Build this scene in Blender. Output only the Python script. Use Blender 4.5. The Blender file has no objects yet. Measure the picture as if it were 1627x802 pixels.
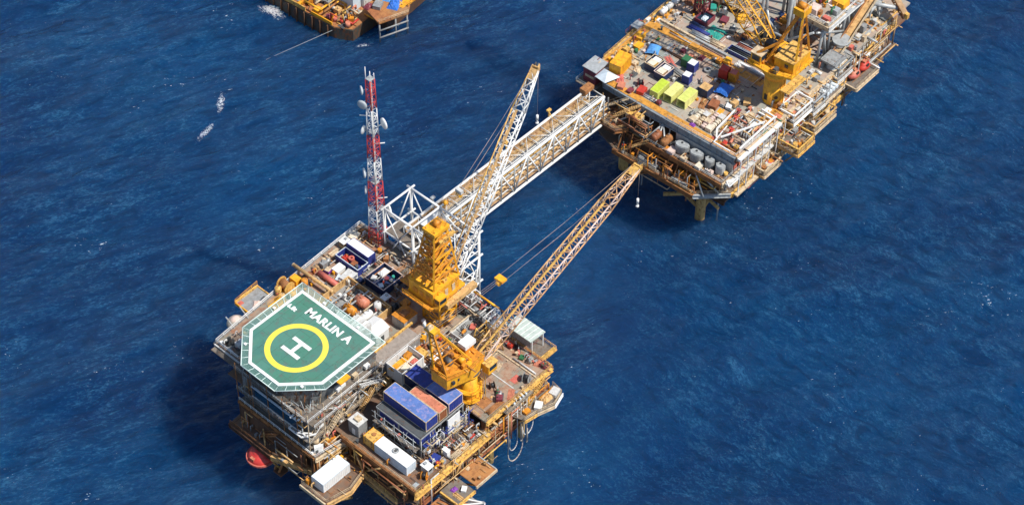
import bpy, math, random
from math import sin, cos, pi, radians as R
from mathutils import Vector, Matrix
random.seed(7)
C = bpy.context.scene.collection
SC = bpy.context.scene
# ------------------------------------------------------------------ camera, sky, sun, exposure
cam = bpy.data.cameras.new('camera'); co = bpy.data.objects.new('camera', cam); C.objects.link(co)
cam.sensor_width = 36; cam.lens = 3527.4 / 1627 * 36; cam.clip_start = 5; cam.clip_end = 20000
TH, RO = 0.81376, 0.01088
fw = Vector((0, cos(TH), -sin(TH))); r0 = Vector((1, 0, 0)); u0 = Vector((0, sin(TH), cos(TH)))
rr = r0 * cos(RO) + u0 * sin(RO); uu = -r0 * sin(RO) + u0 * cos(RO)
m = Matrix((rr, uu, -fw)).transposed().to_4x4(); m.translation = Vector((0, 0, 419))
co.matrix_world = m; SC.camera = co
SC.render.resolution_x = 1024; SC.render.resolution_y = 504
SC.view_settings.view_transform = 'Standard'; SC.view_settings.look = 'None'
SC.view_settings.gamma = 1; SC.view_settings.use_curve_mapping = False
SC.view_settings.exposure = 0.27
world = bpy.data.worlds.new('World'); SC.world = world; world.use_nodes = True
nt = world.node_tree; bg = nt.nodes['Background']; sky = nt.nodes.new('ShaderNodeTexSky')
sky.sky_type = 'NISHITA'; sky.sun_disc = False
# sun comes from the -w side of the platforms and a little ahead
SUN_EL = R(56); sd = Vector((0.92, -0.40, 0)).normalized()
sundir = Vector((sd.x * cos(SUN_EL), sd.y * cos(SUN_EL), sin(SUN_EL)))
sky.sun_elevation = SUN_EL; sky.sun_rotation = math.atan2(sd.x, sd.y)
sky.air_density = 1.0; sky.dust_density = .5
nt.links.new(sky.outputs[0], bg.inputs[0]); bg.inputs[1].default_value = 0.105
sl = bpy.data.lights.new('sun', 'SUN'); sl.energy = 4.5; sl.angle = R(1.); sl.color = (1, .95, .87)
so = bpy.data.objects.new('sun', sl); C.objects.link(so); so.location = (0, 300, 300)
so.rotation_euler = sundir.to_track_quat('Z', 'Y').to_euler()

# ------------------------------------------------------------------ frames: (origin, azimuth) local x along the bridge, w to its port side
FR = {1: (-48.76, 329.42, R(48.03)), 2: (39.77, 426.75, R(50.12)), 3: (-45, 477, R(52)), 0: (0, 0, 0)}

# ------------------------------------------------------------------ materials
MATS = {}
def N(nt, t, **k):
    n = nt.nodes.new(t)
    for a, b in k.items(): setattr(n, a, b)
    return n
def paint(name, rgb, grime=.35, rust=.0, rough=.55, metal=0., sc=.9, rustcol=(.16, .055, .018), streak=True, lo=.55):
    if name in MATS: return MATS[name]
    m = bpy.data.materials.new(name); m.use_nodes = True; t = m.node_tree; b = t.nodes['Principled BSDF']
    g = N(t, 'ShaderNodeNewGeometry'); mp = N(t, 'ShaderNodeMapping'); mp.inputs['Scale'].default_value = (1, 1, .45 if streak else 1)
    t.links.new(g.outputs['Position'], mp.inputs[0])
    n1 = N(t, 'ShaderNodeTexNoise'); n1.inputs['Scale'].default_value = sc; n1.inputs['Detail'].default_value = 6; n1.inputs['Roughness'].default_value = .7
    t.links.new(mp.outputs[0], n1.inputs[0])
    r1 = N(t, 'ShaderNodeMapRange'); r1.inputs[1].default_value = .3; r1.inputs[2].default_value = .7
    r1.inputs[3].default_value = 1 - grime; r1.inputs[4].default_value = 1.0 + grime * .25
    t.links.new(n1.outputs[0], r1.inputs[0])
    mul = N(t, 'ShaderNodeMix', data_type='RGBA', blend_type='MULTIPLY'); mul.inputs[0].default_value = 1
    mul.inputs[6].default_value = (*rgb, 1); t.links.new(r1.outputs[0], mul.inputs[7])
    out = mul.outputs[2]
    if rust > 0:
        n2 = N(t, 'ShaderNodeTexNoise'); n2.inputs['Scale'].default_value = sc * 1.7; n2.inputs['Detail'].default_value = 8; n2.inputs['Roughness'].default_value = .75
        mp2 = N(t, 'ShaderNodeMapping'); mp2.inputs['Location'].default_value = (31, 7, 3); t.links.new(mp.outputs[0], mp2.inputs[0]); t.links.new(mp2.outputs[0], n2.inputs[0])
        r2 = N(t, 'ShaderNodeMapRange'); r2.inputs[1].default_value = .64 - rust * .3; r2.inputs[2].default_value = .72 - rust * .25
        t.links.new(n2.outputs[0], r2.inputs[0])
        mx = N(t, 'ShaderNodeMix', data_type='RGBA'); t.links.new(r2.outputs[0], mx.inputs[0]); t.links.new(out, mx.inputs[6]); mx.inputs[7].default_value = (*rustcol, 1)
        out = mx.outputs[2]
    t.links.new(out, b.inputs['Base Color']); b.inputs['Roughness'].default_value = rough; b.inputs['Metallic'].default_value = metal
    MATS[name] = m; return m
YEL = paint('yellow_paint', (.90, .43, .018), .35, .42, rustcol=(.58, .22, .02), sc=.7); YEL2 = paint('pale_yellow_paint', (.80, .48, .12), .45, .42)
ORG = paint('orange_paint', (.74, .28, .02), .5, .4, rustcol=(.30, .11, .02)); TAN = paint('tan_paint', (.68, .42, .17), .45, .3); CREAM = paint('cream_paint', (.66, .52, .34), .4, .32)
WHT = paint('white_paint', (.78, .78, .76), .15, .08); WHT2 = paint('worn_white_paint', (.62, .62, .60), .3, .25); GRY = paint('grey_paint', (.30, .31, .31), .4, .25)
LGR = paint('galvanised_steel', (.46, .48, .48), .35, .12, .45, .2); DGR = paint('dark_grey_steel', (.09, .10, .105), .4, .3); BLK = paint('black_steel', (.025, .027, .03), .3, .1)
RST = paint('rusty_steel', (.42, .18, .06), .55, .35, .8); RST2 = paint('dark_rusty_steel', (.13, .065, .035), .55, .4, .8); BRN = paint('brown_primer', (.34, .12, .05), .45, .25)
BLU = paint('container_blue', (.022, .045, .26), .4, .18); BLUR = paint('sunlit_blue', (.11, .20, .50), .35, .42, rustcol=(.27, .25, .46), sc=.5); NAVY = paint('navy_paint', (.012, .03, .10), .35, .1)  # roof blue: container blue with sunlight painted into the colour, plus stains
TRP = paint('blue_tarpaulin', (.03, .17, .62), .3, 0); TRP2 = paint('pale_blue_tarpaulin', (.10, .33, .72), .3, 0); TEAL = paint('teal_net', (.03, .33, .26), .4, 0)
RED = paint('red_paint', (.55, .045, .025), .35, .1); RED2 = paint('faded_red_paint', (.60, .15, .11), .35, .15); SAL = paint('salmon_paint', (.62, .22, .13), .4, .3)
LIME = paint('lime_paint', (.50, .62, .05), .25, .1); LEM = paint('pale_lemon_paint', (.72, .70, .24), .25, .1); LEM2 = paint('lemon_green_paint', (.62, .66, .16), .25, .1)
GRN = paint('dark_green_paint', (.03, .15, .06), .3, .1); PUR = paint('purple_wrap', (.22, .05, .35), .3, 0); MAG = paint('wine_paint', (.22, .04, .06), .4, .3)
WOOD = paint('timber', (.46, .29, .15), .45, 0, .8); SACK = paint('pale_sacking', (.72, .64, .50), .3, .05, .9); SACK2 = paint('pink_sacking', (.72, .55, .47), .3, .05, .9)
LBL = paint('pale_blue_white', (.60, .68, .74), .2, .08); GLS = paint('dark_glass', (.012, .035, .06), .3, 0, .15); ROOFG = paint('pale_green_roof', (.50, .58, .53), .3, .2)
CAP = paint('capsule_red', (.62, .05, .04), .3, .1, .4); ROPE = paint('rope', (.35, .30, .26), .3, 0, .9); HOSE = paint('pale_hose', (.62, .55, .47), .35, .2); MUD = paint('grating', (.20, .17, .14), .5, .3, .8)
LEGM = paint('leg_coating', (.56, .37, .14), .45, .35, .8); SHD = paint('grey_blue_beam', (.24, .28, .31), .35, .3)

def deckmat(name, base, patchA, patchB, rust, amt=.5):
    m = bpy.data.materials.new(name); m.use_nodes = True; t = m.node_tree; b = t.nodes['Principled BSDF']
    tc = N(t, 'ShaderNodeTexCoord'); L = t.links.new
    def noise(s, d, off, ro=.6):
        mp = N(t, 'ShaderNodeMapping'); mp.inputs['Location'].default_value = (off, off * .7, 0); L(tc.outputs['Object'], mp.inputs[0])
        n = N(t, 'ShaderNodeTexNoise'); n.inputs['Scale'].default_value = s; n.inputs['Detail'].default_value = d; n.inputs['Roughness'].default_value = ro; L(mp.outputs[0], n.inputs[0]); return n.outputs[0]
    def mixin(prev, col, fac, lo, hi, mx=1.):
        r = N(t, 'ShaderNodeMapRange'); r.inputs[1].default_value = lo; r.inputs[2].default_value = hi; r.inputs[4].default_value = mx; L(fac, r.inputs[0])
        x = N(t, 'ShaderNodeMix', data_type='RGBA'); L(r.outputs[0], x.inputs[0]); L(prev, x.inputs[6]); x.inputs[7].default_value = (*col, 1); return x.outputs[2]
    rgb = N(t, 'ShaderNodeRGB'); rgb.outputs[0].default_value = (*base, 1); o = rgb.outputs[0]
    vo = N(t, 'ShaderNodeTexBrick'); vo.inputs['Scale'].default_value = 1; vo.inputs['Brick Width'].default_value = 6; vo.inputs['Row Height'].default_value = 3.2; vo.inputs['Mortar Size'].default_value = .05
    vo.inputs['Color1'].default_value = (1, 1, 1, 1); vo.inputs['Color2'].default_value = (.85, .84, .83, 1); vo.inputs['Mortar'].default_value = (.62, .58, .53, 1); vo.inputs['Bias'].default_value = -.2
    L(tc.outputs['Object'], vo.inputs[0])
    o = mixin(o, patchA, noise(.11, 5, 3), .45, .58, .85); o = mixin(o, patchB, noise(.16, 6, 40), .52, .62, .8)
    o = mixin(o, rust, noise(.45, 8, 80, .7), .56 - amt * .1, .66, .9); o = mixin(o, tuple(c * .35 for c in rust), noise(1.1, 8, 120, .75), .56, .70, .7)
    mu = N(t, 'ShaderNodeMix', data_type='RGBA', blend_type='MULTIPLY'); mu.inputs[0].default_value = .8; L(o, mu.inputs[6]); L(vo.outputs[0], mu.inputs[7])
    L(mu.outputs[2], b.inputs['Base Color']); b.inputs['Roughness'].default_value = .75
    return m
DECK1 = deckmat('worn_rusty_deck', (.33, .235, .17), (.22, .225, .185), (.38, .255, .175), (.29, .11, .05), .75)
DECK2 = deckmat('worn_grey_deck', (.36, .325, .265), (.40, .28, .22), (.24, .28, .26), (.34, .19, .11), .2)
DECK3 = deckmat('brown_lower_deck', (.15, .10, .07), (.10, .09, .08), (.24, .14, .08), (.20, .08, .035), .9)
DECK4 = deckmat('orange_barge_deck', (.42, .19, .06), (.36, .13, .05), (.30, .18, .09), (.22, .08, .03), .6)

# ------------------------------------------------------------------ mesh builder
class MB:
    def __init__(s, mat=None): s.v = []; s.f = []; s.mi = []; s.ms = []; s.sm = []; s.cur = 0; s.off = (0, 0, 0); mat and s.m(mat)
    def m(s, mat):
        if mat not in s.ms: s.ms.append(mat)
        s.cur = s.ms.index(mat); return s
    def add(s, vs, fs, smooth=False):
        n = len(s.v); s.v += [tuple(v) for v in vs]
        for f in fs: s.f.append([i + n for i in f]); s.mi.append(s.cur); s.sm.append(smooth)
        return s
    def box(s, x0, x1, y0, y1, z0, z1):
        if x0 > x1: x0, x1 = x1, x0
        if y0 > y1: y0, y1 = y1, y0
        if z0 > z1: z0, z1 = z1, z0
        vs = [(x, y, z) for z in (z0, z1) for y in (y0, y1) for x in (x0, x1)]
        return s.add(vs, [(0, 2, 3, 1), (4, 5, 7, 6), (0, 1, 5, 4), (2, 6, 7, 3), (0, 4, 6, 2), (1, 3, 7, 5)])
    def bar(s, p, q, w=.2, h=None):
        h = h or w; p = Vector(p); q = Vector(q); d = q - p
        if d.length < 1e-6: return s
        d.normalize(); a = d.cross(Vector((0, 0, 1)))
        if a.length < 1e-3: a = Vector((1, 0, 0))
        a.normalize(); b = a.cross(d); vs = []
        for c in (p, q):
            for i, j in ((-1, -1), (1, -1), (1, 1), (-1, 1)): vs.append(c + a * (w / 2 * i) + b * (h / 2 * j))
        return s.add(vs, [(3, 2, 1, 0), (4, 5, 6, 7), (0, 1, 5, 4), (1, 2, 6, 5), (2, 3, 7, 6), (3, 0, 4, 7)])
    def tube(s, p, q, r=.1, n=6, r2=None, cap=True):
        r2 = r if r2 is None else r2; p = Vector(p); q = Vector(q); d = q - p
        if d.length < 1e-6: return s
        d.normalize(); a = d.cross(Vector((0, 0, 1)))
        if a.length < 1e-3: a = Vector((1, 0, 0))
        a.normalize(); b = a.cross(d); vs = []
        for c, rad in ((p, r), (q, r2)):
            for i in range(n): t = 2 * pi * i / n; vs.append(c + a * (rad * cos(t)) + b * (rad * sin(t)))
        s.add(vs, [(i, (i + 1) % n, n + (i + 1) % n, n + i) for i in range(n)], True)
        if cap:
            k = len(s.v) - 2 * n
            s.f += [[k + i for i in range(n)][::-1], [k + n + i for i in range(n)]]; s.mi += [s.cur] * 2; s.sm += [False] * 2
        return s
    def path(s, pts, r=.1, n=6):
        for a, b in zip(pts, pts[1:]): s.tube(a, b, r, n)
        for a in pts[1:-1]: s.ball(a, r * 1.02, r * 1.02, r * 1.02, n, 4)
        return s
    def prism(s, poly, z0, z1):
        n = len(poly); ar = sum(poly[i][0] * poly[(i + 1) % n][1] - poly[(i + 1) % n][0] * poly[i][1] for i in range(n))
        if ar < 0: poly = poly[::-1]
        vs = [(x, y, z0) for x, y in poly] + [(x, y, z1) for x, y in poly]
        return s.add(vs, [list(range(n))[::-1], [n + i for i in range(n)]] + [(i, (i + 1) % n, n + (i + 1) % n, n + i) for i in range(n)])
    def ball(s, c, rx, ry=None, rz=None, n=10, k=6, z0=-1.):
        ry = rx if ry is None else ry; rz = rx if rz is None else rz; vs = []; fs = []
        for j in range(k + 1):
            ph = math.asin(z0) + (pi / 2 - math.asin(z0)) * j / k
            for i in range(n): t = 2 * pi * i / n; vs.append((c[0] + rx * cos(t) * cos(ph), c[1] + ry * sin(t) * cos(ph), c[2] + rz * sin(ph)))
        for j in range(k):
            for i in range(n): fs.append((j * n + i, j * n + (i + 1) % n, (j + 1) * n + (i + 1) % n, (j + 1) * n + i))
        return s.add(vs, fs, True)
    def ring(s, c, r0, r1, z0, z1, n=48):
        vs = []
        for i in range(n):
            t = 2 * pi * i / n
            for r, z in ((r0, z0), (r1, z0), (r1, z1), (r0, z1)): vs.append((c[0] + r * cos(t), c[1] + r * sin(t), z))
        fs = []
        for i in range(n):
            a = 4 * i; b = 4 * ((i + 1) % n)
            for k in range(4): fs.append((a + k, a + (k + 1) % 4, b + (k + 1) % 4, b + k))
        return s.add(vs, [f[::-1] for f in fs])
    def heap(s, cx, cy, z, rx, ry, h, seed=0, n=12):
        rnd = random.Random(seed); vs = []; fs = []
        for j in range(n + 1):
            for i in range(n + 1):
                x = -1 + 2 * i / n; y = -1 + 2 * j / n; e = max(0, 1 - max(abs(x), abs(y)) ** 3)
                vs.append((cx + x * rx + rnd.uniform(-.06, .06), cy + y * ry + rnd.uniform(-.06, .06), z + h * e * (.65 + .5 * rnd.random())))
        for j in range(n):
            for i in range(n): a = j * (n + 1) + i; fs.append((a, a + 1, a + n + 2, a + n + 1))
        return s.add(vs, fs)
    def lattice(s, p, q, wa, ha, wb, hb, n, rc=.13, rb=.07, up=(0, 0, 1), faces=(0, 1, 2, 3), cross=False, mats=None):
        p = Vector(p); q = Vector(q); d = (q - p).normalized(); a = d.cross(Vector(up)).normalized(); b = a.cross(d)
        def node(t, k):
            w = wa + (wb - wa) * t; h = ha + (hb - ha) * t; i, j = ((-1, -1), (1, -1), (1, 1), (-1, 1))[k]
            return p + (q - p) * t + a * (w / 2 * i) + b * (h / 2 * j)
        for k in range(4):
            if mats: s.m(mats[k])
            s.tube(node(0, k), node(1, k), rc, 6)
        if mats: s.m(mats[4])
        for k in faces:
            if mats and len(mats) > 5: s.m(mats[4 + (k % 2)])
            for i in range(n):
                t0, t1 = i / n, (i + 1) / n; k2 = (k + 1) % 4
                s.tube(node(t0, k), node(t0, k2), rb, 5)
                if i % 2: s.tube(node(t0, k), node(t1, k2), rb, 5)
                else: s.tube(node(t0, k2), node(t1, k), rb, 5)
                if cross:
                    if i % 2: s.tube(node(t0, k2), node(t1, k), rb, 5)
                    else: s.tube(node(t0, k), node(t1, k2), rb, 5)
            s.tube(node(1, k), node(1, (k + 1) % 4), rb, 5)
        return s
    def mesh(s, name, off=(0, 0, 0)):
        me = bpy.data.meshes.new(name)
        me.from_pydata([(v[0] - off[0], v[1] - off[1], v[2] - off[2]) for v in s.v], [], s.f)
        for m in s.ms: me.materials.append(m)
        me.polygons.foreach_set('material_index', s.mi); me.polygons.foreach_set('use_smooth', s.sm); me.update(); return me

LABELS = {}
class T:
    """a thing: an Empty at its base; pos in its frame (x, w, z). absolute=True: parts are drawn in frame coordinates"""
    def __init__(s, fr, name, label, cat, pos, rz=0, group=None, absolute=False, kind=None):
        s.o = bpy.data.objects.new(name, None); C.objects.link(s.o); s.o.empty_display_size = .5
        ox, oy, az = FR[fr]; x, w, z = pos
        s.o.location = (ox + x * cos(az) - w * sin(az), oy + x * sin(az) + w * cos(az), z); s.o.rotation_euler = (0, 0, az + R(rz))
        s.o['label'] = label; s.o['category'] = cat
        if group: s.o['group'] = group
        if kind: s.o['kind'] = kind
        s.off = pos if absolute else (0, 0, 0); s.fr = fr; s.pos = pos; s.name = name; s.cat = cat; s.group = group; s.rz = rz
    def part(s, name, mb, parent=None, label=None):
        if not mb.f: return None
        o = bpy.data.objects.new(name, mb.mesh(name, s.off)); C.objects.link(o); o.parent = parent or s.o
        if label: o['label'] = label
        return o
    def copy(s, pos, rz=None, label=None, mats=None):
        c = T(s.fr, s.name, label or s.o['label'], s.cat, pos, s.rz if rz is None else rz, s.group)
        def rec(src, dst):
            for ch in list(src.children):
                k = ch.copy(); C.objects.link(k); k.parent = dst
                if mats:
                    me = k.data.copy(); k.data = me
                    for i, mt in enumerate(me.materials):
                        if mt in mats: me.materials[i] = mats[mt]
                rec(ch, k)
        bpy_update(); rec(s.o, c.o); return c
def bpy_update(): pass
def solo(fr, name, label, cat, mb, pos, rz=0, group=None, absolute=False, kind=None):
    ox, oy, az = FR[fr]; x, w, z = pos
    o = bpy.data.objects.new(name, mb.mesh(name, pos if absolute else (0, 0, 0))); C.objects.link(o)
    o.location = (ox + x * cos(az) - w * sin(az), oy + x * sin(az) + w * cos(az), z); o.rotation_euler = (0, 0, az + R(rz))
    if kind: o['kind'] = kind
    if label: o['label'] = label; o['category'] = cat
    if group: o['group'] = group
    return o
def rail(t, p, q, mat=WHT, h=1.1, r=.055, step=2., name='railing'):
    mb = MB(mat); p = Vector(p); q = Vector(q); L = (q - p).length; n = max(1, round(L / step)); up = Vector((0, 0, h))
    mb.tube(p + up, q + up, r, 5); mb.tube(p + up * .52, q + up * .52, r * .75, 5)
    for i in range(n + 1): c = p + (q - p) * (i / n); mb.tube(c, c + up, r * .9, 5)
    return t.part(name, mb)
def rails(t, pts, mat=WHT, **k):
    for a, b in zip(pts, pts[1:]): rail(t, a, b, mat, **k)
def ibeam(mb, p, q, w, h):
    p = Vector(p); q = Vector(q); th = h * .1
    mb.bar(p + Vector((0, 0, -th / 2)), q + Vector((0, 0, -th / 2)), w, th); mb.bar(p + Vector((0, 0, -h + th / 2)), q + Vector((0, 0, -h + th / 2)), w, th)
    mb.bar(p + Vector((0, 0, -h / 2)), q + Vector((0, 0, -h / 2)), w * .3, h - 2 * th); return mb
def stair(t, p, q, w=.9, mat=GRY, name='stair'):
    p = Vector(p); q = Vector(q); d = q - p; n = max(3, int(abs(d.z) / .35)); side = Vector((d.x, d.y, 0)).normalized().cross(Vector((0, 0, 1)))
    mb = MB(mat)
    for sgn in (-1, 1):
        o = side * (sgn * w / 2); mb.bar(p + o, q + o, .08, .25); mb.tube(p + o + Vector((0, 0, 1)), q + o + Vector((0, 0, 1)), .05, 5)
        for k in range(4): c = p + d * (k / 3) + o; mb.tube(c, c + Vector((0, 0, 1)), .04, 5)
    for i in range(n): c = p + d * ((i + .5) / n); mb.bar(c - side * w / 2, c + side * w / 2, .28, .05)
    return t.part(name, mb)
# ------------------------------------------------------------------ sea
def build_water():
    def axis(lo, hi, st, far):
        a = [lo + i * st for i in range(int((hi - lo) / st) + 1)]
        d = st; x = a[-1]; up = []
        while x < far: d *= 1.6; x += d; up.append(x)
        d = st; x = a[0]; dn = []
        while x > -far: d *= 1.6; x -= d; dn.append(x)
        return dn[::-1] + a + up
    xs = axis(-150, 150, .9, 6000); ys = axis(325, 520, .9, 6000)
    rnd = random.Random(5); wv = []
    for i in range(22):
        lam = 2.6 * 1.17 ** i * rnd.uniform(.9, 1.1); th = R(118) + rnd.gauss(0, .55)
        wv.append((2 * pi / lam * cos(th), 2 * pi / lam * sin(th), rnd.uniform(0, 6.28), .018 * lam ** .75))
    vs = []; 
    for y in ys:
        for x in xs:
            z = 0
            if -160 < x < 160 and 315 < y < 530:
                for kx, ky, ph, a in wv: z += a * sin(kx * x + ky * y + ph)
            vs.append((x, y, z))
    nx = len(xs); fs = [(j * nx + i, j * nx + i + 1, (j + 1) * nx + i + 1, (j + 1) * nx + i) for j in range(len(ys) - 1) for i in range(nx - 1)]
    me = bpy.data.meshes.new('water'); me.from_pydata(vs, [], fs); me.polygons.foreach_set('use_smooth', [True] * len(fs))
    o = bpy.data.objects.new('water', me); C.objects.link(o); o['kind'] = 'structure'
    m = bpy.data.materials.new('sea_water'); m.use_nodes = True; t = m.node_tree; b = t.nodes['Principled BSDF']; L = t.links.new
    g = N(t, 'ShaderNodeNewGeometry')
    def noise(scale, det, rotz=0., sx=1., sy=1., ro=.6, off=0, dist=0., kind=None, vec=None):
        mp = N(t, 'ShaderNodeMapping', vector_type='TEXTURE'); mp.inputs['Rotation'].default_value = (0, 0, R(rotz)); mp.inputs['Scale'].default_value = (1 / sx, 1 / sy, 1); mp.inputs['Location'].default_value = (off, off, 0)
        L(vec or g.outputs['Position'], mp.inputs[0]); n = N(t, 'ShaderNodeTexNoise'); n.inputs['Scale'].default_value = scale; n.inputs['Detail'].default_value = det; n.inputs['Roughness'].default_value = ro; n.inputs['Distortion'].default_value = dist
        if kind: n.noise_type = kind
        L(mp.outputs[0], n.inputs[0]); return n.outputs[0]
    def rng(f, a, b_, c=0., d=1.):
        r = N(t, 'ShaderNodeMapRange'); r.interpolation_type = 'SMOOTHSTEP'; r.inputs[1].default_value = a; r.inputs[2].default_value = b_; r.inputs[3].default_value = c; r.inputs[4].default_value = d; L(f, r.inputs[0]); return r.outputs[0]
    def math_(op, a, b_):
        n = N(t, 'ShaderNodeMath', operation=op)
        for i, v in enumerate((a, b_)):
            if isinstance(v, (int, float)): n.inputs[i].default_value = v
            else: L(v, n.inputs[i])
        return n.outputs[0]
    def mix(f, a, b_):
        x = N(t, 'ShaderNodeMix', data_type='RGBA'); L(f, x.inputs[0])
        for i, v in ((6, a), (7, b_)):
            if isinstance(v, tuple): x.inputs[i].default_value = (*v, 1)
            else: L(v, x.inputs[i])
        return x.outputs[2]
    def mixf(f, a, b_):
        x = N(t, 'ShaderNodeMix', data_type='FLOAT'); L(f, x.inputs[0]); L(a, x.inputs[2]); L(b_, x.inputs[3]); return x.outputs[0]
    sep = N(t, 'ShaderNodeSeparateXYZ'); L(g.outputs['Position'], sep.inputs[0])
    side = rng(math_('ADD', sep.outputs[0], math_('MULTIPLY', noise(.015, 3, 0, 1, 1, .6, 70), 90)), 25, 105)      # the wind sea turns east of the platforms
    big = noise(.012, 3); mid = noise(.05, 5, 25, .6, 1.4, .65, 11)
    col = mix(rng(big, .38, .62), WAT_A, WAT_B)
    col = mix(rng(mid, .45, .75, 0, .5), col, WAT_C)
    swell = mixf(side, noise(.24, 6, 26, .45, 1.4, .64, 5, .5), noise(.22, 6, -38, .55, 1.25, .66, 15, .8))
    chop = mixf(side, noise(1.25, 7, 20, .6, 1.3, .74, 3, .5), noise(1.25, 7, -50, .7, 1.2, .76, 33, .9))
    col = mix(rng(swell, .50, .34, 0, .6), col, WAT_T)  # troughs darkened in the colour, like facets reflecting less sky
    patchy = rng(noise(.035, 4, 0, 1, 1, .6, 50), .36, .62, .55, 1.)
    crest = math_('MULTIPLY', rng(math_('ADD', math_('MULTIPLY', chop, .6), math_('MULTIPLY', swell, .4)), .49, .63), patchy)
    col = mix(math_('MULTIPLY', crest, .68), col, WAT_D)  # crests lightened in the colour to stand in for sky reflection
    # foam: specks on breaking crests plus the wash patches
    fo = None
    for (x, y, rx, ry, rot, thr) in FOAM:
        mp = N(t, 'ShaderNodeMapping', vector_type='TEXTURE'); mp.inputs['Location'].default_value = (x, y, 0); mp.inputs['Rotation'].default_value = (0, 0, R(rot)); mp.inputs['Scale'].default_value = (rx, ry, 1e6)
        L(g.outputs['Position'], mp.inputs[0]); ln = N(t, 'ShaderNodeVectorMath', operation='LENGTH'); L(mp.outputs[0], ln.inputs[0])
        f = rng(ln.outputs['Value'], 0., 1., thr, 0.)
        fo = f if fo is None else math_('MAXIMUM', fo, f)
    fn = noise(1.5, 9, 40, 1, 1, .85, 77, .3); patch = rng(math_('ADD', fn, fo), .89, .99, 0, .85)
    sp = noise(1.0, 5, 10, .7, 1.6, .7, 133); spm = noise(.05, 3, 0, 1, 1, .6, 9)
    specks = rng(math_('ADD', math_('ADD', math_('MULTIPLY', sp, .75), math_('MULTIPLY', spm, .3)), math_('MULTIPLY', chop, .25)), .81, .85, 0, .8)
    foam = math_('MAXIMUM', patch, specks)
    col = mix(foam, col, (.72, .78, .80)); L(col, b.inputs['Base Color'])
    L(rng(foam, 0, 1, .12, .8), b.inputs['Roughness']); b.subsurface_method = 'BURLEY'; b.inputs['Subsurface Weight'].default_value = .9; b.inputs['Subsurface Radius'].default_value = (.35, .8, 1.); b.inputs['Subsurface Scale'].default_value = 20.; b.inputs['IOR'].default_value = 1.33
    h = math_('ADD', math_('ADD', math_('MULTIPLY', swell, 1.7), math_('MULTIPLY', chop, .6)), math_('MULTIPLY', noise(2.2, 5, 10, .7, 1.3, .65, 55, .4), .12))
    bp = N(t, 'ShaderNodeBump'); bp.inputs['Strength'].default_value = 1.; bp.inputs['Distance'].default_value = WAT_BUMP; L(h, bp.inputs['Height']); L(bp.outputs[0], b.inputs['Normal'])
    me.materials.append(m)
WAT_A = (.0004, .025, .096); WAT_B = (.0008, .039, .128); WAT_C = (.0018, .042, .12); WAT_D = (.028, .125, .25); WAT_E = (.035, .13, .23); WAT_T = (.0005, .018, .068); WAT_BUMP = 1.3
FOAM = [(-70, 490.5, 12, 7, -25, .49), (-81, 451, 12, 3.6, 88, .455), (-84, 440, 13, 3.4, 62, .45), (-30, 497, 8, 4, 10, .49), (-43, 475.5, 7, 2.6, 0, .44), (-126, 461, 7, 5, 0, .35), (-122, 483, 10, 2.4, 35, .35), (50.3, 400.2, 3.4, 3.4, 0, .36), (2, 366, 9, 7, 20, .32), (30, 382, 8, 5, 0, .31)]
build_water()
# ------------------------------------------------------------------ shared kit builders (parts relative to the thing's base)
def container(fr, pos, rz, l, w, h, side, roof, frame, label, group=None, name='shipping_container', cat='container', open_end=None, open_top=False, doors=1):
    t = T(fr, name, label, cat, pos, rz, group); a, b = l / 2, w / 2; fwd = .14
    if open_top or open_end:
        mb = MB(side); th = .1
        mb.box(-a + .05, a - .05, -b + .05, b - .05, .12, .22); t.part('floor', mb)
        mb = MB(side); mb.box(-a + .05, a - .05, b - .05 - th, b - .05, .22, h - .1); mb.box(-a + .05, a - .05, -b + .05, -b + .05 + th, .22, h - .1)
        if open_end != 'lo': mb.box(-a + .05, -a + .05 + th, -b + .15, b - .15, .22, h - .1)
        if open_end != 'hi': mb.box(a - .05 - th, a - .05, -b + .15, b - .15, .22, h - .1)
        t.part('wall', mb)
    else:
        mb = MB(side); mb.box(-a + .06, a - .06, -b + .06, b - .06, .14, h - .06)
        n = int(l / .55)
        for i in range(n):
            x = -a + .3 + (l - .6) * i / max(1, n - 1)
            for sg in (-1, 1): mb.box(x - .12, x + .12, sg * (b - .06), sg * (b - .005), .2, h - .18)
        n = int(w / .55)
        for i in range(n):
            y = -b + .3 + (w - .6) * i / max(1, n - 1)
            mb.box(-a + .025, -a + .06, y - .12, y + .12, .2, h - .18)
        t.part('body', mb)
    mb = MB(frame)
    for i in (-1, 1):
        for j in (-1, 1): mb.box(i * a - .08 * i - .08, i * a - .08 * i + .08, j * b - .08 * j - .08, j * b - .08 * j + .08, 0, h - .08)
        for z in (.08, h - .08):
            mb.box(-a + .16, a - .16, i * (b - .07) - .07, i * (b - .07) + .07, z - .08, z + .08); mb.box(i * (a - .07) - .07, i * (a - .07) + .07, -b + .16, b - .16, z - .08, z + .08)
    t.part('frame', mb)
    if not open_top:
        mb = MB(roof); mb.box(-a + .14, a - .14, -b + .14, b - .14, h - .059, h + .012)
        for i in range(int(l / 1.2)): x = -a + .8 + (l - 1.6) * i / max(1, int(l / 1.2) - 1); mb.box(x - .05, x + .05, -b + .25, b - .25, h + .012, h + .045)
        t.part('roof', mb)
    if doors and not open_end:
        for j in (-1, 1):
            mb = MB(side); mb.box(a - .055, a + .02, min(j * .03, j * (b - .17)), max(j * .03, j * (b - .17)), .2, h - .2); d = t.part('door', mb)
            mb = MB(frame); mb.tube((a + .06, j * b * .4, .25), (a + .06, j * b * .4, h - .25), .04, 5); t.part('lock_rod', mb, d)
    return t
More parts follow.
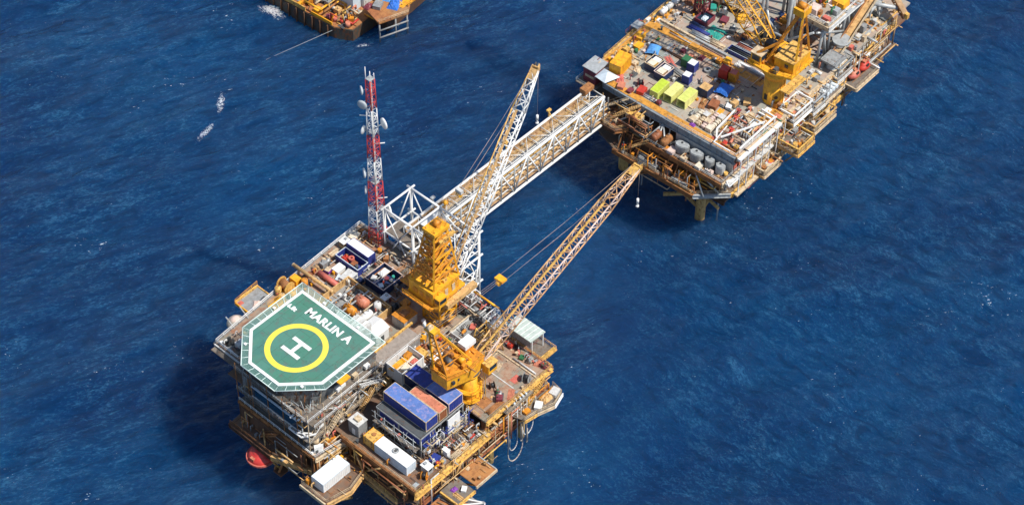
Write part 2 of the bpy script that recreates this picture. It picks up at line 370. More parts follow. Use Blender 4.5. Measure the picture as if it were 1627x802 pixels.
def bin_(fr, pos, rz, l, w, h, mat, label, group=None, name='open_skip', cat='skip', rim=None, div=0):
    t = T(fr, name, label, cat, pos, rz, group); a, b = l / 2, w / 2
    t.part('floor', MB(mat).box(-a, a, -b, b, .1, .2))
    for (x0, x1, y0, y1) in ((-a, a, b - .08, b), (-a, a, -b, -b + .08), (-a, -a + .08, -b + .08, b - .08), (a - .08, a, -b + .08, b - .08)):
        t.part('wall', MB(mat).box(x0, x1, y0, y1, .2, h))
    mb = MB(rim or mat)
    for i in (-1, 1): mb.box(-a - .05, a + .05, i * b - .09, i * b + .09, h, h + .12); mb.box(i * a - .09, i * a + .09, -b + .09, b - .09, h, h + .12)
    for i in range(div): x = -a + l * (i + 1) / (div + 1); mb.box(x - .05, x + .05, -b + .09, b - .09, h + .005, h + .09)
    t.part('rim', mb)
    mb = MB(mat)
    for i in range(max(2, int(l / 1.5))):
        x = -a + .4 + (l - .8) * i / (max(2, int(l / 1.5)) - 1)
        for sg in (-1, 1): mb.box(x - .07, x + .07, sg * b, sg * (b + .08), .1, h - .05)
    t.part('rib', mb)
    return t
def tank_h(fr, pos, rz, l, r, mat, label, group=None, cat='tank', n=16, name='pressure_vessel'):
    t = T(fr, name, label, cat, pos, rz, group); z = r + .5
    mb = MB(mat); mb.tube((-l / 2 + r * .4, 0, z), (l / 2 - r * .4, 0, z), r, n)
    for s in (-1, 1): mb.ball((s * (l / 2 - r * .4), 0, z), r * .55, r * .985, r * .985, n, 8)
    t.part('shell', mb)
    for s in (-1, 1): t.part('saddle', MB(GRY).box(s * l * .28 - .15, s * l * .28 + .15, -r * .7, r * .7, 0, z - r * .72))
    t.part('manhole', MB(mat).tube((0, 0, z + r * .9), (0, 0, z + r + .3), .35, 10)); t.part('nozzle', MB(GRY).tube((l * .25, 0, z + r * .9), (l * .25, 0, z + r + .6), .12, 8))
    return t
def tank_v(fr, pos, r, h, mat, label, group=None, cat='tank', name='storage_tank', flat=False):
    t = T(fr, name, label, cat, pos, 0, group)
    t.part('shell', MB(mat).tube((0, 0, .2), (0, 0, h), r, 18)); mb = MB(mat)
    if flat: mb.tube((0, 0, h), (0, 0, h + .08), r + .08, 18)
    else: mb.ball((0, 0, h), r * .99, r * .99, r * .4, 18, 5, 0.)
    t.part('top', mb); t.part('skirt', MB(GRY).tube((0, 0, 0), (0, 0, .2), r * 1.05, 14)); t.part('hatch', MB(DGR).tube((r * .35, 0, h + r * .2), (r * .35, 0, h + r * .45), r * .2, 8))
    t.part('ladder', MB(LGR).bar((r + .12, -.2, .1), (r + .12, -.2, h), .06).bar((r + .12, .2, .1), (r + .12, .2, h), .06)); return t
# small deck gear: kind -> builder(t, colour, size)
def k_crate(t, c, s, rnd):
    a, b, h = .9 * s, .7 * s, .75 * s; t.part('body', MB(c).box(-a, a, -b, b, .08, h)); t.part('lid', MB(c).box(-a - .04, a + .04, -b - .04, b + .04, h + .002, h + .09))
    mb = MB(WOOD)
    for x in (-a * .7, a * .7): mb.box(x - .1, x + .1, -b, b, 0, .078)
    t.part('runner', mb)
def k_skid(t, c, s, rnd):
    a, b = 1.5 * s, .8 * s; t.part('base_frame', MB(DGR).box(-a, a, -b, b, 0, .2)); t.part('engine_cover', MB(c).box(-a * .85, a * .1, -b * .8, b * .8, .2, 1.3 * s))
    t.part('pump_body', MB(LGR).tube((a * .2, 0, .7 * s), (a * .85, 0, .7 * s), .42 * s, 10)); t.part('exhaust', MB(DGR).tube((-a * .5, b * .4, 1.3 * s), (-a * .5, b * .4, 2. * s), .1, 6))
    t.part('pipe', MB(c).path([(a * .5, 0, .7 * s), (a * .5, 0, 1.5 * s), (a * .5, b, 1.5 * s)], .1))
def k_pump(t, c, s, rnd):
    t.part('base_frame', MB(DGR).box(-s, s, -.5 * s, .5 * s, 0, .15)); t.part('motor', MB(c).tube((-.9 * s, 0, .6 * s), (0, 0, .6 * s), .4 * s, 10)); t.part('volute', MB(c).tube((.4 * s, -.3 * s, .6 * s), (.4 * s, .3 * s, .6 * s), .55 * s, 12))
    t.part('outlet_pipe', MB(LGR).path([(.4 * s, 0, 1.1 * s), (.4 * s, 0, 1.6 * s), (1.2 * s, 0, 1.6 * s)], .12))
def k_reel(t, c, s, rnd):
    t.part('drum', MB(BLK).tube((0, -.6 * s, 1. * s), (0, .6 * s, 1. * s), .6 * s, 14))
    for y in (-.65, .65): t.part('flange', MB(c).tube((0, (y - .05) * s, 1. * s), (0, (y + .05) * s, 1. * s), 1. * s, 18))
    t.part('stand', MB(c).bar((-1. * s, -.85 * s, .1), (1. * s, -.85 * s, .1), .15).bar((-1. * s, .85 * s, .1), (1. * s, .85 * s, .1), .15).bar((0, -.85 * s, .1), (0, -.85 * s, 1. * s), .15).bar((0, .85 * s, .1), (0, .85 * s, 1. * s), .15))
def k_cabinet(t, c, s, rnd):
    a, b, h = .8 * s, .5 * s, 1.9 * s; t.part('body', MB(c).box(-a, a, -b, b, .1, h)); t.part('plinth', MB(DGR).box(-a * .95, a * .95, -b * .95, b * .95, 0, .1))
    for j in (-1, 1): t.part('door', MB(c).box(min(j * .04, j * a * .95), max(j * .04, j * a * .95), -b - .04, -b - .002, .2, h - .1))
    t.part('roof', MB(c).box(-a - .08, a + .08, -b - .08, b + .08, h + .002, h + .08))
def k_vent(t, c, s, rnd):
    t.part('stack', MB(c).tube((0, 0, 0), (0, 0, 1.5 * s), .35 * s, 10)); t.part('cowl', MB(c).tube((0, 0, 1.5 * s), (0, 0, 1.9 * s), .6 * s, 12, .3 * s)); t.part('flange', MB(DGR).tube((0, 0, 0), (0, 0, .12), .55 * s, 10))
def k_drum(t, c, s, rnd):
    t.part('shell', MB(c).tube((0, 0, .03), (0, 0, .95 * s), .4 * s, 12)); t.part('rim', MB(DGR).tube((0, 0, .45 * s), (0, 0, .5 * s), .42 * s, 12)); t.part('bung', MB(LGR).tube((.2 * s, 0, .95 * s), (.2 * s, 0, 1. * s), .06, 6))
def k_rack(t, c, s, rnd):
    a, b, h = .9 * s, .7 * s, 1.5 * s; mb = MB(c)
    for i in (-1, 1):
        for j in (-1, 1): mb.bar((i * a, j * b, 0), (i * a, j * b, h), .12)
        for z in (.1, h): mb.bar((-a, i * b, z), (a, i * b, z), .12); mb.bar((i * a, -b, z), (i * a, b, z), .12)
    t.part('frame', mb)
    for i in range(3):
        for j in range(2): t.part('gas_cylinder', MB(rnd.choice([RED, DGR, LGR, GRN])).tube((-a * .6 + i * a * .6, -b * .4 + j * b * .8, .16), (-a * .6 + i * a * .6, -b * .4 + j * b * .8, h * .85), .22 * s, 8))
def k_basket(t, c, s, rnd):
    a, b, h = 1.8 * s, .7 * s, .9 * s; t.part('floor', MB(c).box(-a, a, -b, b, 0, .1))
    for j in (-1, 1): t.part('side', MB(c).box(-a, a, j * b - .04, j * b + .04, .1, h)); t.part('end', MB(c).box(j * a - .04, j * a + .04, -b + .04, b - .04, .1, h))
def k_pallet(t, c, s, rnd):
    a = .75 * s; mb = MB(WOOD)
    for i in range(5): x = -a + 2 * a * (i + .5) / 5; mb.box(x - a * .16, x + a * .16, -a, a, .12, .16)
    for y in (-a * .85, 0, a * .85): mb.box(-a, a, y - .06, y + .06, 0, .118)
    t.part('pallet_base', mb)
    for k in range(2):
        for i in range(2): mb = MB(c); mb.ball((-a * .48 + i * a * .96, 0, .36 + k * .38), a * .5, a * .95, .24, 10, 6); t.part('sack', mb)
def k_wrapped(t, c, s, rnd):
    a = .85 * s; t.part('pallet_base', MB(WOOD).box(-a, a, -a, a, 0, .15)); t.part('load', MB(c).box(-a * .95, a * .95, -a * .95, a * .95, .152, 1.1 * s)); t.part('wrap_top', MB(rnd.choice([WHT2, CREAM, SACK])).box(-a * .9, a * .9, -a * .9, a * .9, 1.102 * s, 1.16 * s))
def k_valve(t, c, s, rnd):
    t.part('riser', MB(c).tube((0, 0, 0), (0, 0, 1.5 * s), .16 * s, 8)); t.part('valve_body', MB(c).ball((0, 0, .8 * s), .34 * s, .34 * s, .34 * s, 8, 5)); t.part('handwheel', MB(RED).ring((0, 0, 0), .22 * s, .36 * s, 1.5 * s, 1.58 * s, 12))
    t.part('branch', MB(c).tube((-.9 * s, 0, .8 * s), (.9 * s, 0, .8 * s), .13 * s, 8))
def k_manifold(t, c, s, rnd):
    t.part('header', MB(c).tube((-1.6 * s, 0, .7 * s), (1.6 * s, 0, .7 * s), .25 * s, 10))
    for i in range(4): x = (-1.2 + i * .8) * s; t.part('branch', MB(LGR).path([(x, 0, .7 * s), (x, 0, 1.5 * s), (x, .8 * s, 1.5 * s), (x, .8 * s, .1)], .12 * s))
    for i in (-1, 1): t.part('support', MB(DGR).box(i * 1.3 * s - .1, i * 1.3 * s + .1, -.2, .2, 0, .5 * s))
def k_pipes(t, c, s, rnd):
    for i in (-1, 1): t.part('dunnage', MB(WOOD).box(i * 2 * s - .12, i * 2 * s + .12, -.8 * s, .8 * s, 0, .15))
    for i in range(5): y = (-.64 + i * .32) * s; l = rnd.uniform(2.6, 3.2) * s; t.part('pipe', MB(c).tube((-l, y, .3), (l, y, .3), .14 * s, 8))
    for i in range(3): y = (-.4 + i * .32) * s; l = rnd.uniform(2.3, 3.) * s; t.part('pipe', MB(c).tube((-l, y, .55), (l, y, .55), .14 * s, 8))
def k_planks(t, c, s, rnd):
    for i in range(5): y = (-.6 + i * .3) * s; l = rnd.uniform(1.4, 2.1) * s; t.part('plank', MB(c).box(-l, l, y - .12 * s, y + .12 * s, .12 * (i % 2), .12 * (i % 2) + .08))
def k_house(t, c, s, rnd):
    a, b, h = 1.3 * s, 1. * s, 2.4 * s; t.part('wall', MB(c).box(-a, a, -b, b, 0, h)); t.part('roof', MB(WHT).box(-a - .15, a + .15, -b - .15, b + .15, h + .002, h + .12))
    t.part('door', MB(GRY).box(-.4, .4, -b - .04, -b - .002, .1, 2.)); t.part('window', MB(GLS).box(-a - .03, -a - .002, -.5, .5, 1.2 * s, 1.9 * s)); t.part('air_conditioner', MB(LGR).box(a * .2, a * .7, -b * .4, b * .4, h + .125, h + .6))
def k_heap(t, c, s, rnd):
    t.part('cover', MB(c).heap(0, 0, 0, 1.4 * s, 1. * s, .8 * s, rnd.randrange(999)))
def k_spool(t, c, s, rnd):
    mb = MB(c)
    for k in range(3): mb.ring((0, 0, 0), (.45 + .0 * k) * s, .95 * s, .1 + k * .22, .28 + k * .22, 18)
    t.part('coil', mb)
KIND = dict(crate=(k_crate, 'crate', 'crate'), skid=(k_skid, 'equipment_skid', 'pump skid'), pump=(k_pump, 'pump', 'pump'), reel=(k_reel, 'cable_reel', 'reel'), cabinet=(k_cabinet, 'equipment_cabinet', 'cabinet'), vent=(k_vent, 'deck_ventilator', 'ventilator'),
    drum=(k_drum, 'steel_drum', 'drum'), rack=(k_rack, 'gas_cylinder_rack', 'rack'), basket=(k_basket, 'cargo_basket', 'basket'), pallet=(k_pallet, 'loaded_pallet', 'pallet'), wrapped=(k_wrapped, 'wrapped_pallet', 'pallet'), valve=(k_valve, 'valve', 'valve'),
    manifold=(k_manifold, 'pipe_manifold', 'manifold'), pipes=(k_pipes, 'pipe_stack', 'pipe stack'), planks=(k_planks, 'plank_pile', 'planks'), house=(k_house, 'deck_hut', 'hut'), heap=(k_heap, 'covered_heap', 'covered load'), spool=(k_spool, 'hose_coil', 'hose coil'))
def gear(fr, z, rows, group=None):
    for i, row in enumerate(rows):
        k, c, x, w, rz, s, label = row[:7]; zz = row[7] if len(row) > 7 else z
        f, nm, cat = KIND[k]; t = T(fr, nm, label, cat, (x, w, zz + .01), rz, group); f(t, c, s, random.Random(hash((k, x, w)) % 9999 if False else int(abs(x * 31 + w * 17)) ))

def platform_pipes(t, n, x0, x1, w0, w1, z0, z1, mats, seed, dirs='xwz', rmin=.08, rmax=.22, name='pipe', lo=3, hi=14):
    """service pipes strapped along the decks: each its own part, with elbows"""
    rnd = random.Random(seed)
    for i in range(n):
        x = rnd.uniform(x0, x1); w = rnd.uniform(w0, w1); z = rnd.uniform(z0, z1); r = rnd.uniform(rmin, rmax); L = rnd.uniform(lo, hi); d = rnd.choice(dirs)
        cl = lambda p: (min(max(p[0], x0), x1), min(max(p[1], w0), w1), min(max(p[2], z0), z1))
        if d == 'x': p = [(x, w, z), (x + L, w, z)]
        elif d == 'w': p = [(x, w, z), (x, w - L, z)]
        else: p = [(x, w, z0), (x, w, z1)]
        q = p[-1]; e = rnd.random()
        if e < .35: p.append((q[0], q[1], q[2] - 2.2))
        elif e < .6 and d != 'w': p.append((q[0], q[1] - 2.5, q[2]))
        elif e < .8 and d != 'x': p.append((q[0] + 2.5, q[1], q[2]))
        p = [cl(a) for a in p]; p = [a for k, a in enumerate(p) if k == 0 or (Vector(a) - Vector(p[k - 1])).length > .3]
        if len(p) > 1: t.part(name, MB(rnd.choice(mats)).path(p, r, 6))
# ------------------------------------------------------------------ near platform (frame 1)
P1 = T(1, 'offshore_platform', 'near steel offshore platform with rusty main deck below the green helideck', 'oil platform', (18, -10, 0), absolute=True)
U1 = [(20, -40.3), (42.3, -40.3), (42.3, -27), (46, -27), (46, -9), (44.8, 25), (-5.5, 22.3), (-5.5, 12), (14, 11), (14, -14.2), (20, -14.2)]
P1.part('upper_deck', MB(DECK1).prism(U1, 26.55, 27))
P1.part('module_deck', MB(DECK3).prism([(-3, -41), (19.9, -41), (19.9, -14.3), (-3, -14.3)], 23.6, 24))
P1.part('accommodation_deck', MB(MUD).prism([(-10.8, -16.2), (-2, -17.5), (13.9, -14.25), (13.9, 9), (-10.8, 9)], 21.6, 22))
P1.part('cellar_deck', MB(DECK3).prism([(-2, -39), (41, -39.2), (41, 21), (-4, 21), (-4, 10.5), (-13.4, 9.5), (-13.8, -4.5), (-10, -15.5), (-2, -16.5)], 15.6, 16))
P1.part('lower_walkway', MB(DECK3).prism([(-4.6, -36), (-2.05, -39), (-2.05, -16.6), (-3.6, -16.6)], 17.2, 17.5))
P1.part('laydown_deck', MB(DECK3).prism([(-16.2, -16.8), (-4, -16.8), (-4, -24.8), (-10, -26.4), (-16.2, -25)], 17.9, 18.3))
for x in (2, 15, 28, 39):
    for w in (-34, -14, 4, 17):
        if x == 2 and w == -34: continue
        zt = 23.5 if x < 20 and w < -14 else (21.5 if x < 14 and w == -14 else 26.5); P1.part('leg', MB(LEGM).tube((x, w, -12), (x, w, zt), .95, 14))
        P1.part('column', MB(RST).tube((x + 4, w + 3, 16), (x + 4, w + 3, min(zt, 23.5)), .35, 8))
for i, (x, w) in enumerate([(2, -14), (15, -14), (28, -14), (15, -34), (28, -34), (2, 4), (15, 4), (28, 4)]):
    P1.part('brace', MB(LEGM).tube((x, w, 0), (x + 11 if x < 28 else x, w + 10, 14), .4, 8)); P1.part('brace', MB(LEGM).tube((x, w, 13), (x, w + 12, 3), .35, 8))
# deck edge girders
def girder(t, p, q, mat, w=.5, h=1.2, name='edge_girder', st=2.4):
    mb = MB(mat); ibeam(mb, p, q, w, h); p = Vector(p); q = Vector(q); n = int((q - p).length / st)
    d = (q - p).normalized()
    for i in range(n + 1): c = p + d * min(st * i, (q - p).length - .1); mb.bar(c + Vector((0, 0, -h + .05)), c + Vector((0, 0, -.05)), w * .9, .1)
    t.part(name, mb)
girder(P1, (20, -40.6, 27.1), (42.3, -40.6, 27.1), YEL2, .7, 1.0); girder(P1, (-4.2, -41.4, 24.15), (20, -41.4, 24.1), YEL2, .8, 1.5)
girder(P1, (-3.3, -41, 24.05), (-3.3, -16.8, 24.05), RST, .6, 1.6); girder(P1, (42.6, -27, 27.05), (42.6, -40.3, 27.05), RST, .5, 1.2)
girder(P1, (-5.8, 12.1, 27.05), (-5.8, 22.3, 27.05), WHT2, .4, .9); girder(P1, (-5.6, 22.6, 27.05), (45, 25.2, 27.05), GRY, .4, .9); girder(P1, (45.2, 25, 27.05), (46, -9, 27.05), CREAM, .4, 1.1)
girder(P1, (-11.1, 9, 22.05), (-11.1, -16.2, 22.05), RST, .4, .9); girder(P1, (-11, -16.6, 22.05), (-2, -17.8, 22.05), CREAM, .5, 1.1)
girder(P1, (-14, 9.6, 16.05), (-14.1, -4.5, 16.05), RST2, .8, 1.5); girder(P1, (-14.1, -4.6, 16.05), (-10.2, -15.8, 16.05), TAN, .8, 1.6); girder(P1, (-4.9, -36, 17.55), (-3.9, -16.6, 17.55), TAN, .5, .9)
girder(P1, (-2.4, -39.3, 16.05), (41, -39.5, 16.05), BRN, .6, 1.5); girder(P1, (41.3, -39, 16.05), (41.3, 0, 16.05), RST, .6, 1.5)
girder(P1, (-16.5, -16.8, 18.35), (-16.5, -25, 18.35), CREAM, .4, 1.); girder(P1, (-16.3, -25.3, 18.35), (-10, -26.7, 18.35), TAN, .5, 1.1); girder(P1, (-10, -26.7, 18.35), (-4, -25.1, 18.35), TAN, .5, 1.1)
girder(P1, (20, -40.2, 21.5), (41, -40.2, 21.5), BRN, .6, 1.3); girder(P1, (0, -40, 20), (20, -40, 20), RST2, .6, 1.)
P1.part('mezzanine_deck', MB(DECK3).box(20, 41, -40, -20, 20.0, 20.2)); P1.part('mezzanine_deck', MB(DECK3).box(30, 44.5, -20, 22, 20.0, 20.2))
P1.part('wall_panel', MB(BRN).box(20.5, 38, -38.4, -38.2, 21.6, 25.5), label='brown steel side wall below the deck edge'); P1.part('wall_panel', MB(RST).box(-1.5, -1.3, -33, -18, 17.6, 23.5)); P1.part('wall_panel', MB(RST2).box(-11.5, -11.3, -13, 8, 16.2, 21.2))
P1.part('wall_panel', MB(RST).box(-10.5, -4, -16.1, -15.9, 16.2, 20.8)); P1.part('wall_panel', MB(DGR).box(14, 14.2, -40, -22, 16.2, 23.5))
for i in range(12): x = -1 + i * 3.7; P1.part('stanchion', MB(RST).bar((x, -39.7, 16), (x, -39.7, 23.5 if x < 19 else 26), .35))
for i in range(10): w = -37 + i * 3.; P1.part('stanchion', MB(RST).bar((-2.6, w, 16), (-2.6, w, 23.6), .3)) if w < -17 else P1.part('stanchion', MB(RST).bar((-11.2, w, 16), (-11.2, w, 21.6), .3))
for i in range(8): w = 8.5 - i * 3.4; P1.part('stanchion', MB(RST2).bar((-11.2, w, 16), (-11.2, w, 21.6), .3))
for a, b in [((-3.4, -37, 23.6), (-3.4, -31, 17)), ((-3.4, -30, 23.6), (-3.4, -24, 17)), ((-3, -20, 23.6), (-4.5, -26, 17)), ((22, -40, 25.5), (28, -40, 16)), ((34, -40, 25.5), (28, -40, 16)), ((36, -40, 25.5), (41, -40, 16)), ((3, -40.6, 23), (8, -40.6, 16)), ((13, -40.6, 23), (8, -40.6, 16))]:
    P1.part('brace', MB(TAN).tube(a, b, .28, 8))
for a, b in [((-16, -17, 18), (-9, -14, 8)), ((-16, -24.6, 18), (-6, -22, 8)), ((-10, -26, 18), (-4, -20, 8)), ((-4, -24.6, 18), (2, -14, 6))]: P1.part('brace', MB(LEGM).tube(a, b, .4, 8))
# rails
rails(P1, [(20.3, -40.4, 27.1), (42.2, -40.4, 27.1), (42.2, -28, 27.1)], YEL2); rails(P1, [(45.8, -15, 27), (44.6, 24.9, 27), (20, 23.9, 27), (-5.3, 22.3, 27), (-5.3, 12.2, 27)], WHT, r=.12, h=1.25, step=2.6)
rails(P1, [(-4.2, -41.2, 24.2), (20, -41.2, 24.2)], YEL2, r=.07); rails(P1, [(-3.2, -40.8, 24.1), (-3.2, -17.5, 24.1)], CREAM)
rails(P1, [(-10.9, 8.9, 22.1), (-10.9, -16.2, 22.1), (-2.1, -17.5, 22.1)], WHT, r=.07); rails(P1, [(-14, 9.4, 16.1), (-14, -4.4, 16.1), (-10.2, -15.6, 16.1)], RST, r=.06)
rails(P1, [(-16.1, -16.9, 18.4), (-16.1, -25, 18.4), (-10, -26.3, 18.4), (-4.2, -24.8, 18.4)], CREAM); rails(P1, [(-4.8, -36, 17.6), (-3.8, -16.8, 17.6)], YEL2)
rails(P1, [(20.2, -40.1, 21.5), (41, -40.1, 21.5)], CREAM); rails(P1, [(-2, -39.2, 16.1), (41, -39.4, 16.1)], CREAM); rails(P1, [(20.1, -14.5, 27), (20.1, -38, 27)], YEL2)
stair(P1, (19, -39.6, 16), (11, -39.6, 24), mat=TAN); stair(P1, (0, -16.8, 16.1), (-7, -15.2, 22), mat=TAN); stair(P1, (32, -40.9, 20.2), (39, -40.9, 27), mat=YEL2); stair(P1, (-12.2, 2, 16), (-12.2, -5, 22), mat=RST)
platform_pipes(P1, 30, -2.5, 19, -40.8, -38.5, 16.5, 23.2, [RST, CREAM, TAN, LGR, BRN], 3, 'xxz'); platform_pipes(P1, 34, 20, 41, -40.2, -38.6, 16.5, 26, [RST, BRN, TAN, WHT2], 4, 'xxz')
platform_pipes(P1, 32, -10.6, 12, -16.5, -14, 16.5, 23.5, [RST, LGR, CREAM, TAN, ORG], 5, 'xxz'); 
platform_pipes(P1, 0, 0, 0, 0, 0, 0, 0, [GRY], 6)
# long coaming pipe and other deck furniture of the weather deck
P1.part('deck_pipe', MB(WHT2).tube((38.2, -32, 27.25), (38.2, -39, 27.25), .22, 8)); P1.part('kerb', MB(CREAM).box(37.3, 37.6, -40, -20, 27.0, 27.3)); P1.part('deck_seam', MB(WHT2).box(31.5, 31.75, -38, -26, 27.0, 27.08)); P1.part('deck_seam', MB(CREAM).box(23, 37, -28.2, -28., 27.0, 27.07))
for (x, w, c, d, e) in [(24, -36, RST, 3.2, 2.3), (30, -30.2, RST2, 3.4, 2.6), (34, -36.5, RED2, 2.4, 1.6), (33, -23, MUD, 4, 3), (26, -19, DECK3, 3, 4)]: P1.part('hatch_cover', MB(c).box(x - d / 2, x + d / 2, w - e / 2, w + e / 2, 27.0, 27.05))

# accommodation block
ACW = paint('accommodation_grey', (.26, .27, .26), .55, .45)
A = T(1, 'accommodation_block', 'grey living quarters block directly under the green helideck', 'building', (2, -1, 22), absolute=True)
A.part('wall', MB(ACW).box(-8.6, 13.2, -12.2, 9.8, 22, 29.2)); A.part('wall', MB(ACW).prism([(-8.6, 9.8), (13.2, 9.8), (13.2, -12.2), (-.5, -12.2), (-8.6, -4.6)], 29.2, 34.2)); A.part('roof', MB(DGR).prism([(-9, 10.2), (13.4, 10.2), (13.4, -12.3), (-.4, -12.3), (-8.9, -4.4)], 34.2, 34.45))
for i in range(16): rr_ = random.Random(i); x = -8 + i * .5; A.part('frame_bar', MB([WHT2, LGR, RST, DGR, CREAM][i % 5]).bar((x, -11.9 + (i % 4) * 1.3, 29.2), (x + rr_.uniform(-.5, 2.5), -11.9 + (i % 4) * 1.3 + rr_.uniform(-1, 2), 33.5), .16))
for z in (25.2, 29.0, 32.4):
    xw = -8.61 if z == 29.0 else -10.6
    A.part('walkway', MB(MUD).prism([(xw, 10), (-8.6, 10), (-8.6, -12.2), (13, -12.2), (13, -14.4), (xw, -14.4)] if xw < -9 else [(-8.6, -12.2), (13, -12.2), (13, -14.4), (-8.6, -14.4)], z - .2, z))
    if xw < -9: rail(A, (-10.5, 9.8, z), (-10.5, -14.3, z), LGR, r=.06)
    rail(A, (max(xw, -10.5), -14.3, z), (13, -14.3, z), WHT if z > 26 else CREAM, r=.07)
A.part('window_band', MB(GLS).box(-10.45, -10.3, -10.4, 4.2, 27.2, 30.2), label='long dark navy glazed screen'); A.part('window_band', MB(WHT2).box(-10.62, -10.2, -10.6, 4.4, 26.95, 27.19)); A.part('window_band', MB(LBL).box(-10.62, -10.2, -10.6, 4.4, 30.21, 30.45))
for i in range(7): w = 8.2 - i * 1.8; A.part('window', MB(GLS).box(-8.66, -8.61, w - .4, w + .4, 32.9, 33.9)); A.part('window', MB(GLS).box(-8.66, -8.61, w - .5, w + .5, 23, 24.2))
for i in range(7): x = .6 + i * 1.9; A.part('window', MB(GLS).box(x - .45, x + .45, -12.26, -12.21, 30.2, 31.4)); A.part('window', MB(GLS).box(x - .45, x + .45, -12.26, -12.21, 26.4, 27.6))
for i, (x, z) in enumerate([(-4, 27.6), (.8, 32.9), (2, 33.2), (6, 33.1), (0, 29.6), (4, 29.7), (9, 29.7), (-5.5, 25.7), (9.8, 33), (3, 25.8)]): A.part('air_conditioner', MB(WHT if i % 3 else CREAM).box(x - .7, x + .7, -13.1, -12.21, z, z + .9))
for i in range(14): x = -8 + i * 1.6; A.part('pipe', MB([CREAM, LGR, TAN, WHT2][i % 4]).path([(x, -12.6, 22.2 + (i % 3)), (x, -12.6, 26 + i % 5 * 1.7), (x + 2.2, -12.6, 26 + i % 5 * 1.7)], .1 + .03 * (i % 3)))
for x in (-10.4, -5.5, 0, 5.5, 11): A.part('post', MB(CREAM).bar((x, -14.2, 22), (x, -14.2, 35), .18))
for w in (9.5, 4.4, -1, -6, -10.6): A.part('post', MB(RST).bar((-10.5, w, 22), (-10.5, w, 34.4), .16))
for a, b in [((-10.4, -14.2, 25), (-5.5, -14.2, 29)), ((0, -14.2, 25), (5.5, -14.2, 29)), ((-5.5, -14.2, 33), (0, -14.2, 29)), ((5.5, -14.2, 33), (11, -14.2, 29))]: A.part('brace', MB(WHT2).tube(a, b, .12, 6))
for i in range(10): A.part('exhaust_pipe', MB(WHT2).tube((-9.8, -1.2 - i * .85, 31.2), (-8.7, -1.2 - i * .85, 31.2), .2, 8))
for i in range(4): A.part('exhaust_pipe', MB(WHT).tube((-11.2 + .3 * i, -9.2 - i * .9, 30.9), (-8.7, -9.2 - i * .9, 31.3), .26, 8))
A.part('generator', MB(ORG).box(-10, -8.7, -10.8, -8.6, 29.1, 31)); A.part('tank', MB(CREAM).tube((-8, -13.4, 22.1), (-8, -13.4, 24.3), .8, 12)); 
mb = MB(WHT)
for a, b in [((-11.4, -8.6, 27), (-11.4, -12.6, 27)), ((-11.4, -12.6, 27), (-8.4, -14.4, 27)), ((-11.4, -10.6, 27), (-9, -13.6, 27)), ((-11.4, -8.6, 27), (-10.2, -8.6, 27)), ((-10.4, -9, 27), (-10.4, -14, 27))]: mb.bar(a, b, .3, .3)
A.part('landing_frame', mb)
A.part('chute', MB(WHT).prism([(-9.6, -14.6), (-7.8, -15.8), (-8.6, -16), (-10.2, -15.4)], 22.05, 24.2)); stair(A, (3, -15.2, 22), (10, -15.2, 29), mat=TAN); stair(A, (-1, -15.2, 29), (-6, -15.2, 25.2), mat=CREAM)
stair(A, (12, -15.4, 29), (5, -15.4, 33), mat=WHT2)

# helideck
H = T(1, 'helideck', 'green octagonal helicopter landing deck with yellow circle, white H and MARLIN A lettering', 'helideck', (1.5, 0, 35.7), absolute=True)
HP = [(13.3, 11.7), (-3.2, 11.7), (-10.2, 4.6), (-10.2, -5.0), (-3.2, -11.9), (13.3, -11.9)]
HM = deckmat('helideck_green', (.060, .205, .145), (.075, .21, .165), (.055, .185, .155), (.10, .15, .125), .45)
H.part('deck_plate', MB(HM).prism(HP, 37.3, 38))
def inset(poly, d):
    n = len(poly); out = []
    cx = sum(p[0] for p in poly) / n; cy = sum(p[1] for p in poly) / n
    for i in range(n):
        a, b, c = Vector(poly[i - 1]), Vector(poly[i]), Vector(poly[(i + 1) % n]); e1 = (b - a).normalized(); e2 = (c - b).normalized()
        n1 = Vector((-e1.y, e1.x)); n2 = Vector((-e2.y, e2.x))
        if n1.dot(Vector((cx, cy)) - b) < 0: n1 = -n1; n2 = -n2
        k = (n1 + n2); k = k / k.dot(n1); out.append(tuple(b + k * d))
    return out
MK = paint('deck_marking_white', (.80, .80, .78), .12, .05, .6); MY = paint('deck_marking_yellow', (.85, .68, .08), .18, 0, .6)
def band(t, poly, d0, d1, z, mat, name, gap=None):
    a = inset(poly, d0); b = inset(poly, d1); n = len(poly)
    for i in range(n):
        j = (i + 1) % n; t.part(name, MB(mat).add([(*a[i], z), (*a[j], z), (*b[j], z), (*b[i], z), (*a[i], z - .3), (*a[j], z - .3)], [(0, 1, 2, 3), (4, 5, 1, 0)]))
band(H, HP, -.12, .62, 38.02, MK, 'edge_marking')
H.part('circle_marking', MB(MY).ring((.2, 0, 0), 5.95, 7.3, 38.0, 38.006, 72))
mb = MB(MK)
for x in (-1.7, 1.95): mb.box(x - .5, x + .5, -2.75, 2.75, 38.0, 38.006)
mb.box(-1.2, 1.45, -.5, .5, 38.0, 38.006); H.part('letter_marking', mb)
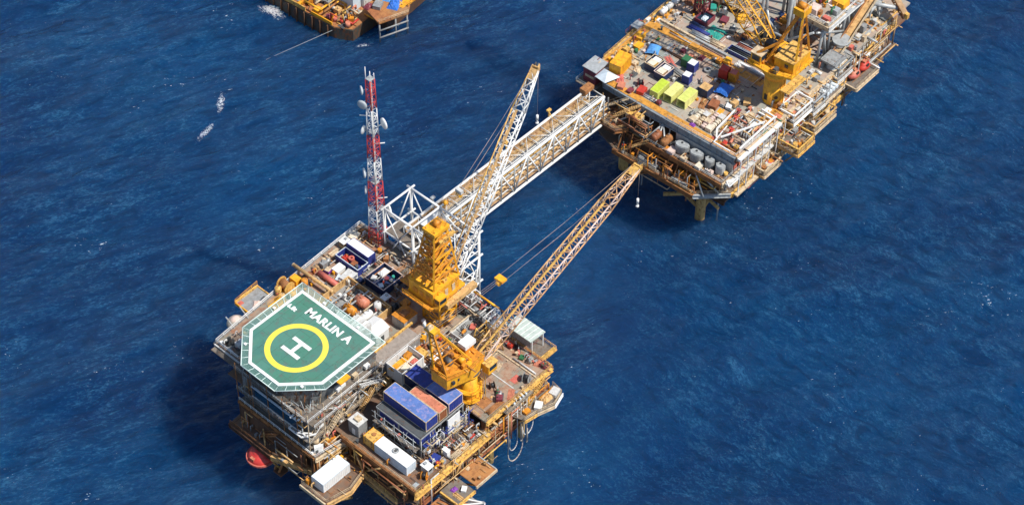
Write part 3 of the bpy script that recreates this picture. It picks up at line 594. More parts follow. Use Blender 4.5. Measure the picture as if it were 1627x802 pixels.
def text(t, s, size, pos, rz, mat, name='lettering', bold=.03, ext=.003, sx=1.):
    cu = bpy.data.curves.new('lettering', 'FONT'); cu.body = s; cu.size = size; cu.offset = bold * size; cu.extrude = ext; cu.align_x = 'CENTER'; cu.align_y = 'CENTER'; cu.space_character = 1.05
    ob = bpy.data.objects.new('tmp', cu); C.objects.link(ob); bpy.context.view_layer.update(); dg = bpy.context.evaluated_depsgraph_get()
    me = bpy.data.meshes.new_from_object(ob.evaluated_get(dg)); bpy.data.objects.remove(ob); me.materials.clear(); me.materials.append(mat)
    o = bpy.data.objects.new(name, me); C.objects.link(o); o.parent = t.o
    o.location = tuple(pos[i] - t.off[i] for i in range(3)); o.rotation_euler = (0, 0, R(rz)); o.scale = (sx, 1, 1); return o
text(H, 'MARLIN A', 2.95, (9.75, -.6, 38.008), -90, MK, bold=.04, sx=1.02); text(H, '6.8t', 1.6, (8.0, 9.6, 38.008), -90, MK, bold=.05)
# perimeter net: frame, spokes and net panels of pale green
NETM = paint('net_frame', (.70, .82, .78), .15, .03); NET = bpy.data.materials.new('safety_net'); NET.use_nodes = True
_t = NET.node_tree; _b = _t.nodes['Principled BSDF']; _b.inputs['Base Color'].default_value = (.20, .38, .33, 1)
_tc = N(_t, 'ShaderNodeTexCoord'); _w = N(_t, 'ShaderNodeTexBrick'); _w.offset = 0; _w.inputs['Scale'].default_value = 1; _w.inputs['Brick Width'].default_value = .16; _w.inputs['Row Height'].default_value = .16; _w.inputs['Mortar Size'].default_value = .022
_w.inputs['Color1'].default_value = _w.inputs['Color2'].default_value = (0, 0, 0, 1); _w.inputs['Mortar'].default_value = (1, 1, 1, 1); _t.links.new(_tc.outputs['Object'], _w.inputs[0]); _t.links.new(_w.outputs[0], _b.inputs['Alpha'])
ou = inset(HP, -1.75); inn = inset(HP, -.12); n = len(HP)
for i in range(n):
    j = (i + 1) % n; a0, a1, b0, b1 = Vector((*inn[i], 37.8)), Vector((*inn[j], 37.8)), Vector((*ou[i], 38.05)), Vector((*ou[j], 38.05)); k = max(3, round((a1 - a0).length / 1.9))
    H.part('net_rail', MB(NETM).tube(b0, b1, .11, 6)); H.part('net_panel', MB(NET).add([a0, a1, b1, b0], [(0, 1, 2, 3)]))
    for q in range(k + 1): H.part('net_spoke', MB(NETM).tube(a0.lerp(a1, q / k), b0.lerp(b1, q / k), .07, 5))
for x in (-8, -3, 3, 8, 12.5):
    for w in (-10.5, 0, 10.5):
        if x == -8 and abs(w) > 5: continue
        H.part('support', MB(WHT2).tube((x, w, 34.45), (x, w, 37.3), .2, 6))
for w in (-10.5, -5, 0, 5, 10.5): H.part('beam', MB(GRY).bar((-9 if abs(w) < 6 else -3, w, 37.05), (13, w, 37.05), .3, .5))
for (x, w) in [(-7, -9.3), (-7, 9.2), (13.9, -6), (13.9, 5), (5, 12.4)]: H.part('deck_light', MB(WHT).box(x - .3, x + .3, w - .3, w + .3, 38.02, 38.35))
H.part('access_platform', MB(YEL).box(-.6, 2.6, -15., -13.7, 37.5, 37.9), label='yellow access landing on the helideck edge'); H.part('access_platform', MB(YEL).box(4.6, 8.6, 12.1, 14.2, 37.3, 37.7), label='yellow access landing beside the outboard edge'); H.part('access_platform', MB(WHT).box(13.6, 14.8, -3.2, .8, 37.6, 37.8))
rails(H, [(4.6, 14.1, 37.7), (8.6, 14.1, 37.7)], YEL); 
# ------------------------------------------------------------------ lattice boom cranes
def boom(t, foot, tip, w0, w1, n, mats, rc=.16, rb=.085, tipmat=YEL, foot_taper=True):
    foot = Vector(foot); tip = Vector(tip); d = tip - foot; L = d.length; u = d.normalized(); a = foot + u * (L * .12); b = foot + u * (L * .80)
    mb = MB(mats[0]); mb.lattice(foot, a, w0, .7, w0, w0 * .8, max(2, n // 7), rc, rb, mats=mats); mb.lattice(a, b, w0, w0 * .8, w0 * .92, w0 * .75, n, rc, rb, mats=mats); mb.lattice(b, tip, w0 * .92, w0 * .75, w1, .8, max(3, n // 4), rc, rb, mats=mats)
    o = t.part('boom', mb)
    side = u.cross(Vector((0, 0, 1))).normalized(); up = side.cross(u)
    mb = MB(tipmat); e = tip + u * .6
    for s in (-1, 1): mb.bar(tip - u * 2.6 + side * s * w1 * .55, e + side * s * w1 * .5, .15, 1.3); mb.bar(e + side * s * .5, e + u * .9 - up * .5 + side * s * .5, .15, .9)
    mb.bar(tip - u * 2.4 + up * .5, tip + u * .2 + up * .5, w1 * 1.1, .15); mb.bar(e - side * w1 * .6, e + side * w1 * .6, .5, .8)
    t.part('boom_tip', mb, o)
    for s in (-.35, .35): t.part('sheave', MB(DGR).tube(e + u * .7 + side * (s - .08), e + u * .7 + side * (s + .08), .55, 12), o)
    mb = MB(tipmat); mb.bar(foot + up * (w0 * .42) + side * 0, b + up * (w0 * .42), .55, .06)
    for k in range(14): c = foot + (b - foot) * (k / 13) + up * (w0 * .42); mb.tube(c + side * .3, c + side * .3 + up * .9, .05, 4)
    mb.tube(foot + up * (w0 * .42 + .9) + side * .3, b + up * (w0 * .42 + .9) + side * .3, .05, 4)
    t.part('walkway', mb, o); return u, side, up
def ropes(t, p, q, off, n=2, r=.055, mat=ROPE, name='boom_rope'):
    p = Vector(p); q = Vector(q)
    for i in range(n):
        o = Vector(off) * (-1 + 2 * i / max(1, n - 1)); a, b = p + o, q + o; mid = (a + b) / 2 - Vector((0, 0, (b - a).length * .012)); t.part(name, MB(mat).tube(a, mid, r, 4).tube(mid, b, r, 4))
def hook(t, top, z, mat=WHT, s=1.):
    o = t.part('hoist_rope', MB(ROPE).tube(top, (top[0], top[1], z + 1.4 * s), .05, 4))
    mb = MB(mat); mb.tube((top[0], top[1], z - .2), (top[0], top[1], z + 1.3 * s), .32 * s, 8); mb.tube((top[0], top[1], z - 1.1 * s), (top[0], top[1], z - .2), .14 * s, 6, .25 * s); mb.ring((top[0], top[1], 0), .12 * s, .4 * s, z - 1.3 * s, z - 1.0 * s, 10); t.part('hook_block', mb)
# crane beside the bridge landing: lattice pedestal, box house, tall A-frame tower, white boom
K1 = T(1, 'platform_crane', 'tall yellow crane with white lattice boom raised beside the bridge end', 'crane', (36, -10, 27), group='lattice boom cranes of the platforms', absolute=True)
cx, cw = 36.3, -10.2
mb = MB(YEL); mb.lattice((cx, cw, 27), (cx, cw, 35), 5.4, 5.4, 5.4, 5.4, 3, .3, .16, up=(0, 1, 0), cross=True); K1.part('pedestal', mb)
K1.part('pedestal_top', MB(ORG).box(cx - 3, cx + 3, cw - 3, cw + 3, 35, 35.5)); K1.part('slew_ring', MB(DGR).tube((cx, cw, 35.5), (cx, cw, 36.1), 2.5, 20))
mb = MB(YEL); mb.box(31.2, 41.5, -13.6, -5.0, 36.1, 36.8); K1.part('slew_platform', mb)
hs = K1.part('machinery_house', MB(YEL).box(31.2, 40, -13.2, -5.4, 36.8, 40.6)); K1.part('house_roof', MB(YEL).box(31, 40.2, -13.4, -5.2, 40.6, 40.8), hs); K1.part('machinery_deck', MB(ORG).box(33, 39.4, -4.9, -.6, 34.8, 35.1)); rails(K1, [(33, -4.9, 35.1), (33, -.6, 35.1), (39.4, -.6, 35.1)], YEL); K1.part('deck_support', MB(ORG).bar((36, -1, 34.8), (36.2, -7, 28.5), .35))
K1.part('cab', MB(YEL).box(31.4, 34, -15, -13.31, 36.9, 39.5)); K1.part('cab_window', MB(GLS).box(31.6, 33.7, -15.06, -15.01, 38, 39.1)); K1.part('cab_window', MB(GLS).box(31.34, 31.39, -14.8, -13.5, 38, 39.1))
for w in (-11.5, -9.5, -7.6): K1.part('louvre', MB(ORG).box(31.1, 31.19, w - .6, w + .6, 37.6, 39.2))
for x in (33.2, 35.6, 38): K1.part('access_door', MB(CREAM).box(x - .5, x + .5, -13.3, -13.21, 37, 39.2))
K1.part('walkway', MB(ORG).box(29.7, 31.19, -13.6, -4.4, 36.2, 36.4)); rails(K1, [(29.8, -4.5, 36.4), (29.8, -13.5, 36.4), (31.1, -14.8, 36.4), (36, -14.9, 36.4)], YEL, r=.06)
mb = MB(TAN); mb.box(34, 44, -15.2, -13.7, 34.6, 35.9); K1.part('counterweight_arm', mb, label='tan box girder along the sunny side'); K1.part('arm_support', MB(YEL).bar((36, -14.4, 34.6), (36, -12, 31), .3).bar((42, -14.4, 34.6), (38.5, -12, 31), .3))
# A-frame tower over the house
ap = (35.6, -10.3, 58)
for (x, w) in [(31.9, -12.8), (40.2, -12.8), (40.2, -5.8), (31.9, -5.8)]:
    K1.part('tower_leg', MB(YEL if w < -10 else ORG).bar((x, w, 40.4), (ap[0] + (x - 36) * .5, ap[1] + (w + 9.4) * .4, 57), .42))
for z in (43.5, 46.5, 49.5, 52.5, 55.2):
    f = (z - 40.4) / 16.6; hx = 4.1 * (1 - f) + 1.8 * f; hw = 3.5 * (1 - f) + 1.5 * f; xx = 36 * (1 - f) + 35.6 * f; ww = -9.4 * (1 - f) - 10.3 * f
    K1.part('tower_frame', MB(YEL if z == 49.5 else ORG).bar((xx - hx, ww - hw, z), (xx + hx, ww - hw, z), .3).bar((xx + hx, ww - hw, z), (xx + hx, ww + hw, z), .3).bar((xx + hx, ww + hw, z), (xx - hx, ww + hw, z), .3).bar((xx - hx, ww + hw, z), (xx - hx, ww - hw, z), .3))
    f2 = min(1, f + .18); hx2 = 4.1 * (1 - f2) + 1.8 * f2; hw2 = 3.5 * (1 - f2) + 1.5 * f2; x2 = 36 * (1 - f2) + 35.6 * f2; w2 = -9.4 * (1 - f2) - 10.3 * f2
    K1.part('tower_brace', MB(ORG).bar((xx - hx, ww + hw, z), (x2 - hx2, w2 - hw2, z + 3), .22).bar((xx - hx, ww - hw, z), (x2 - hx2, w2 + hw2, z + 3), .22)); K1.part('tower_brace', MB(YEL).bar((xx - hx, ww - hw, z), (x2 + hx2, w2 - hw2, z + 3), .22))
    K1.part('tower_platform', MB(ORG).box(xx - hx * .3, xx + hx * .8, ww - hw * .6, ww + hw * .8, z + .18, z + .26)); K1.part('tower_railing', MB(YEL2).bar((xx - hx - .3, ww - hw, z + 1.1), (xx - hx - .3, ww + hw, z + 1.1), .08).bar((xx - hx, ww - hw - .3, z + 1.1), (xx + hx, ww - hw - .3, z + 1.1), .08))
rnd = random.Random(3)
for i in range(9):
    z = 41.5 + i * 1.7; f = (z - 40.4) / 16.6; hx = 4.1 * (1 - f) + 1.8 * f - .1; hw = 3.5 * (1 - f) + 1.5 * f; xx = 36 * (1 - f) + 35.6 * f; ww = -9.4 * (1 - f) - 10.3 * f; a_ = rnd.uniform(-hw * .4, hw * .5)
    K1.part('cladding', MB([ORG, YEL, ORG][i % 3]).box(xx - hx - .04, xx - hx + .04, ww + a_, ww + min(hw, a_ + rnd.uniform(.6, 2.0)), z, z + .85))
for i in range(44):
    z = 41 + rnd.random() * 13; f = (z - 40.4) / 17; x = 36 + rnd.uniform(-3.2, 2.6) * (1 - f * .7); w = -9.6 + rnd.uniform(-2.4, 2.8) * (1 - f * .7); s = rnd.uniform(.25, .75)
    K1.part(rnd.choice(['winch', 'gearbox', 'motor']), (MB(rnd.choice([ORG, YEL, ORG, RST])).box(x - s, x + s, w - s, w + s * .8, z, z + s * 1.2) if i % 2 else MB(rnd.choice([ORG, DGR, ORG])).tube((x, w - s, z + s), (x, w + s, z + s), s * .7, 10)))
K1.part('tower_head', MB(YEL).box(33.2, 38.2, -12.2, -8.3, 57, 57.9)); K1.part('tower_head', MB(YEL2).box(34.6, 39.6, -12.6, -11.7, 54.4, 54.9)); K1.part('head_sheave', MB(ORG).tube((36, -11, 58.6), (36, -9.4, 58.6), .8, 12)); rails(K1, [(33.7, -11.5, 57.9), (37.7, -11.5, 57.9), (37.7, -9, 57.9)], YEL)
f1, t1 = (40.2, -11.4, 39.6), (76.6, -3.2, 74)
boom(K1, f1, t1, 3.0, 1.7, 16, [TAN, WHT, WHT, YEL2, WHT], .18, .13, TAN)
br = Vector((44.3, -9.4, 62.2)); ropes(K1, (36, -10.3, 58.6), br, (.1, .5, 0), 3, .05); ropes(K1, br, t1, (.1, .6, 0), 2)
K1.part('bridle', MB(WHT2).box(br.x - .4, br.x + .5, br.y - .9, br.y + .9, br.z - .5, br.z + .5)); K1.part('bridle_sheave', MB(YEL).tube(br + Vector((0, -.6, -.9)), br + Vector((0, .6, -.9)), .7, 10)); hook(K1, (t1[0] + 1.2, t1[1], t1[2] - .5), 57.5)

# crane over the module deck: tube pedestal, slewing house, low boom
K2 = T(1, 'platform_crane', 'yellow crane with low tan lattice boom reaching out over the water', 'crane', (21.6, -32, 27), group='lattice boom cranes of the platforms', absolute=True)
px, pw = 22.6, -32.6
K2.part('pedestal', MB(YEL).tube((px, pw, 24), (px, pw, 35.3), 1.9, 20)); K2.part('pedestal_flare', MB(YEL).tube((px, pw, 35.3), (px, pw, 37), 1.9, 20, 2.7)); K2.part('slew_ring', MB(DGR).tube((px, pw, 37), (px, pw, 37.5), 2.6, 20))
for a in range(0, 360, 45): K2.part('gusset', MB(YEL).bar((px + 1.9 * cos(R(a)), pw + 1.9 * sin(R(a)), 24.2), (px + 2.6 * cos(R(a)), pw + 2.6 * sin(R(a)), 27.2), .16, .5))
for z in (28.5, 31.5): K2.part('pedestal_walkway', MB(YEL).ring((px, pw, 0), 1.95, 3.1, z, z + .15, 16)); K2.part('pedestal_railing', MB(YEL).ring((px, pw, 0), 3.0, 3.1, z + .95, z + 1.05, 16))
for i in range(8):
    a = R(i * 45 + 10); K2.part('pedestal_post', MB(ORG).tube((px + 3.05 * cos(a), pw + 3.05 * sin(a), 28.6), (px + 3.05 * cos(a), pw + 3.05 * sin(a), 32.5), .08, 5))
h2 = K2.part('machinery_house', MB(YEL).prism([(14.6, -28.6), (14.6, -33.4), (20.5, -35.2), (25.4, -34.6), (25.4, -29.4), (20, -27.6)], 37.5, 40.9)); K2.part('house_roof', MB(ORG).prism([(14.4, -28.4), (14.4, -33.6), (20.5, -35.4), (25.6, -34.8), (25.6, -29.2), (20, -27.4)], 40.9, 41.1), h2)
for x in (16, 17.6): K2.part('house_window', MB(GLS).box(x - .35, x + .35, -34.35, -33.6, 39., 39.8))
K2.part('cab', MB(YEL).box(24.6, 27.4, -36.8, -34.81, 36.7, 39.4)); K2.part('cab_window', MB(GLS).box(27.41, 27.46, -36.6, -35, 37.7, 39)); K2.part('cab_window', MB(GLS).box(24.9, 27.2, -36.86, -36.81, 37.8, 39.0)); K2.part('cab_roof', MB(YEL2).box(24.4, 27.6, -37, -34.82, 39.4, 39.55))
K2.part('electrical_cabinet', MB(WHT).box(22.4, 25.8, -31.8, -29.4, 43.0, 44.2)); K2.part('cabinet_stand', MB(ORG).box(22.8, 25.4, -31.4, -29.8, 41.1, 43.0))
a2 = (15.4, -28.2, 53.4)
for (x, w, mt) in [(22.5, -33.4, YEL), (22.5, -28.4, ORG), (15.2, -33, ORG), (15.2, -28.8, YEL)]: K2.part('gantry_leg', MB(mt).bar((x, w, 41), (a2[0] + (x - 18) * .1, a2[1] + (w + 31) * .25, a2[2]), .42))
for f in (.22, .42, .62, .82):
    def q(x, w): return Vector((x, w, 41)).lerp(Vector((a2[0] + (x - 18) * .1, a2[1] + (w + 31) * .25, a2[2])), f)
    K2.part('gantry_tie', MB(ORG).bar(q(22.5, -33.4), q(22.5, -28.4), .25).bar(q(15.2, -33), q(15.2, -28.8), .25).bar(q(22.5, -33.4), q(15.2, -33), .22).bar(q(22.5, -28.4), q(15.2, -28.8), .22))
K2.part('gantry_head', MB(YEL).box(14.4, 16.4, -29.9, -26.8, 53, 53.8)); K2.part('head_sheave', MB(CREAM).tube((15, -28.6, 54.3), (15, -27.8, 54.3), .8, 12)); K2.part('head_light', MB(WHT).tube((14.6, -27, 53.8), (14.6, -27, 55.3), .3, 8))
for i, (x, w) in enumerate([(16.2, -31.6), (18.4, -30.4), (20.6, -32.2), (19.6, -28.9), (16.6, -29.4)]): K2.part('winch', MB([ORG, DGR, YEL, RST, ORG][i]).tube((x, w - .9, 41.9), (x, w + .9, 41.9), .75, 12))
rails(K2, [(14.5, -28.5, 41.1), (14.5, -33.5, 41.1), (20.5, -35.3, 41.1), (25.5, -34.7, 41.1)], YEL, r=.05); K2.part('ladder', MB(YEL2).bar((24.8, -35, 27), (24.8, -35, 37), .12).bar((24.8, -35.6, 27), (24.8, -35.6, 37), .12)); stair(K2, (26.5, -29, 27), (25.5, -34, 37.5), mat=YEL2)
BM2 = paint('salmon_cream', (.66, .38, .18), .35, .35)
f2, t2 = (26.2, -31.6, 36.6), (83.2, -29.6, 55)
boom(K2, f2, t2, 3.3, 2.0, 17, [BM2, BM2, SACK2, TAN, BM2, SACK2], .19, .13, YEL2)
br = Vector((41.2, -23.9, 44.9)); br = Vector((40, -26.2, 48.6)); ropes(K2, (15.4, -28.2, 53.6), br, (.1, .5, 0), 3, .04); ropes(K2, br, (t2[0] - 1, t2[1], t2[2] + .6), (.1, 1.0, 0), 2)
K2.part('bridle', MB(YEL).box(br.x - .8, br.x + .9, br.y - 1.2, br.y + 1.2, br.z - .3, br.z + .3)); K2.part('bridle_sheave', MB(YEL).tube(br + Vector((-.7, -.5, -.8)), br + Vector((-.7, .5, -.8)), .6, 10)); hook(K2, (t2[0] + 1.4, t2[1], t2[2] - .5), 42.5)

# telecommunications mast
M = T(1, 'communications_mast', 'tall red and white lattice mast with dish antennas', 'radio mast', (43.6, 17.7, 27), absolute=True)
mx, mw = 43.9, 17.8; zs = [27, 32, 39, 47.5, 55, 62.5, 71, 80]; cols = [RED, WHT, RED, WHT, RED, WHT, RED]
MR = paint('mast_red', (.60, .05, .035), .2, .05); MW = paint('mast_white', (.75, .75, .74), .15, .05)
for i in range(7):
    z0, z1 = zs[i], zs[i + 1]; W0 = 3.4 - 2.0 * ((z0 - 27) / 53) ** .7; W1 = 3.4 - 2.0 * ((z1 - 27) / 53) ** .7; c = MR if i % 2 == 0 else MW
    mb = MB(c); mb.lattice((mx, mw, z0), (mx, mw, z1), W0, W0, W1, W1, 4, .14, .075, up=(1, 0, 0), cross=False); M.part('mast_section', mb)
M.part('cable_ladder', MB(WHT2).bar((mx, mw - .3, 27), (mx, mw - .3, 79.5), .35, .12)); M.part('ladder', MB(LGR).bar((mx + .5, mw, 27), (mx + .5, mw, 79.5), .1))
for z in (47, 63.5, 80): M.part('platform', MB(LGR).box(mx - .8, mx + .8, mw - .8, mw + .8, z, z + .1))
def dish(t, c, dirv, r, mat=WHT):
    d = Vector(dirv).normalized(); c = Vector(c); a = d.cross(Vector((0, 0, 1))).normalized(); b = a.cross(d); n = 20; vs = []; rg = [(0.02, -.32), (.5, -.24), (.85, -.08), (1, 0), (1, .22), (.5, .30), (.02, .33)]
    for k, h in rg:
        for i in range(n): th = 2 * pi * i / n; vs.append(c + a * (r * k * cos(th)) + b * (r * k * sin(th)) + d * (h * r))
    fs = [(j * n + i, j * n + (i + 1) % n, (j + 1) * n + (i + 1) % n, (j + 1) * n + i) for j in range(len(rg) - 1) for i in range(n)]
    o = t.part('dish_antenna', MB(mat).add(vs, fs, True)); t.part('bracket', MB(LGR).tube(c - d * .3 * r, c - d * 1.3, .1, 5), o)
DW = paint('dish_grey', (.50, .54, .56), .15, 0)
lft = Vector((-.74, .67, 0)); 
for z, dd, out, r, mt in [(76.6, (-.75, .5, .0), 2., 1.1, DW), (72.2, (-.9, -.3, 0), 2.0, 1.25, DW), (64.2, (-.3, .9, .0), 2.1, 1.05, DW), (50.2, (-.8, .6, 0), 2.4, 1.2, DW), (44.6, (-.7, .75, 0), 2.3, 1.0, DW)]:
    dish(M, (mx + lft.x * out, mw + lft.y * out, z), dd, r, mt)
dish(M, (mx + 1.7, mw - 1.9, 66), (.9, -.25, 0), 1.4, WHT); dish(M, (mx + 2., mw - 2.2, 37.2), (.9, -.5, 0), 1.5, WHT)
for (dx, dw, h) in [(-.7, .7, 3.6), (0, 0, 2.2), (.7, -.6, 1.6), (.7, .7, 1.2)]: M.part('whip_antenna', MB(WHT).tube((mx + dx, mw + dw, 79), (mx + dx, mw + dw, 80 + h), .09, 5))
for z in (68.5, 59.5, 41.5): M.part('side_arm', MB(WHT).tube((mx, mw, z), (mx + (1.9 if z != 68.5 else -2), mw - (1.9 if z != 68.5 else -2), z + .3), .12, 5))

# bridge landing tower of white tubes
W_ = T(1, 'bridge_landing_tower', 'white tubular truss tower carrying the end of the bridge', 'truss tower', (48, 5, 20), absolute=True)
X3 = (44.5, 53.8); Ws = (-6.5, 6.4, 16.0)
def tb(a, b, r=.26, n='tube', m=WHT): W_.part(n, MB(m).tube(a, b, r, 8))
for x in X3:
    for w in Ws: tb((x, w, 12), (x, w, 39), .36, 'post')
for z in (39, 31, 22):
    for x in X3: tb((x, Ws[0], z), (x, Ws[1], z), .28, 'chord'); tb((x, Ws[1], z), (x, Ws[2] + 1.2, z), .28, 'chord')
    for w in Ws: tb((X3[0] - 1, w, z), (X3[1] + 1.3, w, z), .28, 'chord')
for x in X3:
    for (wa, wb) in ((Ws[0], Ws[1]), (Ws[1], Ws[2])):
        m_ = (wa + wb) / 2; tb((x, wa, 39), (x, m_, 31), .18, 'brace'); tb((x, wb, 39), (x, m_, 31), .18, 'brace'); tb((x, wa, 22), (x, m_, 31), .18, 'brace'); tb((x, wb, 22), (x, m_, 31), .18, 'brace')
for w in Ws: tb((X3[0], w, 39), (49, w, 31), .18, 'brace'); tb((X3[1], w, 39), (49, w, 31), .18, 'brace'); tb((X3[0], w, 31), (X3[1], w, 22), .18, 'brace'); tb((X3[1], w, 22), (X3[0], w, 14), .18, 'brace')
for z in (24.5, 27, 33.2, 36): tb((X3[1], Ws[0], z), (X3[1], Ws[1], z), .13, 'brace'); tb((X3[0], Ws[0], z), (X3[1], Ws[0], z), .13, 'brace')
for i in range(8): z = 22.6 + i * 1.9; tb((X3[0] + .3 + i % 3 * 2, Ws[0] + 1, z), (X3[1] - .2, Ws[0] + 4 + i % 2 * 4, z), .12, 'pipe', [LGR, WHT, CREAM][i % 3])
for i in range(10): w = 7.5 + i * .85; tb((44.8, w, 24 + i % 4 * 2.), (54.5, w, 24 + i % 4 * 2.), .13, 'pipe', [LGR, WHT, CREAM, WHT2][i % 4])
for i in range(6): tb((46 + i * 1.4, 6.6, 26 + i % 3), (46 + i * 1.4, 15.8, 26 + i % 3), .15, 'pipe', [WHT, LGR][i % 2])
W_.part('floor', MB(MUD).box(44.6, 53.6, -6.3, 15.8, 22.3, 22.45)); W_.part('floor', MB(MUD).box(44.6, 50, 7, 15.6, 31.3, 31.4)); rails(W_, [(54.2, -6.6, 22.4), (44.6, -6.9, 22.4)], WHT)
for (a, b) in [((43, -8, 30), (50, -8.6, 24)), ((50, -8.6, 24), (54, -6.5, 31)), ((46, -8.4, 22), (54, -6.5, 22)), ((46, -8.4, 22), (50, -8.6, 30)), ((46, -8.4, 18), (50, -8.6, 24))]: tb(a, b, .2, 'brace')

# the bridge
BW = paint('weathered_walkway', (.50, .33, .18), .5, .4)
B = T(1, 'truss_bridge', 'long white truss bridge with tan walkway and pipes linking both platforms', 'bridge', (47, 9.5, 23), absolute=True)
bx0, bx1, wl, wr, zb, zt = 47.2, 115.4, 12.0, 7.0, 23.4, 33
for w in (wl, wr):
    for z in (zb, zt): B.part('chord', MB(WHT).tube((bx0, w, z), (bx1, w, z), .38, 10))
n = 14; st = (bx1 - bx0) / n
for i in range(n + 1):
    x = bx0 + st * i
    for w in (wl, wr): B.part('post', MB(LGR if w == wr else WHT).tube((x, w, zb), (x, w, zt), .2, 7))
    for z in (zb, zt): B.part('cross_beam', MB(WHT2).tube((x, wl, z), (x, wr, z), .16, 6))
    if i < n:
        for w in (wl, wr): B.part('diagonal', MB(WHT).tube((x, w, zb if i % 2 else zt), (x + st, w, zt if i % 2 else zb), .2, 7))
        B.part('top_brace', MB(WHT2).tube((x, wl if i % 2 else wr, zt), (x + st, wr if i % 2 else wl, zt), .12, 6))
B.part('walkway', MB(BW).box(bx0, bx1 - 3, 9.7, 11.5, 31.9, 32.05)); B.part('walkway_side', MB(CREAM).box(bx0, bx1 - 3, 9.5, 9.69, 31.8, 32.4)); B.part('walkway_side', MB(BW).box(bx0, bx1 - 1, 11.51, 11.62, 31.8, 33.1))
B.part('lower_floor', MB(WOOD).box(bx0, bx1 + 3, 7.4, 11.6, 24.0, 24.15))
rails(B, [(bx0, 9.6, 32.7), (bx1 - 3, 9.6, 32.7)], YEL2, r=.05, step=4)
for i in range(9): B.part('pipe', MB([WHT2, WOOD, LGR, TAN, WHT, CREAM, WOOD, LGR, YEL2][i]).tube((bx0 - 1, 7.5 + (i % 3) * .75, 25.4 + (i // 3) * 1.9), (bx1 + 2, 7.5 + (i % 3) * .75, 25.4 + (i // 3) * 1.9), .2 + .05 * (i % 2), 7))
for i in range(5): B.part('pipe', MB([LGR, WHT2, WHT, GRY, CREAM][i]).tube((bx0, 7.5 + i * .42, 32.2), (bx1, 7.5 + i * .42, 32.2), .13, 6))
B.part('cable_tray', MB(TAN).box(bx0, bx1, 9.2, 9.35, 25, 29))
for (x, m_) in [(57.5, WHT2), (84, YEL2), (100, YEL2)]: B.part('light_frame', MB(m_).bar((x, 12.3, 33), (x, 12.3, 35.2), .3).bar((x, 11, 33.3), (x, 12.3, 35), .15).box(x - .6, x + .6, 11.9, 12.7, 35.2, 35.7))
B.part('sliding_bearing', MB(RST).box(bx1 - 3.2, bx1 + .2, 10.6, 12.6, 33.42, 34.6), label='brown box at the far bridge end'); B.part('valve_cluster', MB(YEL).ball((60, 10.4, 33.2), .7, .7, .7, 8, 5)); B.part('canopy', MB(WHT).box(50, 56, 8, 9.4, 33.9, 34.2))
fit_later = []
# ------------------------------------------------------------------ loads and modules on the near platform
MD = T(1, 'module_frame', 'grey scaffolded steel module supporting the stacked blue containers', 'steel module', (11, -28, 24), absolute=True)
for x in (4.6, 11, 18.2):
    for w in (-21.2, -27.8, -34.6): MD.part('post', MB(GRY).bar((x, w, 24), (x, w, 30.6), .35))
for z in (27.2, 30.7):
    MD.part('floor', MB(DGR).box(4.4, 18.4, -34.8, -21, z - .15, z))
    for x in (4.4, 18.4): MD.part('beam', MB(LGR).bar((x, -21, z - .2), (x, -34.8, z - .2), .25, .4))
    for w in (-21, -34.8): MD.part('beam', MB(LGR).bar((4.4, w, z - .2), (18.4, w, z - .2), .25, .4))
for w in (-22, -25, -28, -31, -34): MD.part('scaffold_pole', MB(LGR).tube((2.9, w, 24), (2.9, w, 31.4), .09, 5)); MD.part('scaffold_pole', MB(LGR).tube((2.9, w, 27.2), (4.4, w, 27.2), .09, 5))
for z in (25.4, 27.2, 29, 30.8): MD.part('scaffold_rail', MB(LGR).tube((2.9, -21, z), (2.9, -34.8, z), .09, 5))
for i, (w0, w1) in enumerate([(-22, -25), (-25, -28), (-31, -28), (-34, -31)]): MD.part('scaffold_brace', MB(WHT2).tube((2.9, w0, 25.4), (2.9, w1, 29), .08, 5)); MD.part('scaffold_brace', MB(LGR).tube((2.9, w0, 29), (2.9, w1, 27.2), .07, 5))
MD.part('scaffold_board', MB(MUD).box(2.7, 4.3, -34.6, -21.2, 27.25, 27.35)); MD.part('cladding', MB(DGR).box(4.35, 4.4, -34.4, -21.4, 24.1, 26.9))
for i in range(14): w = -35.4 - .12 * (i % 3); x = 4.8 + i * 1.; MD.part('pipe', MB([WHT, LGR, CREAM, WHT2][i % 4]).path([(x, w, 24.2), (x, w, 26 + i % 5 * .9), (x + 1.5, w, 26 + i % 5 * .9)], .13))
rails(MD, [(4, -36.2, 27.3), (18.2, -36.2, 27.3)], WHT); MD.part('walkway', MB(MUD).box(4, 18.2, -36.3, -34.95, 27.05, 27.2)); MD.part('ladder_cage', MB(WHT).bar((17.6, -36.4, 24.2), (17.6, -36.4, 31), .12).bar((18.3, -36.4, 24.2), (18.3, -36.4, 31), .12))
for i in range(4): MD.part('equipment', MB([LGR, WHT2, DGR, BLU][i]).box(6 + i * 3, 7.8 + i * 3, -33.5, -31, 24.1, 26.4))
GB = 'blue containers stacked on the module frame'
container(1, (7.2, -27.9, 27.28), 90, 13.0, 4.8, 3.2, BLU, BLU, LGR, 'lower dark blue container behind the scaffolding poles', GB)
container(1, (8.6, -27.7, 30.72), 90, 13.4, 3.9, 3.3, BLU, BLUR, CREAM, 'long light-topped blue container on the scaffolded module, nearest the white hull-side boxes', GB)
container(1, (12.0, -29.9, 30.72), 90, 9.4, 2.6, 3.1, BRN, SAL, CREAM, 'salmon roofed container wedged between two blue containers', GB)
container(1, (16.2, -30.9, 30.72), 90, 7.2, 4.6, 3.3, BLU, BLUR, SACK2, 'short blue container tucked beneath the yellow crane house', GB)
container(1, (15.6, -24.1, 30.72), 90, 6.6, 4.2, 3.3, NAVY, BLU, CREAM, 'dark blue container in shade between white bin and yellow crane', GB)
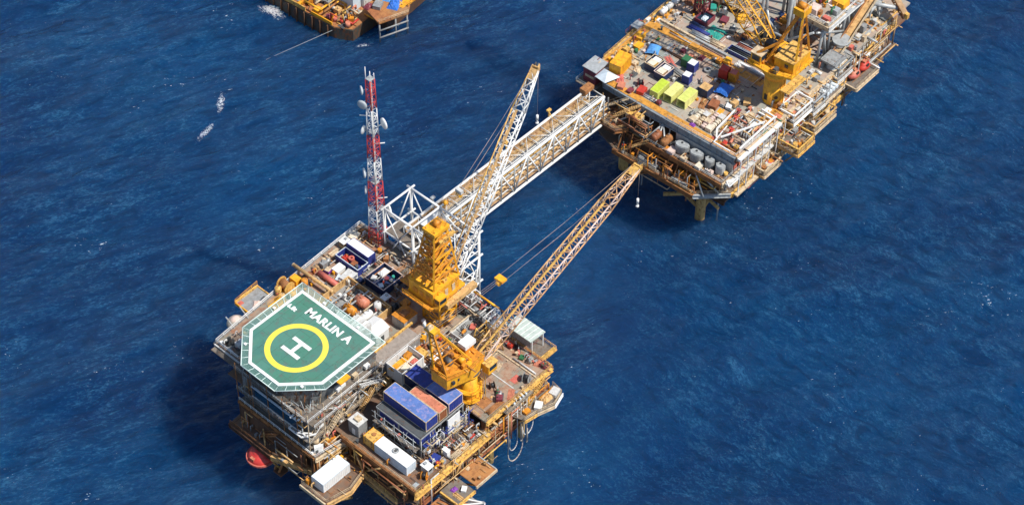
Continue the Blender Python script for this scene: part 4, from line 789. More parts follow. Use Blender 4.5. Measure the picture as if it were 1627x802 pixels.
pl = T(1, 'screen_panel', 'tall white panel standing at the end of the blue containers', 'panel', (13.2, -36.7, 27.4)); pl.part('board', MB(WHT).box(-1.9, 1.9, -.08, .08, .4, 5.2)); pl.part('post', MB(LGR).bar((-1.9, .15, 0), (-1.9, .15, 5.2), .15)); pl.part('post', MB(LGR).bar((1.9, .15, 0), (1.9, .15, 5.2), .15))
# white bin of scrap
bn = bin_(1, (18.4, -16.4, 27.02), 0, 7.2, 5., 4.2, WHT, 'white high-sided skip filled with yellow and red gear', name='open_skip', rim=WHT, div=1)
gear(1, 27.25, [('pipes', YEL, 17.2, -15.6, 0, .95, 'yellow rods lying in the white skip', 30), ('crate', ORG, 20.2, -15.4, 10, 1., 'orange box inside the white skip', 30), ('heap', RED2, 20, -17.6, 0, .8, 'red bundle heaped inside the white skip', 30), ('crate', SACK, 17, -17.8, 4, 1., 'pale carton inside the white skip', 30.0)])
solo(1, 'cargo_liner', 'pale liner packed down inside the white skip', 'packing', MB(SACK).heap(0, 0, 0, 3.3, 2.2, .4, 5), (18.4, -16.4, 29.5))
container(1, (-10.4, -20.6, 18.35), 0, 8.4, 3.9, 2.9, WHT, WHT, LBL, 'white container alone on the low laydown deck', name='shipping_container')
C2 = container(1, (.0, -31, 24.02), 90, 10.2, 3.0, 3.0, LBL, WHT, WHT, 'long white container on the module deck beside a yellow tank', name='shipping_container')  # white container; its shade is put into the pale blue side colour
t = T(1, 'roof_fan', 'grey fan coil on the long white container roof', 'fan', (.3, -31, 27.1)); t.part('ring', MB(LGR).ring((0, 0, 0), .55, .8, 0, .25, 16)); t.part('motor', MB(DGR).tube((0, 0, 0), (0, 0, .3), .3, 8)); t.part('blade', MB(DGR).box(-.6, .6, -.08, .08, .1, .14))
t = T(1, 'tank_skid', 'yellow framed tank next to the long white container', 'tank', (.2, -24.0, 24.02)); t.part('body', MB(YEL2).box(-1.6, 1.6, -1.5, 1.5, .15, 2.8)); t.part('frame', MB(YEL).box(-1.7, 1.7, -1.6, -1.52, 0, 2.9).box(-1.7, 1.7, 1.52, 1.6, 0, 2.9)); t.part('manhole', MB(RST).tube((.2, 0, 2.8), (.2, 0, 3.05), .5, 12)); t.part('base', MB(BRN).box(-1.6, 1.6, -1.5, 1.5, 0, .14))
t = T(1, 'control_cabin', 'grey cabin with a pale roof and cream roof box near the quarters block', 'cabin', (.3, -18.9, 24.02)); t.part('wall', MB(GRY).box(-1.4, 1.4, -1.6, 1.6, 0, 3.9)); t.part('roof', MB(WHT2).box(-1.5, 1.6, -1.7, 1.7, 3.9, 4.05)); t.part('door', MB(WHT).box(-1.46, -1.41, -.5, .5, .1, 2.1)); t.part('roof_box', MB(CREAM).box(-.6, .8, -.8, .6, 4.05, 4.6))
gear(1, 24, [('skid', BRN, .2, -21.8, 90, .9, 'brown pump skid squeezed between grey cabin and yellow tank'), ('house', LGR, 2.6, -38.4, 90, .85, 'small grey hut with pale roof at the corner of the module deck'), ('crate', BLU, 5.9, -37.6, 10, 1.3, 'bright blue box at the foot of the scaffolded module'), ('cabinet', WHT, 8.8, -38.4, 90, 1., 'white cabinet behind the yellow deck edge girder'), ('manifold', CREAM, 12.5, -39, 0, 1.1, 'cream pipe manifold by the module deck girder'), ('pump', RED, 16.4, -39.2, 0, .9, 'small red pump near the deck step'),
  ('valve', YEL, 5, -39.4, 0, 1.2, 'yellow valve beside the small grey hut'), ('rack', WHT2, 10.2, -37, 0, 1., 'white rack of gas cylinders below the white panel'), ('reel', ORG, .8, -39.2, 30, .9, 'orange reel at the outer corner of the module deck'), ('drum', RST, 3.2, -36.3, 0, 1.3, 'rusty drum next to the long white container'), ('pipes', CREAM, 11.5, -40.1, 0, 1., 'cream pipes stacked along the yellow girder')])
# weather deck objects
t = T(1, 'boom_rest', 'tangled yellow lattice rest frame beneath the low crane boom', 'boom rest', (37, -25.6, 27), absolute=True)
rnd = random.Random(11)
for (x, w) in [(33, -28.5), (33, -23), (38.6, -23), (38.6, -28.5)]: t.part('post', MB(YEL2).tube((x, w, 27), (35.8 + (x - 35.8) * .6, -25.8 + (w + 25.8) * .6, 35), .18, 6))
for z in (29.5, 32, 34.5): f = 1 - .4 * (z - 27) / 8; a, b, c, d = 35.8 - 2.8 * f, 35.8 + 2.8 * f, -25.8 - 2.7 * f, -25.8 + 2.7 * f; t.part('tie', MB(YEL2).tube((a, c, z), (b, c, z), .13, 6).tube((b, c, z), (b, d, z), .13, 6).tube((b, d, z), (a, d, z), .13, 6).tube((a, d, z), (a, c, z), .13, 6))
for i in range(16): z = 27.5 + rnd.random() * 6; t.part('brace', MB(rnd.choice([YEL2, TAN, YEL])).tube((rnd.uniform(33.2, 38.4), rnd.uniform(-28.4, -23.2), z), (rnd.uniform(33.6, 38), rnd.uniform(-28, -23.6), z + rnd.uniform(.5, 3)), .1, 5))
t = T(1, 'open_shed', 'open-sided shed with pale green roof at the platform edge', 'shed', (43.6, -30.2, 27), absolute=True)
t.part('roof', MB(ROOFG).add([(41.4, -26.2, 32.0), (46.6, -26.2, 31.4), (46.6, -34.4, 31.4), (41.4, -34.4, 32.0), (41.4, -26.2, 31.75), (46.6, -26.2, 31.15), (46.6, -34.4, 31.15), (41.4, -34.4, 31.75)], [(3, 2, 1, 0), (4, 5, 6, 7), (0, 1, 5, 4), (1, 2, 6, 5), (2, 3, 7, 6), (3, 0, 4, 7)]))
for i in range(6): w = -27.4 - i * 1.25; t.part('rib', MB(WHT).bar((41.4, w, 32.05), (46.6, w, 31.45), .12, .08))
t.part('wall', MB(GRY).box(42.3, 42.4, -33.6, -27, 28.4, 31.6)); t.part('floor', MB(MUD).box(42.62, 47.4, -36, -26, 26.4, 26.6))
for (x, w) in [(42.4, -27), (46.2, -27), (42.4, -34), (46.2, -34)]: t.part('post', MB(WHT).bar((x, w, 26.6), (x, w, 31.3), .2))
t.part('side_platform', MB(YEL2).box(43, 47.6, -37.3, -36.1, 26.2, 26.6)); rails(t, [(47.4, -26.2, 26.6), (47.4, -37.2, 26.6), (43, -37.2, 26.6)], YEL2)
gear(1, 27, [('skid', RED, 40.4, -28.6, 90, .9, 'red engine skid under the shed wall'), ('pump', RED2, 40.2, -31.8, 40, .9, 'faded red pump in front of the open shed'), ('pump', BLK, 41.2, -30.4, 70, .9, 'black motor in front of the open shed'), ('manifold', RED2, 40.6, -35, 80, .9, 'faded red manifold near the deck corner by the shed'), ('heap', SAL, 41, -37, 20, .8, 'salmon heap at the deck corner past the shed'), ('rack', MAG, 41.3, -38.8, 0, .8, 'wine coloured rack at the outermost deck corner'), ('crate', GRN, 39.6, -33.4, 20, .7, 'green box among red machinery near the shed'),
  ('reel', RST2, 28.6, -34.2, 60, .8, 'rusty reel alone on the open main deck'), ('reel', GRY, 35.4, -38.6, 20, 1.1, 'grey reel close to the yellow edge rail'), ('skid', MAG, 27.2, -37.8, 40, 1.1, 'wine coloured winch skid near the hanging hoses'), ('pump', GRN, 28, -36.4, 40, .9, 'dark green pump beside the wine coloured winch skid'), ('planks', SAL, 29.8, -38.9, 35, 1., 'salmon boards beside the wine coloured winch skid'), ('pipes', RST, 24.5, -38.8, 0, .9, 'rusty pipes along the main deck edge by the crane pedestal'),
  ('drum', DGR, 26.2, -33.8, 0, 1.2, 'dark drum at the foot of the low boom crane'), ('crate', CREAM, 30, -21.4, 12, .9, 'cream crate on open deck between the two cranes'), ('heap', MUD, 32.4, -20.2, 50, 1., 'grey heap on deck next to the boom rest frame'), ('planks', CREAM, 34, -31.2, 20, .7, 'cream boards lying on the rusty main deck')])
t = T(1, 'curved_pipe_rack', 'white walled tray of orange gear with curved rim behind the yellow crane tower', 'tray', (37.4, -18.6, 27), absolute=True)
t.part('floor', MB(GRY).box(33.5, 41, -20.8, -16.2, 27.05, 27.2)); t.part('wall', MB(WHT2).box(33.4, 33.6, -20.8, -16, 27.05, 28.3)); t.part('wall', MB(WHT).box(33.6, 40, -16.2, -16., 27.05, 28.3))
t.part('rim', MB(CREAM).path([(33.5, -16.1, 28.4), (40, -16.1, 28.4), (41.6, -17.2, 28.4), (41.6, -19, 28.4), (40, -20.6, 28.4), (33.5, -20.9, 28.4)], .22, 7))
gear(1, 27.2, [('pump', ORG, 36, -18.2, 10, .9, 'orange pump inside the curved tray'), ('crate', RED2, 38.6, -18.8, 30, .9, 'faded red box inside the curved tray'), ('manifold', CREAM, 37.6, -17.2, 0, .6, 'cream manifold inside the curved tray')])
t = T(1, 'boom_winch_house', 'white framed box beside the tangled boom rest frame', 'cabin', (41.6, -24.2, 27)); t.part('wall', MB(WHT).box(-1.8, 1.8, -1.6, 1.6, 0, 3.4)); t.part('roof', MB(WHT2).box(-1.9, 1.9, -1.7, 1.7, 3.4, 3.55)); t.part('frame', MB(WHT).lattice((-1.8, 2.6, 3.6), (2.6, 2.6, 3.6), 1.4, 2, 1.4, 2, 3, .12, .08))
t = T(1, 'process_skid', 'dark pipe-filled process skid along the seaward edge beyond the yellow crane', 'process skid', (43, -15, 27), absolute=True)
t.part('floor', MB(DGR).box(39.8, 45.6, -23, -10.4, 27.02, 27.15)); platform_pipes(t, 38, 40, 45.5, -22.6, -10.5, 27.6, 30.2, [GRY, LGR, WHT2, RST2, CREAM, RED2, DGR], 21, 'xwz', .1, .3, lo=2, hi=7)
t.part('header_pipe', MB(YEL).tube((45.2, -13, 30.4), (45.2, -21, 30.4), .28, 8)); t.part('frame', MB(WHT).lattice((44.6, -9.6, 28.6), (44.6, -14.2, 28.6), 3, 3, 3, 3, 3, .14, .09))
for (x, w, c) in [(41.2, -13, RST2), (42.8, -16, GRY), (41.4, -19.6, DGR), (43.6, -20.6, RED2)]: t.part('vessel', MB(c).tube((x, w - 1, 28.1), (x, w + 1, 28.1), .7, 10))
# modules between helideck and yellow crane
t = T(1, 'white_deck_house', 'small bright white roofed deck house beside the helideck edge', 'hut', (21.4, -3.6, 27)); t.part('wall', MB(WHT).box(-2.1, 2.1, -2.4, 2.4, 0, 3.4)); t.part('roof', MB(WHT).add([(-2.3, -2.6, 3.4), (2.3, -2.6, 3.4), (2.3, 2.6, 3.4), (-2.3, 2.6, 3.4), (-2.3, 0, 4.3), (2.3, 0, 4.3)], [(0, 1, 5, 4), (2, 3, 4, 5), (0, 4, 3), (1, 2, 5), (3, 2, 1, 0)])); t.part('door', MB(DGR).box(-.5, .5, -2.46, -2.41, .1, 2.1))
t = T(1, 'ventilation_unit', 'bank of white parallel air ducts beside the bright white hut', 'air ducts', (17.5, -2.4, 27)); 
for i in range(5): t.part('duct', MB(WHT if i % 2 else WHT2).box(-1.6, 1.8, -2.3 + i * .95, -1.6 + i * .95, .6, 6.9))
t.part('base', MB(GRY).box(-1.9, 2, -2.6, 2.6, 0, .59))
t = T(1, 'long_grey_roof', 'long tan-grey roofed passage between helideck and white skip', 'passage', (16, -11, 27)); t.part('wall', MB(GRY).box(-2, 10.5, -2.2, 1.6, 0, 2.8)); t.part('roof', MB(paint('taupe_roof', (.34, .29, .25), .35, .2)).box(-2.2, 10.7, -2.4, 1.8, 2.8, 3.0)); t.part('edge_beam', MB(YEL2).box(-2.2, 12.5, 1.85, 2.3, 2.9, 3.4))
rails(t, [(-2.1, -2.3, 3.), (10.6, -2.3, 3.)], WHT)
EQ = T(1, 'equipment_enclosure', 'tan-walled open enclosure of orange vessels beside the helideck', 'enclosure', (24, 5.5, 27), absolute=True)
EQ.part('floor', MB(GRY).box(17.5, 29, -1, 13, 27.02, 27.15))
for (x0, x1, w0, w1) in [(17.4, 29.2, 13, 13.25), (29, 29.25, -1, 13), (17.4, 29.2, -1.25, -1), (17.2, 17.4, 3, 13)]: EQ.part('wall', MB(ORG if x1 - x0 < 1 and x0 < 18 else TAN).box(x0, x1, w0, w1, 27.05, 29.3))
EQ.part('beam', MB(LGR).bar((17.4, 6, 29.5), (29, 6, 29.5), .3)); EQ.part('beam', MB(LGR).bar((17.4, 9.6, 29.5), (29, 9.6, 29.5), .25)); platform_pipes(EQ, 22, 18, 28.5, -.6, 12.6, 27.6, 29.6, [LGR, WHT2, CREAM, GRY, RST], 31, 'xwz', .09, .22, lo=2, hi=7)
tank_h(1, (25.8, 5.2, 27.2), 90, 3.6, 1.3, SAL, 'salmon vessel in the tan enclosure'); tank_h(1, (22.2, 5.6, 27.2), 90, 3.4, 1.1, ORG, 'orange vessel nearer the helideck in the tan enclosure'); tank_h(1, (23.3, 1.4, 27.2), 0, 3.6, 1., WHT, 'white vessel in the tan enclosure by the white hut'); tank_v(1, (27.4, 1.6, 27.2), .9, 2.4, WHT2, 'small upright white tank in the tan enclosure', name='storage_tank')
gear(1, 27.2, [('vent', WHT, 24.6, 9.8, 0, 1., 'white mushroom ventilator in the tan enclosure'), ('pump', RST, 20, 11.4, 0, 1., 'rusty pump inside the tan enclosure'), ('crate', CREAM, 27.4, 10.6, 15, 1.1, 'cream box inside the tan enclosure'), ('drum', WHT2, 20.2, 8, 0, 1.2, 'pale drum inside the tan enclosure'), ('manifold', CREAM, 26.4, 8.3, 90, .8, 'cream manifold inside the tan enclosure')])
t = T(1, 'gear_box_house', 'orange flat-topped grey box house in front of the yellow crane tower', 'hut', (29.2, -5.6, 27)); t.part('wall', MB(LGR).box(-2.2, 2.2, -2, 2, 0, 2.9)); t.part('roof', MB(ORG).box(-2.3, 2.3, -2.1, 2.1, 2.9, 3.1)); t.part('roof_gear', MB(RST).box(-1, .8, -.9, .9, 3.1, 3.6))
gear(1, 27, [('skid', YEL, 28.5, -12.5, 30, 1., 'yellow winch skid at the foot of the yellow crane tower'), ('pump', BRN, 26.6, -14.8, 60, 1., 'brown pump between white skip and yellow crane tower'), ('planks', WOOD, 27.8, -17.2, 20, 1.1, 'timber boards on deck behind the white skip'), ('crate', YEL2, 24.2, -15.8, 5, 1.5, 'pale yellow crate by the white skip corner'), ('house', BRN, 25, -20.8, 0, 1.15, 'brown-walled hut with pale roof behind the white skip'), ('pipes', YEL, 28.6, -24.4, 0, 1.1, 'yellow pipes stacked between the brown hut and boom rest'), ('drum', RED, 30.8, -15.6, 0, 1.2, 'red drum below the yellow crane tower'),
  ('rack', GRY, 31.4, -17.8, 10, 1., 'grey gas rack next to the curved tray'), ('reel', DGR, 30.4, -1.2, 80, 1., 'dark reel between blue tool bin and orange box house'), ('crate', ORG, 33.2, -1.8, 0, 1.2, 'orange crate beside the blue tool bin'), ('vent', WHT, 31.6, -9.4, 0, 1., 'white ventilator at the base of the yellow crane tower')])
# blue cabin group
container(1, (36.8, 16.5, 27.4), 90, 7.4, 2.5, 3.4, BLU, WHT, BLU, 'blue cabin with bright white roof near the red and white mast')
bin_(1, (33.6, 16.5, 27.02), 90, 7.6, 3.4, 2.4, BLU, 'blue bin of red gear alongside the white-roofed blue cabin', 'blue bins by the mast', rim=LBL); bin_(1, (34.6, 6.6, 27.02), 90, 6.2, 6.6, 2.6, NAVY, 'wide dark blue bin full of mixed tools in front of the yellow crane', 'blue bins by the mast', rim=SACK2, div=1)
gear(1, 27.25, [('heap', RED, 33.6, 18.4, 90, .9, 'red bundle in the blue bin beside the cabin', 28), ('crate', BRN, 33.5, 15.6, 0, .8, 'brown box in the blue bin beside the cabin', 28), ('spool', RED2, 34, 17, 0, .8, 'red hose coil in the blue bin beside the cabin', 28.4), ('drum', DGR, 33.2, 14.4, 0, 1, 'dark drum in the blue bin beside the cabin', 28),
  ('heap', WHT, 36.2, 8.2, 0, .95, 'white sheeting in the wide dark blue bin', 28.6), ('crate', WHT2, 33, 8.4, 20, .8, 'worn white box in the wide dark blue bin', 28.6), ('pump', RED, 33.6, 5.8, 30, .6, 'red pump in the wide dark blue bin', 28.6), ('drum', TEAL, 36.4, 5.2, 0, .9, 'teal drum in the wide dark blue bin', 28.6), ('drum', LGR, 35.2, 4.6, 0, .9, 'grey drum in the wide dark blue bin', 28.6), ('crate', MAG, 35, 6.2, 0, .6, 'wine coloured box in the wide dark blue bin', 28.6), ('crate', LBL, 32.4, 5.4, 60, .7, 'pale blue box in the wide dark blue bin', 28.6)])
gear(1, 27, [('crate', WHT, 30.2, 17.6, 0, 1.5, 'white topped box below the blue bin corner'), ('crate', WHT2, 29.8, 13.8, 8, 2., 'large worn white box between blue bin and tan enclosure'), ('crate', LBL, 28.2, 15.4, 20, 1., 'small pale box beside the large worn white box'), ('house', MAG, 30.7, 2.2, 0, .75, 'tiny wine coloured hut beside the wide dark blue bin'), ('skid', NAVY, 31, 11.6, 90, 1., 'navy skid in the gap between the two blue bins')])
t = T(1, 'monorail_beam', 'long grey beam lying across the deck outside the helideck corner', 'beam', (23.1, 19, 28.5), absolute=True); t.part('tube', MB(TAN).tube((23.0, 25.6, 29), (23.2, 12.2, 29), .45, 8)); t.part('cap', MB(CREAM).tube((23, 25.62, 29), (23, 25.8, 29), .48, 8)); t.part('support', MB(GRY).box(22.8, 23.4, 23.8, 24.1, 27, 28.55)); t.part('support', MB(GRY).box(22.8, 23.4, 14, 14.3, 27, 28.55))
t = T(1, 'life_raft_roll', 'long red roll lying beside the grey deck beam', 'roll', (26.2, 16.8, 27)); t.part('roll', MB(RED2).tube((0, -3.2, .75), (0, 3.4, .75), .7, 12)); t.part('cradle', MB(GRY).box(-.8, .8, -2, -1.8, 0, .3)); t.part('cradle', MB(GRY).box(-.8, .8, 2, 2.2, 0, .3))
gear(1, 27, [('skid', GRY, 29.4, 21.4, 0, 1.1, 'grey skid by the seaward rail'), ('pallet', WOOD, 26.8, 22, 0, 1.1, 'timber coloured pallet load near the grey deck beam'), ('wrapped', PUR, 28.2, 19.2, 10, .9, 'purple wrapped pallet near the red roll'), ('planks', CREAM, 32.6, 22.6, 0, 1.2, 'cream boards stacked along the seaward rail'), ('house', TAN, 37, 22.4, 0, .8, 'small tan hut behind the blue cabin'), ('crate', SACK, 40.4, 22.6, 12, 1.4, 'pale crate in the platform corner near the mast'), ('heap', RST, 42.8, 22.4, 30, 1.2, 'rusty heap in the far platform corner'), ('pipes', WHT2, 40, 24, 0, .9, 'white pipes at the far platform corner'),
  ('drum', ORG, 41.2, 14.6, 0, 1.4, 'orange drum at the mast foot'), ('skid', RST, 40.8, 12, 40, 1., 'rusty skid between mast and bridge tower'), ('pump', GRY, 41.4, 9, 90, 1., 'grey pump at the bridge tower foot'), ('heap', MUD, 41.4, 5.4, 0, 1.1, 'dark heap at the bridge tower foot'), ('crate', RST2, 40.6, 2.4, 0, 1.1, 'dark rusty crate beside the wide dark blue bin'), ('rack', ORG, 40.8, -.8, 0, 1.1, 'orange rack between bridge tower and yellow crane'), ('reel', ORG, 38.8, 1, 50, 1.1, 'orange reel behind the wide dark blue bin'), ('crate', BRN, 24, 21.6, 0, .9, 'brown crate against the grey deck beam')])
t = T(1, 'cable_drum_frame', 'round tan lattice drum frame on the seaward rail', 'drum frame', (18.4, 22.4, 27)); 
for y in (-1.4, 1.4): t.part('wheel', MB(YEL2).tube((-1.2 , y - .1, 1.9), (-1.2, y + .1, 1.9), 1.6, 16)); 
t.part('core', MB(RST).tube((-1.2, -1.28, 1.9), (-1.2, 1.28, 1.9), 1.1, 12)); t.part('stand', MB(YEL).box(-3.2, .9, -1.9, 1.9, 0, .3)); t.part('motor', MB(YEL).box(1.2, 3, -1.2, 1.2, 0, 1.8))
for (x, w, c) in [(15.2, 22.8, YEL2), (14.2, 20.4, TAN), (16.6, 19.2, YEL), (21.2, 20, ORG)]: tank_v(1, (x, w, 27), .8, 2.2, c, {15.2: 'pale yellow upright tank by the seaward rail', 14.2: 'tan upright tank by the seaward rail', 16.6: 'yellow upright tank close to the helideck', 21.2: 'orange upright tank beside the grey deck beam'}[x], name='storage_tank')
t = T(1, 'outboard_platform', 'yellow-railed outboard platform with pale floor hanging off the seaward side', 'platform', (10.4, 25.2, 25.5), absolute=True)
t.part('floor', MB(GRY).box(6.6, 13.6, 22.7, 28.4, 26.3, 26.5)); t.part('beam', MB(YEL2).box(6.4, 13.8, 28.4, 28.8, 26, 27.1)); t.part('beam', MB(YEL).box(6.3, 6.6, 22.7, 28.4, 26, 26.8)); t.part('beam', MB(YEL2).box(13.6, 13.9, 22.7, 28.4, 26, 26.8)); rails(t, [(6.5, 28.6, 26.6), (13.7, 28.6, 27.4)], YEL)
gear(1, 26.5, [('heap', SACK2, 9.6, 24.6, 40, .8, 'pale pink bundle on the yellow-railed outboard platform'), ('drum', BLU, 7.4, 23.6, 0, .9, 'blue drum on the yellow-railed outboard platform'), ('heap', RED2, 7.2, 27.6, 0, .55, 'faded red bundle at the outboard platform corner'), ('crate', DGR, 11.8, 24.2, 20, .7, 'dark box on the outboard platform')])
t = T(1, 'escape_capsule', 'covered survival capsule slung outside the helideck corner', 'survival capsule', (2.8, 24.6, 24)); t.part('hull', MB(paint('capsule_taupe', (.38, .34, .28), .3, .1)).ball((0, 0, 1.6), 2.3, 2., 1.6, 16, 8)); t.part('canopy', MB(SACK2).ball((0, 0, 2.4), 1.4, 1.2, 1.0, 14, 6, 0.)); t.part('davit', MB(GRY).bar((-2.2, -2.2, 3), (-2.2, .6, 5), .25).bar((2.2, -2.2, 3), (2.2, .6, 5), .25))
t = T(1, 'side_balcony', 'white-railed balcony jutting beyond the helideck corner', 'balcony', (-6.5, 17, 24)); t.part('floor', MB(MUD).box(-.8, .6, -5, 5, 2.3, 2.5))
gear(1, 27, [('skid', WHT2, -1.6, 17.2, 0, 1.3, 'worn white plant skid on the white-railed balcony'), ('crate', MUD, -3.6, 15, 10, 1.2, 'grey crate on the white-railed balcony'), ('reel', DGR, -3.4, 19.6, 0, 1., 'dark reel on the white-railed balcony corner'), ('rack', RST, 2, 15.4, 0, 1.1, 'rusty rack just outside the helideck net')])
# red survival capsule below the quarters
t = T(1, 'survival_capsule', 'round red survival capsule hanging below the quarters block', 'survival capsule', (-13.6, -.2, 9.6)); t.part('hull', MB(CAP).ball((0, 0, 2.2), 3.2, 3.2, 2.0, 20, 8)); t.part('fender', MB(RED2).ring((0, 0, 0), 3.15, 3.5, 1.9, 2.4, 24)); t.part('canopy', MB(CAP).ball((0, 0, 3.0), 2.2, 2.2, 1.6, 18, 6, 0.))
t.part('hatch', MB(SAL).tube((0, 0, 4.4), (0, 0, 4.8), .6, 10)); t.part('hatch', MB(SAL).box(-2.9, -2.0, -.6, .6, 2.6, 3.6)); t.part('hook', MB(YEL2).tube((0, 0, 4.8), (0, 0, 6), .15, 6))
t = T(1, 'launch_ramp', 'brown slanted launch frame above the red survival capsule', 'launch frame', (-10, -2.5, 10)); 
for y in (-3.6, -2.2, .9, 2.3): t.part('rail_beam', MB(RST if y < 0 else BRN).bar((-3.6, y, .6), (.2, y, 6.2), .35, .5))
for f in (.15, .45, .8): t.part('cross_beam', MB(YEL2).bar((-3.6 + 3.8 * f, -3.6, .7 + 5.6 * f), (-3.6 + 3.8 * f, 2.3, .7 + 5.6 * f), .3))
t.part('floor', MB(RST2).box(-4, -1.2, -4.6, -2, 0, .3))
# hoses hanging over the side
for i, (x, w, z, dx, zl, mt) in enumerate([(26.2, -40.9, 27.4, 5.0, 6.5, HOSE), (29.2, -41, 27.4, -2.6, 11, WHT2), (30.3, -41.1, 27.4, .5, 12, HOSE), (31.2, -41, 27.4, 3.4, 12.5, WHT), (32.2, -41.2, 27.4, .3, 10, HOSE)]):
    pts = [(0, .6, .2), (0, 0, .4), (0, -.5, -1)]
    for k in range(11): a = pi * k / 10; pts.append((dx * (1 - cos(a)) / 2, -.6, -(z - zl - abs(dx) * .8) - abs(dx) * .8 * sin(a)))
    pts.append((dx, -.6, -8.5 - i))
    solo(1, 'hanging_hose', ['pale loading hose drooping lowest below the deck edge', 'worn white hose drooping below the deck edge beside paler ones', 'pale hose in the middle of the hanging bunch', 'bright white hose in the hanging bunch', 'pale hose farthest from the blue containers in the hanging bunch'][i], 'hose', MB(mt).path(pts, .12, 6), (x, w, z), group='hoses hanging off the sunny deck edge')
t = T(1, 'hose_station', 'yellow framed hose station above the hanging hoses', 'hose station', (30, -41.4, 25)); t.part('floor', MB(MUD).box(-5, 4, -.7, .7, 1.7, 1.85)); rails(t, [(-5, -.7, 1.9), (4, -.7, 1.9)], CREAM); 
for x in (-2, 0, 1, 2): t.part('coupling', MB(LBL).tube((x, -.3, 1.9), (x, -.3, 3), .22, 8))
t = T(1, 'outrigger_walkway', 'cream angled outrigger walkway with white boxes below the yellow deck edge', 'walkway', (35, -43, 21.6), absolute=True)
t.part('floor', MB(MUD).prism([(28.5, -40.6), (29.5, -43.6), (33, -44.2), (37.5, -45.6), (41.4, -44.4), (42, -41)], 21.6, 21.8)); rails(t, [(29.4, -43.6, 21.8), (33, -44.1, 21.8), (37.5, -45.5, 21.8), (41.4, -44.3, 21.8), (42, -41, 21.8)], CREAM, r=.08)
girder(t, (29.4, -43.8, 21.9), (33, -44.4, 21.9), YEL2, .3, .8); girder(t, (33, -44.4, 21.9), (37.5, -45.8, 21.9), CREAM, .3, .8); girder(t, (37.5, -45.8, 21.9), (41.6, -44.6, 21.9), WHT, .3, .9)
for (a, b) in [((30, -43.5, 21.6), (30, -39.5, 17)), ((37, -45, 21.6), (37, -39.5, 17)), ((41, -44, 21.6), (41, -39, 17))]: t.part('strut', MB(TAN).tube(a, b, .22, 6))
gear(1, 21.8, [('crate', WHT, 34.6, -43.2, 30, 1.2, 'white box on the cream outrigger walkway'), ('crate', WHT2, 40.2, -43.2, 10, 1.3, 'worn white locker at the outrigger walkway tip'), ('heap', TAN, 38, -42.6, 0, 1.2, 'tan heap on the outrigger walkway'), ('crate', ORG, 31.6, -42.2, 0, .9, 'orange box at the start of the outrigger walkway')])
t = T(1, 'side_landing', 'flat timber-topped landing stage off the lower deck', 'landing', (12.5, -44.4, 19.4), absolute=True); t.part('floor', MB(DECK4).box(9.4, 15.8, -47.2, -41.8, 19.4, 19.7)); fit_later.append((t, 9.6, 15.4, -47, -42, 19.7)); t.part('edge', MB(CREAM).box(9.2, 16, -47.5, -47.21, 19.1, 19.9)); t.part('edge', MB(LGR).box(15.81, 16.1, -47.2, -41.8, 19.1, 19.9))
for x in (10, 15): t.part('strut', MB(RST).tube((x, -47, 19.3), (x, -40, 14), .25, 6))
t = T(1, 'side_landing', 'lower landing stage with purple and green gear next to the timber one', 'landing', (5.8, -44.4, 18.2), absolute=True); t.part('floor', MB(MUD).box(3.6, 9, -47, -41.4, 18.2, 18.4)); girder(t, (3.6, -47.2, 18.6), (9, -47.2, 18.6), YEL2, .4, .8); girder(t, (3.4, -41.6, 18.6), (3.4, -47, 18.6), YEL2, .4, .8)
for x in (4.4, 8.4): t.part('strut', MB(RST).tube((x, -46.8, 18.1), (x, -40, 13), .25, 6))
gear(1, 18.4, [('crate', WHT, 7.4, -45.2, 30, .8, 'white box on the lower landing stage'), ('heap', PUR, 6, -43.4, 0, .6, 'purple bundle on the lower landing stage'), ('planks', TAN, 5.2, -45.4, 90, .8, 'tan boards on the lower landing stage')])
t = T(1, 'access_gangway', 'triangular rusty deck wing with white edge beams at the bottom of the photo', 'deck wing', (2, -48, 16.6), absolute=True)
t.part('floor', MB(DECK4).prism([(-6, -41.6), (2.6, -41.6), (8, -50.5), (4, -54), (-10, -46)], 16.6, 16.9)); t.part('floor', MB(GRY).prism([(2.6, -41.6), (7.4, -41.8), (8.2, -50.4)], 16.92, 17.1))
for a, b in [((-1.2, -42.6, 17.6), (8.4, -50.6, 17.6)), ((3.4, -41.8, 17.6), (8.4, -50.6, 17.6)), ((8.4, -50.6, 17.6), (4.2, -54.4, 17.6)), ((-6.2, -41.8, 17.6), (-10, -46, 17.6)), ((-2, -43.4, 17.4), (4, -54, 17.4))]: t.part('edge_beam', MB(WHT).bar(a, b, .28, .4))
rails(t, [(8.2, -50.6, 17), (4.2, -54.2, 17)], LGR)
for i in range(9): t.part('pipe', MB([RED2, RST, CREAM, GRY][i % 4]).tube((-5 + i * 1.1, -42.4, 17.2), (-3.4 + i * 1.1, -46 - i * .5, 17.2), .16, 6))
t.part('ladder', MB(YEL2).bar((1.8, -51, 17.3), (5.8, -48, 17.3), .2).bar((1.2, -50.4, 17.3), (5.2, -47.4, 17.3), .2))
